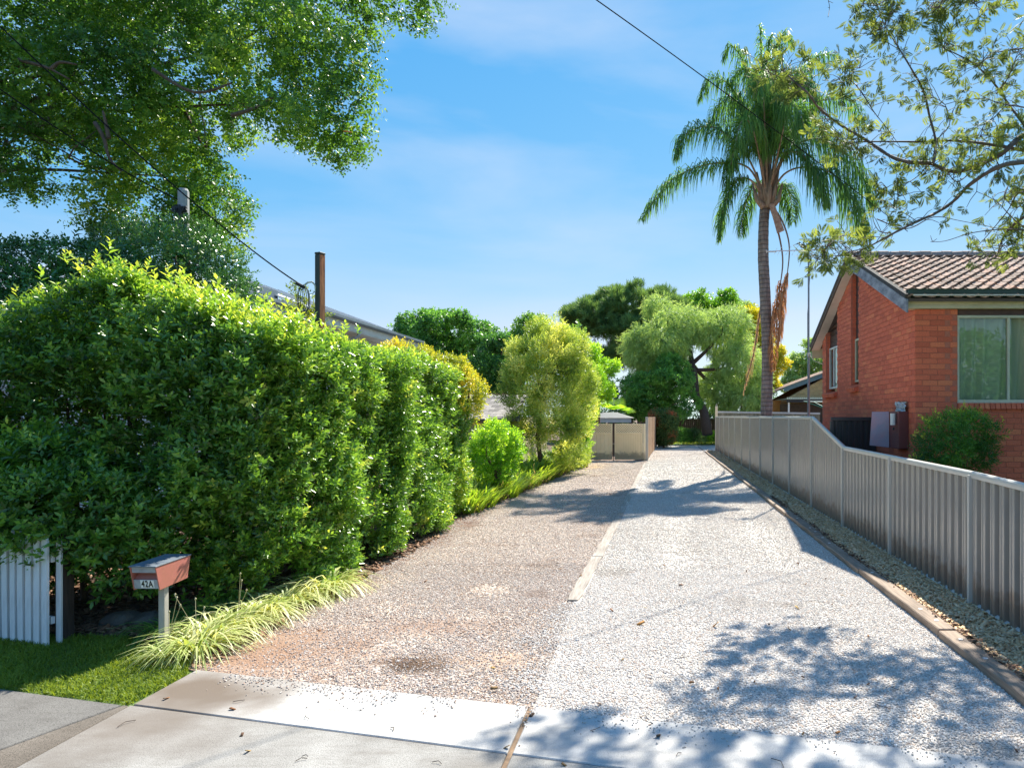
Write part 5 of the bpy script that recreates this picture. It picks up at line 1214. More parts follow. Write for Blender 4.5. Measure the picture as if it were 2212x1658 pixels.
# --- the big hedge: clipped mass along the gravel, with a taller bushy head at the street end
def hedge_mass():
    dens = 520; P_ = []; N_ = []; T_ = []
    def topz(x, y): return 2.76 + .06 * np.sin(y * 1.9) + np.clip((9.2 - y) / 3.0, 0, 1) * (.02 + .62 * np.clip((-4.1 - x) / 1.2, 0, 1) - .75 * np.clip((-5.6 - x) / 1.3, 0, 1))
    # +X face
    n = int(dens * 6.6 * 2.7 * 1.35); y = rng.uniform(6.55, 13.35, n); z = .06 + rng.uniform(0, 1, n) * 2.66
    x = np.full(n, -3.72) + .055 * np.sin(y * 3.4 + .5 * np.sin(z * 2) + np.sin(y * 1.3)) + .14 * np.clip((z - 1.4), 0, 1) * np.clip((8.6 - y) / 1.5, 0, 1) - .22 * np.clip((7.6 - y) / 1.05, 0, 1) ** 2 * 2.2 - .03 * np.clip((.6 - z) / .5, 0, 1)
    p = np.stack([x, y, z], 1); q = p.copy(); ln = .16 * nz3(q, 1.5) + .10 * nz3(q, 4.2, 7); p[:, 0] += ln * 1.3 - np.abs(rng.normal(0, .2, n))
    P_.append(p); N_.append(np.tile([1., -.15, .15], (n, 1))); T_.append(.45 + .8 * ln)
    # front face towards the street, curving
    n = int(dens * 5.4 * 2.9 * 1.3); u = rng.uniform(0, 1, n); x = -9.2 + u * 5.35; z = .28 + rng.uniform(0, 1, n) * (topz(x, 6.7) - .33)
    y = 6.45 + .15 * np.sin(x * 2.1) + .35 * np.clip((x + 4.6) / .9, 0, 1) ** 2 + .25 * np.clip((z - 2.3), 0, 1) + .18 * np.clip((1.0 - z) / .6, 0, 1)
    q = np.stack([x, y, z], 1); ln = .30 * nz3(q, 1.3, 3) + .17 * nz3(q, 3.6, 9); y2 = y - ln + np.abs(rng.normal(0, .25, n))
    thin = np.clip(.62 - z + .5 * (x < -4.3), 0, 1)                   # thinner skirts: stems and litter show through
    keep = rng.uniform(0, 1, n) > .6 * np.clip((.62 - z) / .3, 0, 1)
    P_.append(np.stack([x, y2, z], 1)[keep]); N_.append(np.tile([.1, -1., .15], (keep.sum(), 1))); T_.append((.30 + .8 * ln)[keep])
    # top
    n = int(dens * 6.8 * 1.7 * 1.2); y = rng.uniform(6.7, 13.3, n); x = -3.75 - rng.uniform(0, 1, n) * 1.7
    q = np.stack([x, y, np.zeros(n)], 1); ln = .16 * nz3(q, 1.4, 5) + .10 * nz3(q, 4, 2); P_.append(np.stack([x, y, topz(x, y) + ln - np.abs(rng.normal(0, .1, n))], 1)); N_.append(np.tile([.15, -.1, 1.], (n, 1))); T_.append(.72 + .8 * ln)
    n = int(dens * 4.0 * 2.4 * 1.1); x = rng.uniform(-9.2, -5.3, n); y = rng.uniform(6.8, 9.2, n); q = np.stack([x, y, np.zeros(n)], 1); ln = .22 * nz3(q, 1.2, 5) + .14 * nz3(q, 3.2, 2)
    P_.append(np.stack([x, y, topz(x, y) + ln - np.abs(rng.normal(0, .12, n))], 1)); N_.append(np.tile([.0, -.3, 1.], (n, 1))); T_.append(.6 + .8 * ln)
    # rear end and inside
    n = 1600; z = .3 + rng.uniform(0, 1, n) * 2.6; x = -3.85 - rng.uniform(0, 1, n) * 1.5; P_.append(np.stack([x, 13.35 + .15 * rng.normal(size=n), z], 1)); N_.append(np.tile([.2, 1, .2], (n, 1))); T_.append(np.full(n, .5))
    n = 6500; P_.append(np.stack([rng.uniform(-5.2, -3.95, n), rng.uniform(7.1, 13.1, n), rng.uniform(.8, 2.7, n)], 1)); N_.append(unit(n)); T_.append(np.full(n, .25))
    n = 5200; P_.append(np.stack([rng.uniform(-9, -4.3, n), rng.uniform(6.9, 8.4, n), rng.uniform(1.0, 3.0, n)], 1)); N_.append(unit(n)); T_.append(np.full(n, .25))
    return np.concatenate(P_), np.concatenate(N_), np.concatenate(T_)
hd = thing('hedge', 'large glossy green hedge running from the lawn along the gravel', 'hedge', (-4.6, 9.5, 0))
p, nr, tn = hedge_mass()
q_, n_, r_ = shell([((-5.75, 6.25, 1.15), (.75, .42, .55)), ((-5.2, 6.15, .95), (.45, .35, .5)), ((-6.4, 6.4, 1.3), (.7, .4, .6)), ((-4.85, 6.25, .75), (.35, .3, .4)), ((-5.45, 5.9, 1.15), (.35, .22, .28))], 330, .3, .35, 2.2, .35)
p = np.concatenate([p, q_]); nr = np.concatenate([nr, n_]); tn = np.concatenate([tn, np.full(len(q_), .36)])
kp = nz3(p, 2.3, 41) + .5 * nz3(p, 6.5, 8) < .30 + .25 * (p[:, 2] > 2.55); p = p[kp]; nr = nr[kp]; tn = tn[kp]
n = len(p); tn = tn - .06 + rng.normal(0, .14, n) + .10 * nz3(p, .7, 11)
# scattered yellow new growth towards the far end
tn += .35 * (rng.uniform(0, 1, n) < .05) + .25 * np.clip((p[:, 1] - 11.3) / 2, 0, 1) * (nz3(p, 1.1, 21) > .05)
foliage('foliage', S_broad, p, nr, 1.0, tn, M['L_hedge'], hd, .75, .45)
st = MB()
for i in range(26):
    x = rng.uniform(-8.2, -4.1) if i < 15 else rng.uniform(-4.7, -4.0); y = rng.uniform(7.0, 7.7) if i < 15 else rng.uniform(7.5, 12.6)
    x = min(x, -4.35); dx, dy = -abs(rng.normal(0, .12)), abs(rng.normal(0, .1))
    st.tube([(x, y, 0), (x + dx * .5, y + dy * .5, .6), (x + dx * 1.2, y + dy, 1.3), (x + dx * 2.2, y + dy * 1.6, 2.3)], [.03, .026, .02, .008], 6)
    for _ in range(3):
        z = rng.uniform(.3, 1.2); st.tube([(x + dx * z * .8, y + dy * z * .8, z), (x + dx + rng.normal(0, .35), y + rng.normal(0, .3) - .1, z + rng.uniform(.3, .8))], [.012, .005], 5)
st.build('stems', M['bark'], hd)
# shoots standing proud of the top
n = 420; y = rng.uniform(6.7, 9.4, n); x = rng.uniform(-7.6, -4.0, n)
z0 = 2.74 + np.clip((9.2 - y) / 3, 0, 1) * (.02 + .62 * np.clip((-4.1 - x) / 1.2, 0, 1) - .75 * np.clip((-5.6 - x) / 1.3, 0, 1)); hh = rng.uniform(.0, .32, n)
foliage('shoots', S_broad, np.stack([x, y, z0 + hh], 1), np.tile([0, 0, 1.], (n, 1)), 1.1, .8 + rng.normal(0, .1, n), M['L_hedge'], hd, 1, .25)

def crown_tree(name, label, cat, base, blobs, mat, dens, temps, s, up=.4, rnd=.5, tone0=.5, tamp=.5, lump=.25, lsc=1.2, inner=.3, limbs=5, tr=.15, trunkmat=None, group=None, zmin=.2, trunk=None, hup=1.0, keepin=.8, lk=0, lf=.34, cull=None):
    r = thing(name, label, cat, base, group=group)
    p, nr, rad = shell(lumpy(blobs, lk, lf) if lk else blobs, dens, inner, lump, lsc, zmin, keepin, cull)
    tn = tone0 + tamp * nz3(p, 1.6, 31) + rng.normal(0, .08, len(p))
    foliage('crown', temps, p, nr, s, tn, mat, r, up, rnd, hup=hup)
    t = MB(); b = Vector(base); c0 = sum((Vector(q[0]) for q in blobs), Vector()) / len(blobs)
    path = trunk or [b + Vector((0, 0, -.1)), b.lerp(Vector((c0.x, c0.y, b.z)), .3) + Vector((0, 0, c0.z * .45)), Vector((c0.x, c0.y, c0.z * .95))]
    t.tube(path, [tr * (1 - .55 * i / (len(path) - 1)) for i in range(len(path))], 9)
    for q in blobs[:limbs]:
        cc = Vector(q[0]); a = Vector(path[-2]).lerp(Vector(path[-1]), rng.uniform(.1, .8)); t.tube([a, a.lerp(cc, .5) + Vector((0, 0, -.1)), cc, cc + Vector((0, 0, q[1][2] * .5))], [tr * .45, tr * .3, tr * .16, tr * .05], 6)
    t.build('trunk', trunkmat or M['bark'], r, smooth=True); return r
def B(px, py, rx, ry, Z, rz=None):    # ellipsoid crown lobe measured on the photograph
    c = P(px, py, Z); return (tuple(c), (rx / FD * Z, (rz if rz is not None else rx / FD * Z), ry / FD * Z))

# --- dark shrub behind the hedge head, and golden shrub at the far end of the hedge
crown_tree('dark_shrub', 'dark leafy shrub rising above the left end of the hedge', 'shrub', (-7.4, 9.3, 0), [B(120, 600, 110, 72, 9.2), B(30, 665, 90, 75, 8.8), B(240, 600, 90, 60, 9.4), B(170, 720, 170, 120, 9.0)], M['L_dark'], 210, S_broad, .95, .6, .5, .5, .5, .2, 1.5)
crown_tree('dark_shrub', 'dark small-leaved shrub around the foot of the grey utility pole', 'shrub', (-6.6, 11, 0), [B(380, 590, 120, 75, 11), B(300, 540, 80, 50, 11.3), B(470, 640, 70, 50, 10.8), B(400, 520, 55, 40, 11.6)], M['L_dark'], 230, S_small, 1.2, .5, .5, .55, .6, .3, 1.6)
crown_tree('golden_shrub', 'golden yellow tipped shrub at the far end of the hedge', 'shrub', (-4.0, 13.6, 0), [B(975, 812, 42, 42, 13.3, .5), B(915, 782, 36, 24, 12.9, .4), B(1012, 860, 26, 55, 13.3, .5), B(860, 760, 30, 16, 12.5, .3)], M['L_gold'], 420, S_small, 1.0, .8, .45, .55, .8, .3, 1.8, zmin=.5, lk=8, lf=.3, cull=(2.5, .25))
crown_tree('sapling', 'thin pale green shoot poking up beside the rusty post', 'shrub', (P(655, 700, 10.6).x, 10.6, 0), [B(650, 655, 28, 40, 10.6), B(668, 690, 30, 26, 10.5)], M['L_gold'], 130, S_small, .9, .6, .5, .25, .5, .3, 2, tr=.03)

# --- plants between hedge and gate
crown_tree('round_shrub', 'round bright green shrub between the hedge and the garage', 'shrub', (P(1073, 950, 16).x, 16, 0), [B(1072, 955, 48, 46, 16), B(1050, 985, 42, 45, 15.6), B(1098, 975, 26, 42, 16), B(1070, 1010, 46, 34, 15.8)], M['L_lime'], 320, S_small, 1.2, .6, .5, .6, .5, .15, 1.8, lk=8, lf=.3, cull=(3, .3))
crown_tree('pittosporum', 'large pale yellow-green variegated shrub tree left of the gate', 'tree', (P(1172, 960, 21.5).x, 21.5, 0), [B(1160, 800, 44, 85, 21.5, .8), B(1125, 840, 34, 90, 21.2, .7), B(1205, 790, 42, 92, 22, .8), B(1180, 755, 38, 62, 22, .7), B(1240, 810, 34, 84, 22.5, .7), B(1262, 850, 26, 70, 23, .6), B(1190, 900, 50, 80, 21.6, .7), B(1150, 920, 44, 66, 21.4, .6), B(1225, 930, 34, 70, 22, .6), B(1120, 780, 20, 44, 21.4, .4), B(1210, 745, 26, 40, 22, .5), B(1240, 985, 30, 34, 23, .5)], M['L_pitto'], 230, S_fine, 1.05, .9, .45, .5, .8, .55, 1.7, trunk=[P(1168, 1000, 21.5), P(1160, 940, 21.5), P(1175, 860, 21.5), P(1180, 790, 21.6)], tr=.08, inner=.35, lk=9, lf=.3, cull=(2.0, .24))
crown_tree('climber_column', 'bright green climber column overhanging the cream gate', 'climber', (P(1262, 980, 26).x, 26, 0), [B(1266, 870, 22, 62, 26, .5), B(1250, 940, 22, 58, 26, .5), B(1258, 820, 24, 40, 26, .5), B(1232, 985, 30, 28, 25.4, .5), B(1285, 825, 16, 34, 26.5, .4)], M['L_lime'], 300, S_fine, 1.1, .6, .5, .55, .5, .25, 2, lk=6, lf=.34)
crown_tree('small_leaved_tree', 'tall mid-green tree behind the variegated shrub', 'tree', (P(1165, 900, 29).x, 29, 0), [B(1150, 735, 60, 44, 29), B(1210, 740, 55, 40, 30), B(1115, 780, 40, 52, 29), B(1240, 800, 40, 52, 30)], M['L_mid'], 110, S_far, .75, .4, .6, .7, .5, .35, 1.1, lk=12, lf=.34, cull=(1.0, .2))
crown_tree('dark_tree', 'dark green tree between the roof and the variegated shrub', 'tree', (P(1060, 900, 27).x, 27, 0), [B(1060, 790, 44, 60, 27), B(1050, 840, 40, 55, 27), B(1095, 830, 40, 60, 27), B(1085, 745, 25, 22, 27)], M['L_deep'], 120, S_far, .7, .4, .6, .3, .5, .3, 1.2, lk=10, lf=.36, cull=(1.0, .25))
crown_tree('feathery_tree', 'broad dark green feathery tree behind the white house', 'tree', (P(960, 900, 38).x, 38, 0), [B(910, 720, 55, 32, 38), B(960, 705, 60, 30, 38), B(1015, 722, 44, 32, 38), B(940, 765, 80, 48, 38.5), B(1020, 780, 50, 48, 38), B(990, 690, 22, 14, 37)], M['L_deep'], 70, S_far, .95, .3, .5, .6, .6, .4, .8, lk=12, lf=.36, cull=(.75, .22))
crown_tree('lime_branch_tree', 'lime green tree leaning out above the grey gazebo', 'tree', (P(1290, 900, 31).x, 31, 0), [B(1290, 800, 36, 24, 31), B(1322, 792, 18, 9, 31, .4), B(1262, 770, 30, 30, 31), B(1300, 850, 22, 30, 31)], M['L_lime'], 110, S_far, .65, .3, .6, .65, .5, .4, 1.4, lk=8, lf=.4)
crown_tree('umbrella_pine', 'huge umbrella pine with dark rounded crown behind the peppercorn tree', 'tree', (P(1390, 900, 62).x, 62, 0), [B(1350, 670, 92, 46, 62, 4.5), B(1290, 695, 62, 36, 61, 4), B(1420, 680, 76, 44, 63, 4.5), B(1350, 720, 72, 40, 61, 3.5), B(1400, 745, 80, 42, 62, 4), B(1250, 690, 30, 22, 61, 2.5), B(1480, 690, 30, 26, 63, 2.5), B(1330, 765, 40, 32, 61, 2.5)], M['L_pine'], 17, [sprig(dleaf(1, .10, .0), 16, .35, 45, .55) for _ in range(5)], 1.15, 1.1, .35, .5, .45, .16, .5, inner=.45, limbs=8, tr=.5, trunk=[P(1395, 900, 62), P(1392, 830, 62), P(1370, 760, 62), P(1350, 710, 62)], lk=16, lf=.26, cull=(.5, .22))
crown_tree('peppercorn_tree', 'soft grey-green weeping tree with leaning trunk at the end of the drive', 'tree', (P(1518, 925, 47).x, 47, 0), [B(1430, 735, 72, 60, 46, 2.2), B(1390, 760, 42, 46, 46, 1.8), B(1475, 700, 55, 34, 47, 1.8), B(1560, 720, 54, 50, 47, 2), B(1590, 790, 52, 62, 47, 2), B(1550, 840, 44, 54, 48, 1.8), B(1600, 860, 36, 44, 47, 1.8), B(1440, 790, 50, 40, 47, 1.8), B(1570, 690, 34, 24, 48, 1.4), B(1420, 665, 34, 22, 48, 1.4), B(1632, 830, 26, 54, 47, 1.4)], M['L_willow'], 48, [sprig(dleaf(1, .16, .1), 12, .45, 35, .22, hang=.2) for _ in range(6)], 1.05, -.9, .45, .5, .55, .28, .9, trunk=[P(1528, 938, 45), P(1520, 890, 45.4), P(1503, 855, 46), P(1500, 810, 46), P(1490, 760, 46.5)], tr=.36, inner=.25, limbs=6, trunkmat=M['oldwood'], lk=9, lf=.34, cull=(.8, .3))
crown_tree('round_dark_tree', 'dense dark round-leaved tree above the squared red-tipped shrub', 'tree', (P(1425, 900, 44).x, 44, 0), [B(1400, 850, 46, 46, 44, 1.5), B(1450, 830, 44, 42, 44, 1.5), B(1440, 790, 30, 24, 44, 1), B(1470, 870, 40, 36, 44.5, 1.3), B(1380, 880, 30, 30, 44, 1)], M['L_deep'], 90, S_far, .85, .4, .5, .6, .6, .35, 1.0, lk=12, lf=.34, cull=(.8, .3))
crown_tree('bright_top_tree', 'bright green tree top behind the peppercorn tree', 'tree', (P(1545, 900, 66).x, 66, 0), [B(1545, 650, 42, 22, 66, 2), B(1515, 675, 32, 20, 66, 2), B(1575, 665, 26, 18, 66, 1.6), B(1560, 710, 30, 32, 66, 2), B(1500, 650, 22, 14, 67, 1.4)], M['L_lime'], 38, S_far, 1.25, .4, .5, .25, .5, .4, .6, lk=10, lf=.36, cull=(.5, .2))
crown_tree('grey_top_tree', 'distant olive tree top left of the palm trunk', 'tree', (P(1600, 900, 75).x, 75, 0), [B(1600, 668, 24, 12, 75, 2), B(1610, 700, 30, 30, 75, 2)], M['L_willow'], 25, S_far, 1.4, .4, .5, .3, .4, .3, .6)
crown_tree('yellow_tree', 'bright yellow-green tree behind the palm trunk', 'tree', (P(1650, 900, 52).x, 52, 0), [B(1622, 690, 28, 26, 52, 1.4), B(1612, 740, 34, 40, 53, 1.6), B(1640, 760, 34, 46, 52, 1.5), B(1668, 790, 26, 32, 52, 1.2), B(1690, 790, 16, 14, 52, .8), B(1650, 830, 30, 30, 52, 1.2), B(1682, 760, 10, 10, 52, .6)], M['L_yellow'], 75, S_far, .95, .4, .5, .5, .5, .4, .9, lk=9, lf=.36, cull=(.8, .25))
crown_tree('gum_tree', 'loose grey-green gum tree behind the tan brick house', 'tree', (P(1745, 900, 70).x, 70, 0), [B(1740, 780, 36, 20, 70, 2), B(1715, 800, 28, 14, 70, 1.6), B(1770, 800, 30, 34, 71, 2), B(1720, 830, 34, 24, 70, 2), B(1752, 745, 16, 10, 70, 1.2), B(1765, 765, 22, 22, 71, 1.4)], M['L_willow'], 24, S_far, 1.25, .4, .5, .45, .6, .5, .6, lk=8, lf=.4)
crown_tree('squared_shrub', 'clipped squared shrub with red new leaves behind the paling fence', 'shrub', (P(1432, 950, 42).x, 42, 0), [B(1420, 905, 17, 16, 42, .7), B(1443, 905, 17, 16, 42, .7), B(1432, 930, 23, 30, 42, .8), B(1440, 925, 18, 30, 41.6, .6)], M['L_red'], 420, S_small, 1.9, .6, .5, .50, .7, .1, 1.6, limbs=1, tr=.05, cull=(3, .35))
for i, (px, py, Z, s, lb, mt_) in enumerate(((1475, 938, 46.5, .55, 'low dark shrub right of the squared shrub in the rear bed', 'L_deep'), (1497, 938, 46.8, .5, 'low dark clump left of the leaning trunk in the rear bed', 'L_dark'), (1540, 940, 46.6, .42, 'small bright green leafy plant right of the leaning trunk', 'L_lime'), (1515, 942, 46.4, .3, 'small grey tufted plant at the foot of the leaning trunk', 'L_willow'))):
    c = G(px, 956); c = Vector(((px - CX) / FD * Z, Z, 0))
    crown_tree('bed_shrub', lb, 'shrub', c, [((c.x, c.y, s * .9), (s, s * .8, s))], M[mt_], 260, S_small, 1.6, .6, .5, .5, .6, .2, 2, limbs=1, tr=.03, group='low plants in the rear bed')
# dark rear boundary fence behind the bed, and hedge masses closing the distance
rbf = thing('rear_fence', 'dark brown paling fence in shade behind the rear bed', 'fence', (2, 51, 0))
pm3 = MB().box((0, 0, 0), (.14, .02, 1)).mesh('paling', simple('dark_paling', (.085, .05, .035), (.05, .03, .022), 5, .9, .3))
for i in range(66): o = put('paling', pm3, rbf, keep=True, loc=(-1.6 + i * .15, 51 + .012 * (i % 2), .85 + .01 * random.random())); o.scale = (1, 1, 1.8)
MB().beam((-1.7, 51.05, 1.2), (8.3, 51.05, 1.2), .04, .08).build('rail', M['oldwood'], rbf)
def back_hedge(label, pts, mat, Z, dens=11):
    crown_tree('background_tree', label, 'tree', (pts[0][0], Z, 0), [((x, Z + dz, z), (rx, 2.2, rz)) for x, z, rx, rz, dz in pts], mat, dens, S_far, 1.5, .4, .5, .4, .5, .35, .5, group='trees closing the view')
back_hedge('dark tree mass low between the gate and the round tree', [(-5, 2.2, 3, 2.4, 0), (-1.5, 2.6, 3, 2.6, 1)], M['L_deep'], 56)
back_hedge('dark tree mass low behind the leaning trunk', [(3, 2.4, 3, 2.4, 0), (6.5, 2.8, 3, 2.6, 1)], M['L_dark'], 57)
back_hedge('tree mass far left behind the white house', [(-22, 3.5, 5, 3.5, 0), (-30, 4, 6, 4, 0), (-14, 3, 4, 3, 0)], M['L_mid'], 58)
back_hedge('tree mass far right behind the brick house', [(22, 3.5, 6, 3.6, 0), (32, 4, 6, 4, 0)], M['L_mid'], 60)
# trees across the street, seen mirrored in the front window
for x, lb in ((-12, 'street tree across the road, left one'), (4, 'street tree across the road, middle one'), (17, 'street tree across the road, right one')):
    crown_tree('street_tree', lb, 'tree', (x, -17, 0), [((x, -17, 4.6), (3, 2.6, 2)), ((x + 1.6, -17, 3.6), (2.4, 2.2, 1.8)), ((x - 1.7, -16.5, 3.9), (2.2, 2, 1.6))], M['L_mid'], 26, S_far, 1.3, .4, .5, .5, .5, .35, .7, tr=.22, group='trees across the road')

# --- fan palm beyond the gate
def fan_palm(c, h, R_, label):
    r = thing('fan_palm', label, 'palm', (c.x, c.y, 0)); MB().tube([(c.x, c.y, 0), (c.x, c.y, h)], [.12, .09], 8).build('trunk', M['bark'], r)
    for i in range(11):
        a = i * 2.4; el = .25 + .9 * ((i * 7) % 11) / 11; d = Vector((math.cos(a) * math.cos(el), math.sin(a) * math.cos(el), math.sin(el)))
        b0 = Vector((c.x, c.y, h)); b1 = b0 + d * R_ * .55; side = d.cross(Vector((0, 0, 1))).normalized(); upv = side.cross(d)
        V = []; F = []
        for k in range(17):
            t = -1.35 + 2.7 * k / 16; dd = d * math.cos(t) + side * math.sin(t); w = (d * -math.sin(t) + side * math.cos(t)) * .028
            L_ = R_ * .55 * (1 - .12 * abs(t)); n0 = len(V)
            m_ = b1 + dd * L_ * .6; e_ = b1 + dd * L_ + Vector((0, 0, -.10 * R_ - .05 * random.random()))
            V += [tuple(b1), tuple(m_ - w), tuple(e_), tuple(m_ + w)]; F.append((n0, n0 + 1, n0 + 2, n0 + 3))
        f = put('frond', npmesh('frond', np.array(V), np.array(F), M['L_lime'], np.full(len(V), .65 + .2 * random.random())), r, keep=True)
        MB().tube([b0, b1], [.018, .012], 5).build('stalk', M['L_mid'], f)
fan_palm(P(1326, 897, 38.5), 2.0, 1.25, 'small bright fan palm beyond the gate')

# --- queen palm
qp = thing('queen_palm', 'tall queen palm with ringed grey trunk behind the steel fence', 'palm', (P(1656, 900, 26).x, 26, 0))
tm_, nt, b = nmat('palm_trunk'); b.inputs['Roughness'].default_value = .9
tco = nt.nodes.new('ShaderNodeTexCoord'); wv = nt.nodes.new('ShaderNodeTexWave'); wv.bands_direction = 'Z'; wv.inputs['Scale'].default_value = 1.9; wv.inputs['Distortion'].default_value = 1.6; wv.inputs['Detail'].default_value = 3; nt.links.new(tco.outputs['Object'], wv.inputs['Vector'])
n1 = tnoise(nt, 3, 7, .65, mapscale=(3, 3, .8)); r1 = ramp(nt, [(.3, (.12, .095, .08)), (.55, (.25, .21, .185)), (.75, (.36, .32, .29))], n1.outputs[0])
r2 = ramp(nt, [(.0, (.45, .42, .4)), (.18, (1, 1, 1)), (1, (1.05, 1, .97))], wv.outputs[0]); nt.links.new(mixc(nt, 1., r1.outputs[0], r2.outputs[0], 'MULTIPLY'), b.inputs['Base Color']); bump(nt, b, wv.outputs[0], .5, .02)
pts = []; rd = []
for py, px, w in ((935, 1655, 27), (900, 1655, 26), (840, 1656, 25), (780, 1657, 24.5), (720, 1656, 24), (660, 1653, 24.5), (600, 1650, 24), (560, 1648, 23.5), (520, 1648, 23), (480, 1649, 22), (455, 1651, 22), (430, 1656, 23)):
    pts.append(P(px, py, 26)); rd.append(w / 2 / FD * 26)
b0 = pts[0]; P2 = []; R2 = []
pts = [Vector((b0.x, 26, -.1))] + pts; rd = [rd[0] * 1.1] + rd
for i in range(len(pts) - 1):
    for j in range(6):
        t = j / 6; P2.append(pts[i].lerp(pts[i + 1], t)); R2.append((rd[i] * (1 - t) + rd[i + 1] * t) * (1 + .018 * math.sin(len(P2) * 2.1)))
P2.append(pts[-1]); R2.append(rd[-1]); MB().tube(P2, R2, 16).build('trunk', tm_, qp, smooth=True)
# crownshaft: overlapping old leaf bases
csm = simple('leaf_base', (.42, .33, .26), (.20, .13, .09), 5, .85, .5, mapscale=(3, 3, .7)); ct = Vector(pts[-1])
def bez(pts, n):
    pts = [Vector(p) for p in pts]; out = []
    for i in range(n + 1):
        t = i / n * (len(pts) - 1); k = min(int(t), len(pts) - 2); u = t - k
        p0 = pts[max(k - 1, 0)]; p1 = pts[k]; p2 = pts[k + 1]; p3 = pts[min(k + 2, len(pts) - 1)]
        out.append(.5 * ((2 * p1) + (p2 - p0) * u + (2 * p0 - 5 * p1 + 4 * p2 - p3) * u * u + (3 * p1 - p0 - 3 * p2 + p3) * u ** 3))
    return out
def frond(ctrl, Lmax=.62, tone=.5, mat='L_palm', start=.28, npair=70, droop=1.0, rk=None, name='frond', wdt=.026, par=None):
    C_ = bez(ctrl, 26); n = len(C_)
    rr = MB(); rr.tube(C_, [.045 * (1 - .88 * i / (n - 1)) for i in range(n)], 6)
    f = rr.build(name, rk or csm, par or qp, smooth=True)
    arc = np.array([tuple(c) for c in C_]); seg = np.linalg.norm(np.diff(arc, axis=0), axis=1); s = np.concatenate([[0], np.cumsum(seg)]); s /= s[-1]
    V = []; F = []; T = []
    for i in range(npair):
        t = start + (1 - start) * i / (npair - 1); q = np.array([np.interp(t, s, arc[:, k]) for k in range(3)]); q2 = np.array([np.interp(min(t + .03, 1), s, arc[:, k]) for k in range(3)]); q1 = np.array([np.interp(max(t - .03, 0), s, arc[:, k]) for k in range(3)])
        tg = Vector(q2 - q1).normalized(); side = tg.cross(Vector((0, 0, 1)))
        side = side.normalized() if side.length > .05 else Vector((1, 0, 0)); upv = side.cross(tg)
        L_ = Lmax * (math.sin(math.pi * min(1, (t - start) / (1 - start) * .80 + .16)) ** .7) * random.uniform(.6, 1.25)
        for sg in (-1, 1):
            th = random.uniform(-.9, 1.1); d1 = (side * sg * math.cos(th) + upv * math.sin(th) * .8 + tg * random.uniform(.35, .9)).normalized()
            a = Vector(q); m1 = a + d1 * L_ * .38; d2 = (d1 * (1 - .55 * droop) + Vector((0, 0, -1.0 * droop)) + Vector((random.gauss(0, .12), random.gauss(0, .12), 0))).normalized(); m2 = m1 + d2 * L_ * .32
            d3 = (d2 * .6 + Vector((random.gauss(0, .1), random.gauss(0, .1), -.8 * droop))).normalized(); e = m2 + d3 * L_ * .42
            w = (d1.cross(Vector((random.gauss(0, .5), random.gauss(0, .5), 1))).normalized()) * wdt * .5
            k0 = len(V); V += [a - w * .5, a + w * .5, m1 - w, m1 + w, m2 - w * .9, m2 + w * .9, e - w * .15, e + w * .15]
            F += [(k0, k0 + 1, k0 + 3, k0 + 2), (k0 + 2, k0 + 3, k0 + 5, k0 + 4), (k0 + 4, k0 + 5, k0 + 7, k0 + 6)]; T += [tone + random.gauss(0, .13)] * 8
    put('leaflets', npmesh('leaflets', np.array([tuple(v) for v in V]), np.array(F), M[mat], np.array(T)), f, keep=True); return f
Q = lambda x, y, z=26: P(x, y, z)
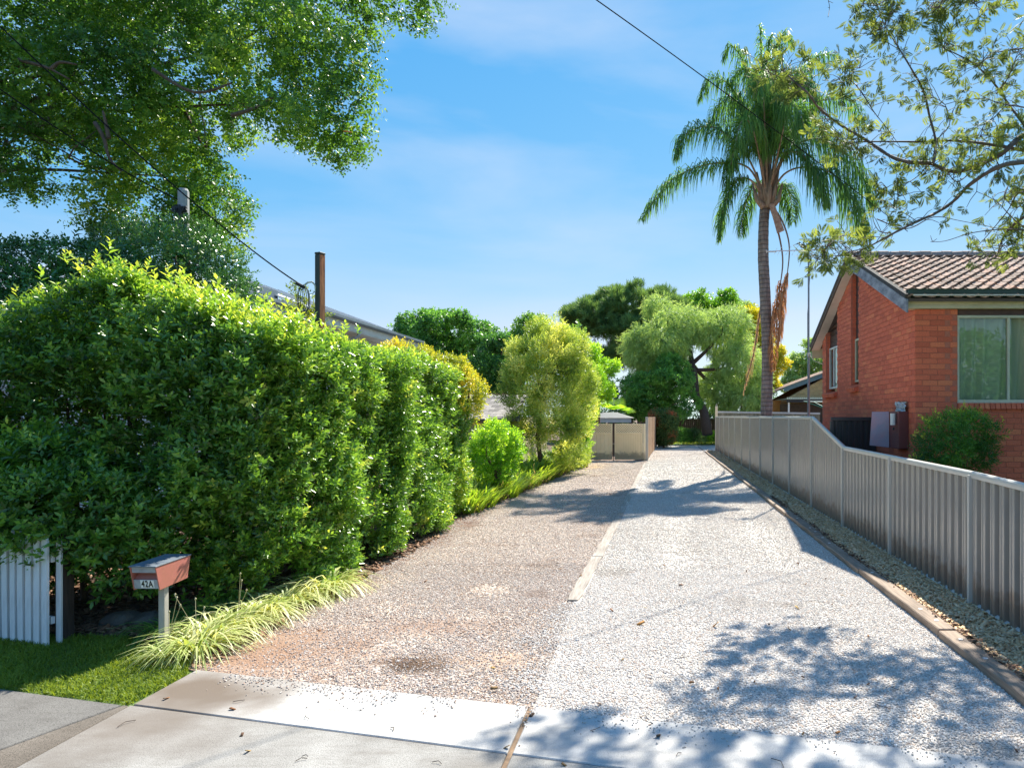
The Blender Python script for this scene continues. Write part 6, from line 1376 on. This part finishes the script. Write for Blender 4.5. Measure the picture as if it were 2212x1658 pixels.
FR = [
 ([Q(1650, 425), Q(1612, 360, 25.7), Q(1530, 355, 25.2), Q(1450, 390, 25), Q(1385, 474, 24.8)], .62, .5, .9),
 ([Q(1650, 420), Q(1608, 330, 25.4), Q(1540, 275, 25), Q(1480, 290, 24.8), Q(1458, 340, 24.7)], .7, .45, 1),
 ([Q(1652, 415), Q(1625, 280, 26.3), Q(1580, 190, 26.6), Q(1535, 170, 26.8), Q(1510, 215, 27)], .7, .45, 1),
 ([Q(1655, 410), Q(1640, 250, 26.2), Q(1612, 150, 26.3), Q(1580, 100, 26.4), Q(1560, 130, 26.5)], .62, .5, .8),
 ([Q(1657, 410), Q(1652, 240, 26), Q(1645, 130, 26), Q(1640, 55, 26)], .55, .62, .55),
 ([Q(1660, 410), Q(1668, 240, 26), Q(1680, 130, 26), Q(1690, 72, 26), Q(1715, 100, 26)], .62, .6, .7),
 ([Q(1662, 412), Q(1685, 270, 26.3), Q(1725, 170, 26.6), Q(1770, 120, 26.8), Q(1815, 125, 27)], .75, .5, 1),
 ([Q(1665, 415), Q(1700, 330, 25.8), Q(1765, 300, 25.5), Q(1835, 340, 25.3), Q(1890, 440, 25.1)], 1.05, .45, 1.15),
 ([Q(1665, 420), Q(1695, 375, 25.7), Q(1745, 362, 25.4), Q(1815, 390, 25.1), Q(1872, 500, 25)], 1.0, .4, 1.15),
 ([Q(1663, 415), Q(1710, 290, 26.6), Q(1770, 220, 27.2), Q(1830, 210, 27.6), Q(1870, 270, 28)], .8, .45, 1.1),
 ([Q(1655, 420), Q(1640, 340, 24.9), Q(1622, 270, 24), Q(1600, 265, 23.2), Q(1585, 330, 22.8)], .75, .55, 1.1),
 ([Q(1657, 415), Q(1652, 290, 25), Q(1648, 190, 24.2), Q(1640, 165, 23.5), Q(1632, 215, 22.8)], .75, .6, 1.0),
 ([Q(1660, 418), Q(1680, 330, 25), Q(1700, 250, 24.2), Q(1722, 230, 23.5), Q(1740, 290, 22.9)], .8, .5, 1.1),
 ([Q(1650, 430), Q(1622, 390, 25.4), Q(1590, 390, 25), Q(1565, 440, 24.8), Q(1552, 520, 24.7)], .5, .5, 1),
 ([Q(1652, 430), Q(1640, 395, 26.8), Q(1622, 410, 27.4), Q(1605, 460, 27.8), Q(1600, 510, 28)], .55, .4, 1),
 ([Q(1664, 430), Q(1685, 400, 26.8), Q(1705, 420, 27.4), Q(1712, 480, 27.8)], .6, .4, 1),
 ([Q(1657, 410), Q(1660, 280, 27.2), Q(1665, 190, 28.2), Q(1672, 170, 29.2), Q(1680, 230, 30)], .75, .4, 1),
 ([Q(1655, 412), Q(1635, 300, 27), Q(1600, 230, 28), Q(1570, 240, 28.8), Q(1560, 300, 29.3)], .7, .4, 1),
 ([Q(1660, 415), Q(1692, 310, 27), Q(1735, 260, 28), Q(1780, 280, 28.8), Q(1800, 350, 29.3)], .8, .4, 1),
 ([Q(1658, 412), Q(1672, 300, 26.5), Q(1700, 220, 27), Q(1740, 190, 27.4), Q(1775, 230, 27.8)], .85, .45, 1.1),
 ([Q(1656, 412), Q(1640, 300, 26.6), Q(1600, 230, 27), Q(1560, 220, 27.3), Q(1530, 270, 27.6)], .8, .45, 1.1),
 ([Q(1657, 412), Q(1650, 260, 26.4), Q(1632, 180, 26.6), Q(1600, 150, 26.8), Q(1575, 185, 27)], .8, .55, 1.1),
 ([Q(1659, 412), Q(1672, 250, 25.8), Q(1695, 170, 25.6), Q(1735, 165, 25.4), Q(1765, 220, 25.2)], .85, .5, 1.1),
 ([Q(1656, 414), Q(1640, 320, 25.6), Q(1612, 300, 25.2), Q(1585, 330, 24.9), Q(1570, 400, 24.7)], .75, .5, 1.2),
 ([Q(1660, 414), Q(1690, 340, 25.6), Q(1725, 330, 25.2), Q(1760, 370, 24.9), Q(1785, 440, 24.7)], .85, .45, 1.2),
 ([Q(1657, 412), Q(1658, 280, 26), Q(1655, 170, 26), Q(1662, 90, 26), Q(1670, 75, 26)], .65, .6, .8),
 ([Q(1657, 415), Q(1655, 300, 25.4), Q(1662, 230, 25), Q(1680, 205, 24.6), Q(1700, 240, 24.2)], .75, .5, 1),
]
for c, L_, tn_, dr in FR: frond(c, L_ * 1.5, tn_, droop=dr, npair=160, wdt=.036)
for k, (px, py, dx) in enumerate(((1642, 400, -8), (1650, 385, -3), (1661, 385, 3), (1672, 398, 9), (1655, 395, 1), (1635, 425, -10), (1680, 425, 9))):
    a = P(px * .35 + 1656 * .65, 448, 26 - .08 * (k % 3)); MB().tube([a, P(px, (py + 440) / 2, 25.9 - .06 * (k % 3)), P(px + dx, py - 28, 25.9)], [.13, .10, .035], 8).build('leaf_base', csm, qp, smooth=True)
dead = simple('dead_rachis', (.30, .19, .13), (.17, .10, .07), 6, .85, .4)
frond([Q(1664, 440, 25.6), Q(1690, 480, 25.5), Q(1704, 530, 25.5), Q(1700, 590, 25.5), Q(1690, 640, 25.5), Q(1680, 745, 25.5)], .62, .5, 'L_palmdead', .50, 120, 1.4, dead, 'dead_frond', .036)
frond([Q(1664, 450, 25.8), Q(1680, 500, 25.7), Q(1690, 560, 25.7), Q(1684, 620, 25.7), Q(1672, 690, 25.7), Q(1668, 800, 25.7)], .6, .4, 'L_palmdead', .45, 120, 1.4, dead, 'dead_frond', .036)
frond([Q(1650, 600, 26.4), Q(1640, 680, 26.4), Q(1628, 760, 26.4), Q(1612, 820, 26.4), Q(1606, 850, 26.4)], .42, .9, 'L_palmdead', .3, 60, 1.3, dead, 'dead_frond', .015)
MB().hexa([P(1660, 440, 25.6), P(1672, 440, 25.6), P(1672, 440, 25.5), P(1660, 440, 25.5), P(1678, 505, 25.55), P(1694, 498, 25.55), P(1694, 498, 25.45), P(1678, 505, 25.45)]).build('spathe', simple('dry_spathe', (.55, .38, .28), (.25, .12, .08), 9, .8, .4), qp, bevel=.01)

# --- camphor laurel over the left
cl = thing('camphor_tree', 'large spreading green tree overhanging the upper left', 'tree', (-15.8, 13, 0))
CB = [B(90, 60, 170, 90, 12.5, 1.6), B(300, 40, 170, 90, 12.8, 1.6), B(520, 20, 150, 85, 12.6, 1.5), B(700, 10, 110, 55, 12.4, 1.2), B(870, 0, 70, 34, 12.4, .7), B(60, 190, 130, 110, 12.2, 1.4), B(230, 180, 130, 110, 12.8, 1.5), B(400, 160, 120, 100, 12.6, 1.3), B(560, 150, 110, 90, 12.2, 1.2), B(690, 130, 95, 75, 12.0, 1.0), B(745, 225, 55, 62, 11.8, .7), B(690, 280, 75, 55, 11.8, .8), B(610, 260, 60, 42, 11.9, .7), B(740, 320, 42, 34, 11.7, .5), B(430, 240, 80, 70, 12.5, 1.0), B(300, 280, 95, 85, 12.8, 1.1), B(210, 320, 70, 70, 12.9, 1.0), B(330, 370, 90, 75, 13, 1.1), B(420, 360, 55, 60, 13, .8), B(455, 440, 55, 65, 13.2, .8), B(300, 450, 85, 60, 13.2, 1.0), B(400, 490, 75, 50, 13.3, .9), B(260, 500, 50, 40, 13.3, .7), B(470, 510, 40, 32, 13.2, .5), B(20, 300, 62, 60, 12, .9), B(20, 390, 52, 34, 12, .7), B(-80, 250, 120, 150, 12.4, 1.8), B(-150, 60, 160, 130, 12.8, 2), B(100, -90, 260, 110, 13, 2), B(450, -90, 240, 90, 13, 1.8)]
p, nr, rad = shell(lumpy(CB, 7, .42, .8), 62, .25, .35, 1.3, .5, .72, cull=(.95, .34))
tn = .42 + .55 * nz3(p, .9, 3) + rng.normal(0, .12, len(p)) + .25 * np.clip((3.2 - (p[:, 2] - 3)) / 4, 0, 1)
foliage('crown', S_cam, p, nr, 1.12, tn, M['L_camphor'], cl, -.15, .75, hup=.8)
t = MB(); t0 = Vector((-15.8, 13, 0)); t.tube([t0, t0 + Vector((.2, 0, 3)), t0 + Vector((.6, 0, 6.6))], [.42, .34, .26], 12)
for tgt in ((60, 150), (300, 100), (560, 90), (180, 260), (340, 380), (640, 220)):
    e = P(tgt[0], tgt[1], 12.6); a = t0 + Vector((.5, 0, rng.uniform(5.6, 6.6))); m1 = a.lerp(e, .45) + Vector((0, 0, .5)); t.tube(bez([a, m1, e], 10), [.065 * (1 - .85 * i / 10) for i in range(11)], 7)
    for k in range(5):
        s_ = a.lerp(e, rng.uniform(.4, .95)) + Vector((0, 0, .2)); t.tube(bez([s_, s_ + Vector((rng.normal(0, .5), rng.normal(0, .4), rng.normal(0, .4))), s_ + Vector((rng.normal(.3, .7), rng.normal(0, .5), rng.normal(.1, .4)))], 6), [.03 * (1 - .8 * i / 6) for i in range(7)], 5)
for pl_ in ([(40, 130), (80, 140), (110, 150), (150, 172)], [(110, 150), (130, 135), (165, 140)], [(205, 265), (225, 300), (235, 340), (262, 370)], [(235, 300), (228, 265), (222, 240)], [(500, 250), (560, 230), (600, 200)], [(330, 150), (420, 200), (500, 180)]):
    t.tube(bez([P(x, y, 11.4) for x, y in pl_], 8), [.035 * (1 - .6 * i / 8) for i in range(9)], 6)
t.build('trunk', M['bark'], cl, smooth=True)
o = put('dry_leaf', npmesh('dry_leaf', *(lambda r_: (r_[0], r_[1]))(inst(leaf(1, .3, .05, .2), np.array([tuple(P(738, 284, 10.8))]), frames(np.array([[.9, .1, .1]]), np.array([[0, -.5, 1.]])), [.16], [0])), simple('orange_dry_leaf', (.75, .22, .08), (.6, .18, .06), 20, .6, 0)), cl, keep=True)

# --- silky oak branches over the right
so = thing('silky_oak_tree', 'silky oak with ferny grey-green leaves reaching in from the right', 'tree', (7.2, 8.2, 0))
Zb = 9.2
def zc_(x, y): return P(x * .4225 + 1323, y * .4225, Zb + .0)
BR_ = [  # (points in the zoomed photograph, radius, leafiness, depth offset)
 ([(2500, 500), (2250, 620), (2102, 690), (2040, 740), (1980, 790), (1830, 860), (1720, 875), (1620, 835), (1520, 830), (1420, 800), (1300, 720), (1180, 650), (1060, 560), (1000, 480), (930, 420), (870, 360)], .042, 1.0, 0),
 ([(2500, 850), (2250, 800), (2102, 770), (1900, 735), (1740, 720), (1560, 725), (1300, 725), (1180, 735)], .030, .7, .4),
 ([(2500, 780), (2250, 820), (2102, 830), (1980, 850), (1830, 940), (1740, 1030), (1650, 1090), (1560, 1130), (1440, 1190), (1330, 1250), (1230, 1300)], .036, .55, -.3),
 ([(1640, 830), (1650, 720), (1620, 600), (1590, 470), (1530, 360), (1470, 260), (1400, 150), (1370, 80)], .020, 1.1, 0),
 ([(2300, 900), (2150, 720), (2102, 640), (2020, 530), (1950, 430), (1850, 330), (1740, 270), (1690, 250)], .024, 1.1, .3),
 ([(2250, 580), (2102, 550), (1980, 530), (1900, 505), (1790, 515)], .012, .1, -.2),
 ([(2102, 1175), (2000, 1172), (1840, 1190), (1700, 1232), (1625, 1236)], .010, .0, -.4),
 ([(1240, 430), (1290, 500), (1340, 580), (1420, 680), (1500, 800)], .010, .7, .2),
 ([(2300, 1000), (2102, 1110), (2010, 1190), (1975, 1270), (1960, 1310)], .026, .9, 0),
 ([(2400, 230), (2102, 250), (2000, 262), (1930, 280), (1880, 330)], .014, 1.0, .2),
 ([(1860, 850), (1760, 930), (1690, 860), (1600, 890)], .009, .5, .1),
 ([(2200, 1230), (2060, 1130), (1960, 1030), (1860, 980)], .010, .15, -.3),
 ([(1350, 1120), (1500, 1170), (1640, 1110), (1780, 1130), (1980, 1170)], .009, .1, .2),
 ([(2300, 1150), (2102, 980), (2010, 1090), (1900, 1220), (1810, 1310)], .012, .3, -.2),
 ([(1980, 860), (1920, 760), (1860, 820)], .010, .3, 0),
 ([(2400, -200), (2000, -150), (1700, -110), (1450, -90), (1250, -70)], .03, 0.0, 0),
 ([(1450, -90), (1420, -20), (1340, 30), (1280, 20)], .010, 1.2, 0),
 ([(1450, -90), (1430, 20), (1400, 110), (1320, 180)], .010, 1.2, 0),
 ([(1700, -110), (1690, -20), (1660, 40), (1600, 20)], .010, 1.6, .2),
 ([(1850, -130), (1850, -40), (1850, 20), (1900, 60)], .010, 1.5, .1),
 ([(1100, -80), (1100, -10), (1108, 40), (1100, 90)], .006, .0, 0),
 ([(2102, 1030), (2060, 1060), (2000, 1000), (2040, 920)], .010, 1.0, .2),
 ([(2250, 1220), (2150, 1260), (2060, 1250), (1990, 1260)], .012, 1.6, 0),
 ([(1960, 480), (2020, 400), (2060, 300), (2102, 260)], .010, 1.0, .1),
 ([(1420, 1190), (1360, 1180), (1330, 1090), (1400, 960)], .008, .8, .1),
 ([(1300, 1240), (1200, 1200), (1130, 1230), (1080, 1290)], .008, 1.8, 0),
 ([(1290, 1270), (1200, 1290), (1140, 1320), (1060, 1350)], .008, 1.6, .1),
 ([(1620, 835), (1560, 900), (1480, 960), (1440, 1060)], .009, 1.1, .1),
 ([(1060, 560), (1100, 620), (1180, 700), (1250, 760)], .007, .9, .1),
 ([(1650, 720), (1720, 640), (1700, 540), (1640, 500)], .008, 1.2, .1),
 ([(2020, 530), (1950, 600), (1900, 640), (1880, 700)], .008, 1.2, -.1),
 ([(930, 420), (860, 400), (820, 380), (790, 360)], .007, 1.2, 0), ([(1180, 430), (1160, 400), (1200, 350), (1260, 350)], .007, 1.1, .1), ([(1250, 440), (1200, 400), (1170, 350)], .006, 1.0, 0),
 ([(2600, 300), (2400, 700), (2250, 1000), (2300, 1300)], .05, .4, .3), ([(2600, 0), (2500, 300), (2400, 500), (2250, 620)], .04, .8, 0),
]
def pinn(np_=8, Ls=1.0):   # fern-like leaf with cut leaflets
    parts = []; pos = []; dr = []; sz = []
    for i in range(np_):
        t = .12 + .86 * i / np_
        for sg in (-1, 1):
            a = R(48 - 18 * t); pos.append((0, t, -.10 * t * t)); dr.append((sg * math.sin(a), math.cos(a), -.12)); sz.append(.42 * math.sin(math.pi * (.18 + .75 * t)) + .06)
    pos.append((0, .97, -.1)); dr.append((0, 1, -.2)); sz.append(.24)
    pos = np.array(pos); dr = np.array(dr, float); n = len(pos)
    V, F, T = inst(dleaf(1, .22, .12), pos, frames(dr, np.tile([0, 0, 1.], (n, 1)) + rng.normal(0, .2, (n, 3))), np.array(sz), rng.normal(0, .06, n))
    return V, F, T
PN = [pinn() for _ in range(4)]
def tuft(k=6):   # a spray of such leaves at a twig end
    a = np.arange(k) * 2.4 + rng.uniform(0, 6); th = np.radians(rng.uniform(25, 85, k)); d = np.stack([np.sin(th) * np.cos(a), np.cos(th), np.sin(th) * np.sin(a)], 1); d[:, 2] -= .15
    parts = []
    for i in range(k):
        parts.append(inst(PN[i % 4], np.array([[0, .02 * i, 0]]), frames(d[i:i + 1], np.array([[0, .3, 1.]])), [rng.uniform(.11, .19)], [rng.normal(0, .1)]))
    return merge(parts)
TF = [tuft(rng.integers(5, 8)) for _ in range(6)]
t = MB(); tp = []; td = []
hub = Vector((7.0, 8.4, 4.6))
for pts_, r0, lf, dz in BR_:
    C_ = [P(x * .4225 + 1323, y * .4225, Zb + dz + .35 * math.sin(i * 1.3 + r0 * 900)) for i, (x, y) in enumerate(pts_)]
    C2 = bez(C_, len(pts_) * 4); m = len(C2)
    t.tube(C2, [max(.004, r0 * (1 - .80 * i / (m - 1)) * (1 + .12 * math.sin(i * 1.9))) for i in range(m)], 6)
    if r0 >= .024: t.tube(bez([hub, hub.lerp(C2[0], .5) + Vector((0, 0, .25)), C2[0]], 6), [r0 * 1.8, r0 * 1.5, r0 * 1.3, r0 * 1.25, r0 * 1.2, r0 * 1.1, r0], 7)
    Ltot = sum((C2[i + 1] - C2[i]).length for i in range(m - 1))
    for _ in range(int(Ltot * 14 * lf)):
        i = rng.integers(1, m - 1) if rng.random() > .25 else m - 1; a = C2[i]; v = Vector((rng.normal(0, 1), rng.normal(0, .9), rng.normal(.1, .8))).normalized() * rng.uniform(.06, .34)
        t.tube([a, a + v * .6 + Vector((0, 0, .02)), a + v], [.005, .004, .003], 4, cap=False); tp.append(tuple(a + v)); td.append(tuple(v.normalized()))
    for _ in range(int(Ltot * 2.5)):   # bare spurs
        i = rng.integers(1, m - 1); a = C2[i]; v = Vector((rng.normal(), rng.normal(), rng.normal())).normalized() * rng.uniform(.03, .09); t.tube([a, a + v], [.005, .003], 4, cap=False)
t.tube([(7.2, 8.2, -.1), (7.15, 8.3, 2.5), hub], [.26, .21, .16], 12); t.tube(bez([hub, hub + Vector((1, .5, 2)), hub + Vector((2, .5, 4))], 6), [.15, .13, .11, .1, .08, .06, .04], 8)
t.build('trunk', M['twig'], so, smooth=True)
# the rest of the crown, above and to the right of the frame, that shades the gravel
ex_ = []
for _ in range(110):
    c = np.array([rng.uniform(5.5, 10), rng.uniform(6.5, 11), rng.uniform(5.5, 9)]); ex_.append(c)
tp = np.array(tp); td = np.array(td); k = len(tp); V, F, T_ = place_sprigs(TF, np.concatenate([tp, np.array(ex_)]), np.concatenate([td, unit(len(ex_))]), np.concatenate([np.tile([0, 0, 1.], (k, 1)) + rng.normal(0, .4, (k, 3)), unit(len(ex_))]), np.concatenate([rng.uniform(.55, .9, k), rng.uniform(1, 1.5, len(ex_))]), np.concatenate([.45 + .3 * nz3(tp, 2) + rng.normal(0, .15, k), np.full(len(ex_), .5)]))
o = put('crown', npmesh('crown', V, F, M['L_grev'], T_), so, keep=True); o['kind'] = 'stuff'
seedp = tp[rng.integers(0, k, 160)] + rng.normal(0, .05, (160, 3)); V, F, T_ = inst((np.array([(-.5, 0, 0), (0, 0, .5), (.5, 0, 0), (0, 0, -.5), (0, .5, 0), (0, -.5, 0)], float), np.array([(0, 1, 4, 3), (0, 1, 5, 3), (2, 1, 4, 3), (2, 1, 5, 3)]), np.zeros(6)), seedp, frames(unit(160), unit(160)), rng.uniform(.018, .03, 160), np.zeros(160))
o = put('seed_pods', npmesh('seed_pods', V, F, M['oldwood']), so, keep=True); o['kind'] = 'stuff'

# --- strap-leaved border clumps beside the mailbox, fern border further on, bush before the house
def clump(name, label, c, R_, h, n, mat, T, tone, group, lean=(0, 0), spread=.9, cat='plant', bed=.35):
    r = thing(name, label, cat, c, group=group)
    a = rng.uniform(0, 6.28, n); rad = R_ * bed * np.sqrt(rng.uniform(0, 1, n)); p = np.stack([c[0] + rad * np.cos(a), c[1] + rad * np.sin(a), np.full(n, .02)], 1)
    a2 = a + rng.normal(0, .5, n); e = rng.uniform(.15, spread, n); d = np.stack([np.cos(a2) * e + lean[0], np.sin(a2) * e + lean[1], np.ones(n)], 1); h_ = np.stack([-np.cos(a2), -np.sin(a2), np.full(n, .7)], 1)
    V, F, t_ = inst(T, p, frames(d, h_), h * rng.uniform(.6, 1.15, n), tone + rng.normal(0, .2, n))
    put('leaves', npmesh('leaves', V, F, mat, t_), r, keep=True); return r
BL = blade(1, .042, 1.75, 5)
spots = [(345, 1438, 'smallest, at the lawn corner'), (405, 1425, 'second from the lawn corner, with flower stalks'), (440, 1395, 'just right of the mailbox post'), (500, 1370, 'in the middle of the row, with flower stalks'), (555, 1345, 'just past the middle of the row'), (610, 1320, 'broad pale one'), (655, 1300, 'second from the far end'), (700, 1285, 'largest pale one at the far end')]
for i, (px, py, lb) in enumerate(spots):
    c = G(px, py); R_ = .34 if 0 < i < 7 else (.24 if i == 0 else .42)
    r = clump('striped_border_plant', 'striped strap-leaved border plant beside the gravel, ' + lb, (c.x, c.y + .1, 0), R_, R_ * 1.18, 190 if i else 90, M['L_lirio'], BL, .58, 'striped border plants', (.12, 0), 1.1)
    if i in (1, 3, 0):
        for k in range(3):
            q = MB(); e_ = Vector((c.x + rng.normal(0, .06), c.y + .1 + rng.normal(0, .05), .36 + .08 * k)); q.tube([(c.x, c.y + .1, 0), (c.x, c.y + .1, .2), e_], .0022, 5); q.tube([e_, e_ + Vector((.0, 0, .012)), e_ + Vector((0, 0, .022))], [.003, .008, .003], 6); q.build('flower_stalk', simple('stalk_%d%d' % (i, k), (.55, .50, .30), (.45, .38, .2), 9, .7, 0), r)
for i, (px, py) in enumerate(((395, 1360), (330, 1392), (445, 1345))):
    c = G(px, py); clump('green_border_plant', 'dark green strap-leaved clump ' + ('behind the mailbox post', 'left of the mailbox post on the lawn edge', 'between mailbox and hedge stems')[i], (c.x, c.y + .15, 0), .3, .34, 150, M['L_mid'], BL, .55, 'dark strap-leaved clumps')
FBL = blade(1, .075, .55, 4)
T_f = merge([FBL])
i = 0; names = []
for y in np.linspace(13.7, 26.3, 15):
    x0 = float(np.interp(y, [13.3, 20, 27], [-3.72, -3.36, -3.02]))
    for row in range(2):
        c = (x0 - .28 - row * .5 + rng.normal(0, .05), y + row * .4 + rng.normal(0, .1), 0)
        lb = 'bright green fern clump in the low border, ' + ('front row' if row == 0 else 'back row') + ', '
        pos = ['nearest the hedge', 'second from the hedge', 'third from the hedge', 'fourth from the hedge', 'fifth from the hedge', 'sixth from the hedge', 'seventh from the hedge', 'middle of the row', 'seventh from the gate', 'sixth from the gate', 'fifth from the gate', 'fourth from the gate', 'third from the gate', 'second from the gate', 'nearest the gate'][i // 2]
        clump('fern_clump', lb + pos, c, .5, (.62 if y < 20 else .75) * (1 + .15 * row), 240, M['L_fern'], FBL, .45 if row else .55, 'low fern border', (.10, -.03), .75, bed=.75); i += 1
flakes('dry_fern_skirt', 1500, (-3.8, -3.0), (13.5, 26.5), .03, .05, M['litter'], .14, 1.0, .3, fn=lambda x, y: np.abs(x - np.interp(y, [13.3, 20, 27], [-3.66, -3.28, -2.95])) < .1)
bc = P(2062, 950, 9.9)
crown_tree('front_bush', 'green bush with yellow-green shoots in front of the brick wall', 'shrub', (bc.x, 9.9, 0), [B(2060, 945, 76, 50, 9.9, .42), B(2030, 975, 52, 45, 9.8, .4), B(2105, 935, 42, 42, 9.9, .38), B(2080, 985, 60, 40, 9.9, .4)], M['L_bush'], 520, [sprig(dleaf(1, .42, .1), 9, .13, 55, .042) for _ in range(6)], 1.0, .4, .6, .42, .6, .25, 3, tr=.03, lk=8, lf=.34, cull=(5, .3))
for i in range(11):
    a = P(2060 + 70 * math.cos(i * 1.1), 930 + 18 * math.sin(i), 9.8); e_ = a + Vector((.22 * math.cos(i * 1.1), -.05, .16 + .1 * (i % 3)))
tw = MB(); pp_ = []; 
for px, py, ex1, ey1 in ((2010, 925, 1988, 895), (2075, 900, 2082, 872), (2130, 925, 2168, 905), (2140, 945, 2178, 938), (2000, 950, 1972, 935), (1995, 990, 1968, 985), (2100, 905, 2112, 885), (2030, 905, 2020, 885)):
    a = P(px, py, 9.8); e_ = P(ex1, ey1, 9.65); tw.tube([a, e_], [.004, .002], 4)
    for k in range(7): pp_.append(tuple(a.lerp(e_, .3 + .7 * k / 6)))
tw.build('twigs', M['twig'], bpy.data.objects['front_bush']); pp_ = np.array(pp_)
foliage('young_shoots', S_small, pp_, unit(len(pp_)), .55, np.full(len(pp_), .95), M['L_bush'], bpy.data.objects['front_bush'], .3, .5)
# litter on the path and gravel
flakes('fallen_leaves', 90, (-3.4, 2.8), (2.6, 9), .036, .035, piecemat('fallen_leaf', [(0, (.45, .22, .06)), (.4, (.20, .09, .04)), (.8, (.10, .06, .04)), (1, (.55, .35, .1))], gscale=30), .004, 1.3, .45)
q = MB()
for _ in range(34):
    x = rng.uniform(-3.3, 2.2); y = rng.uniform(3.2, 6.5); a = rng.uniform(0, 6.28); l_ = rng.uniform(.03, .12)
    q.tube([(x, y, .037), (x + l_ * .5 * math.cos(a), y + l_ * .5 * math.sin(a), .043), (x + l_ * math.cos(a + .4), y + l_ * math.sin(a + .4), .037)], .0022, 4)
o = q.build('fallen_twigs', M['oldwood']); o['kind'] = 'stuff'

if __import__('os').environ.get('TRI'):
    cnt = {}
    for o in bpy.data.objects:
        if o.type == 'MESH': cnt[o.name + '/' + (o.parent.name if o.parent else '')] = sum(len(p_.vertices) - 2 for p_ in o.data.polygons)
    print('TOTAL', sum(cnt.values()), sorted(cnt.items(), key=lambda q: -q[1])[:14])
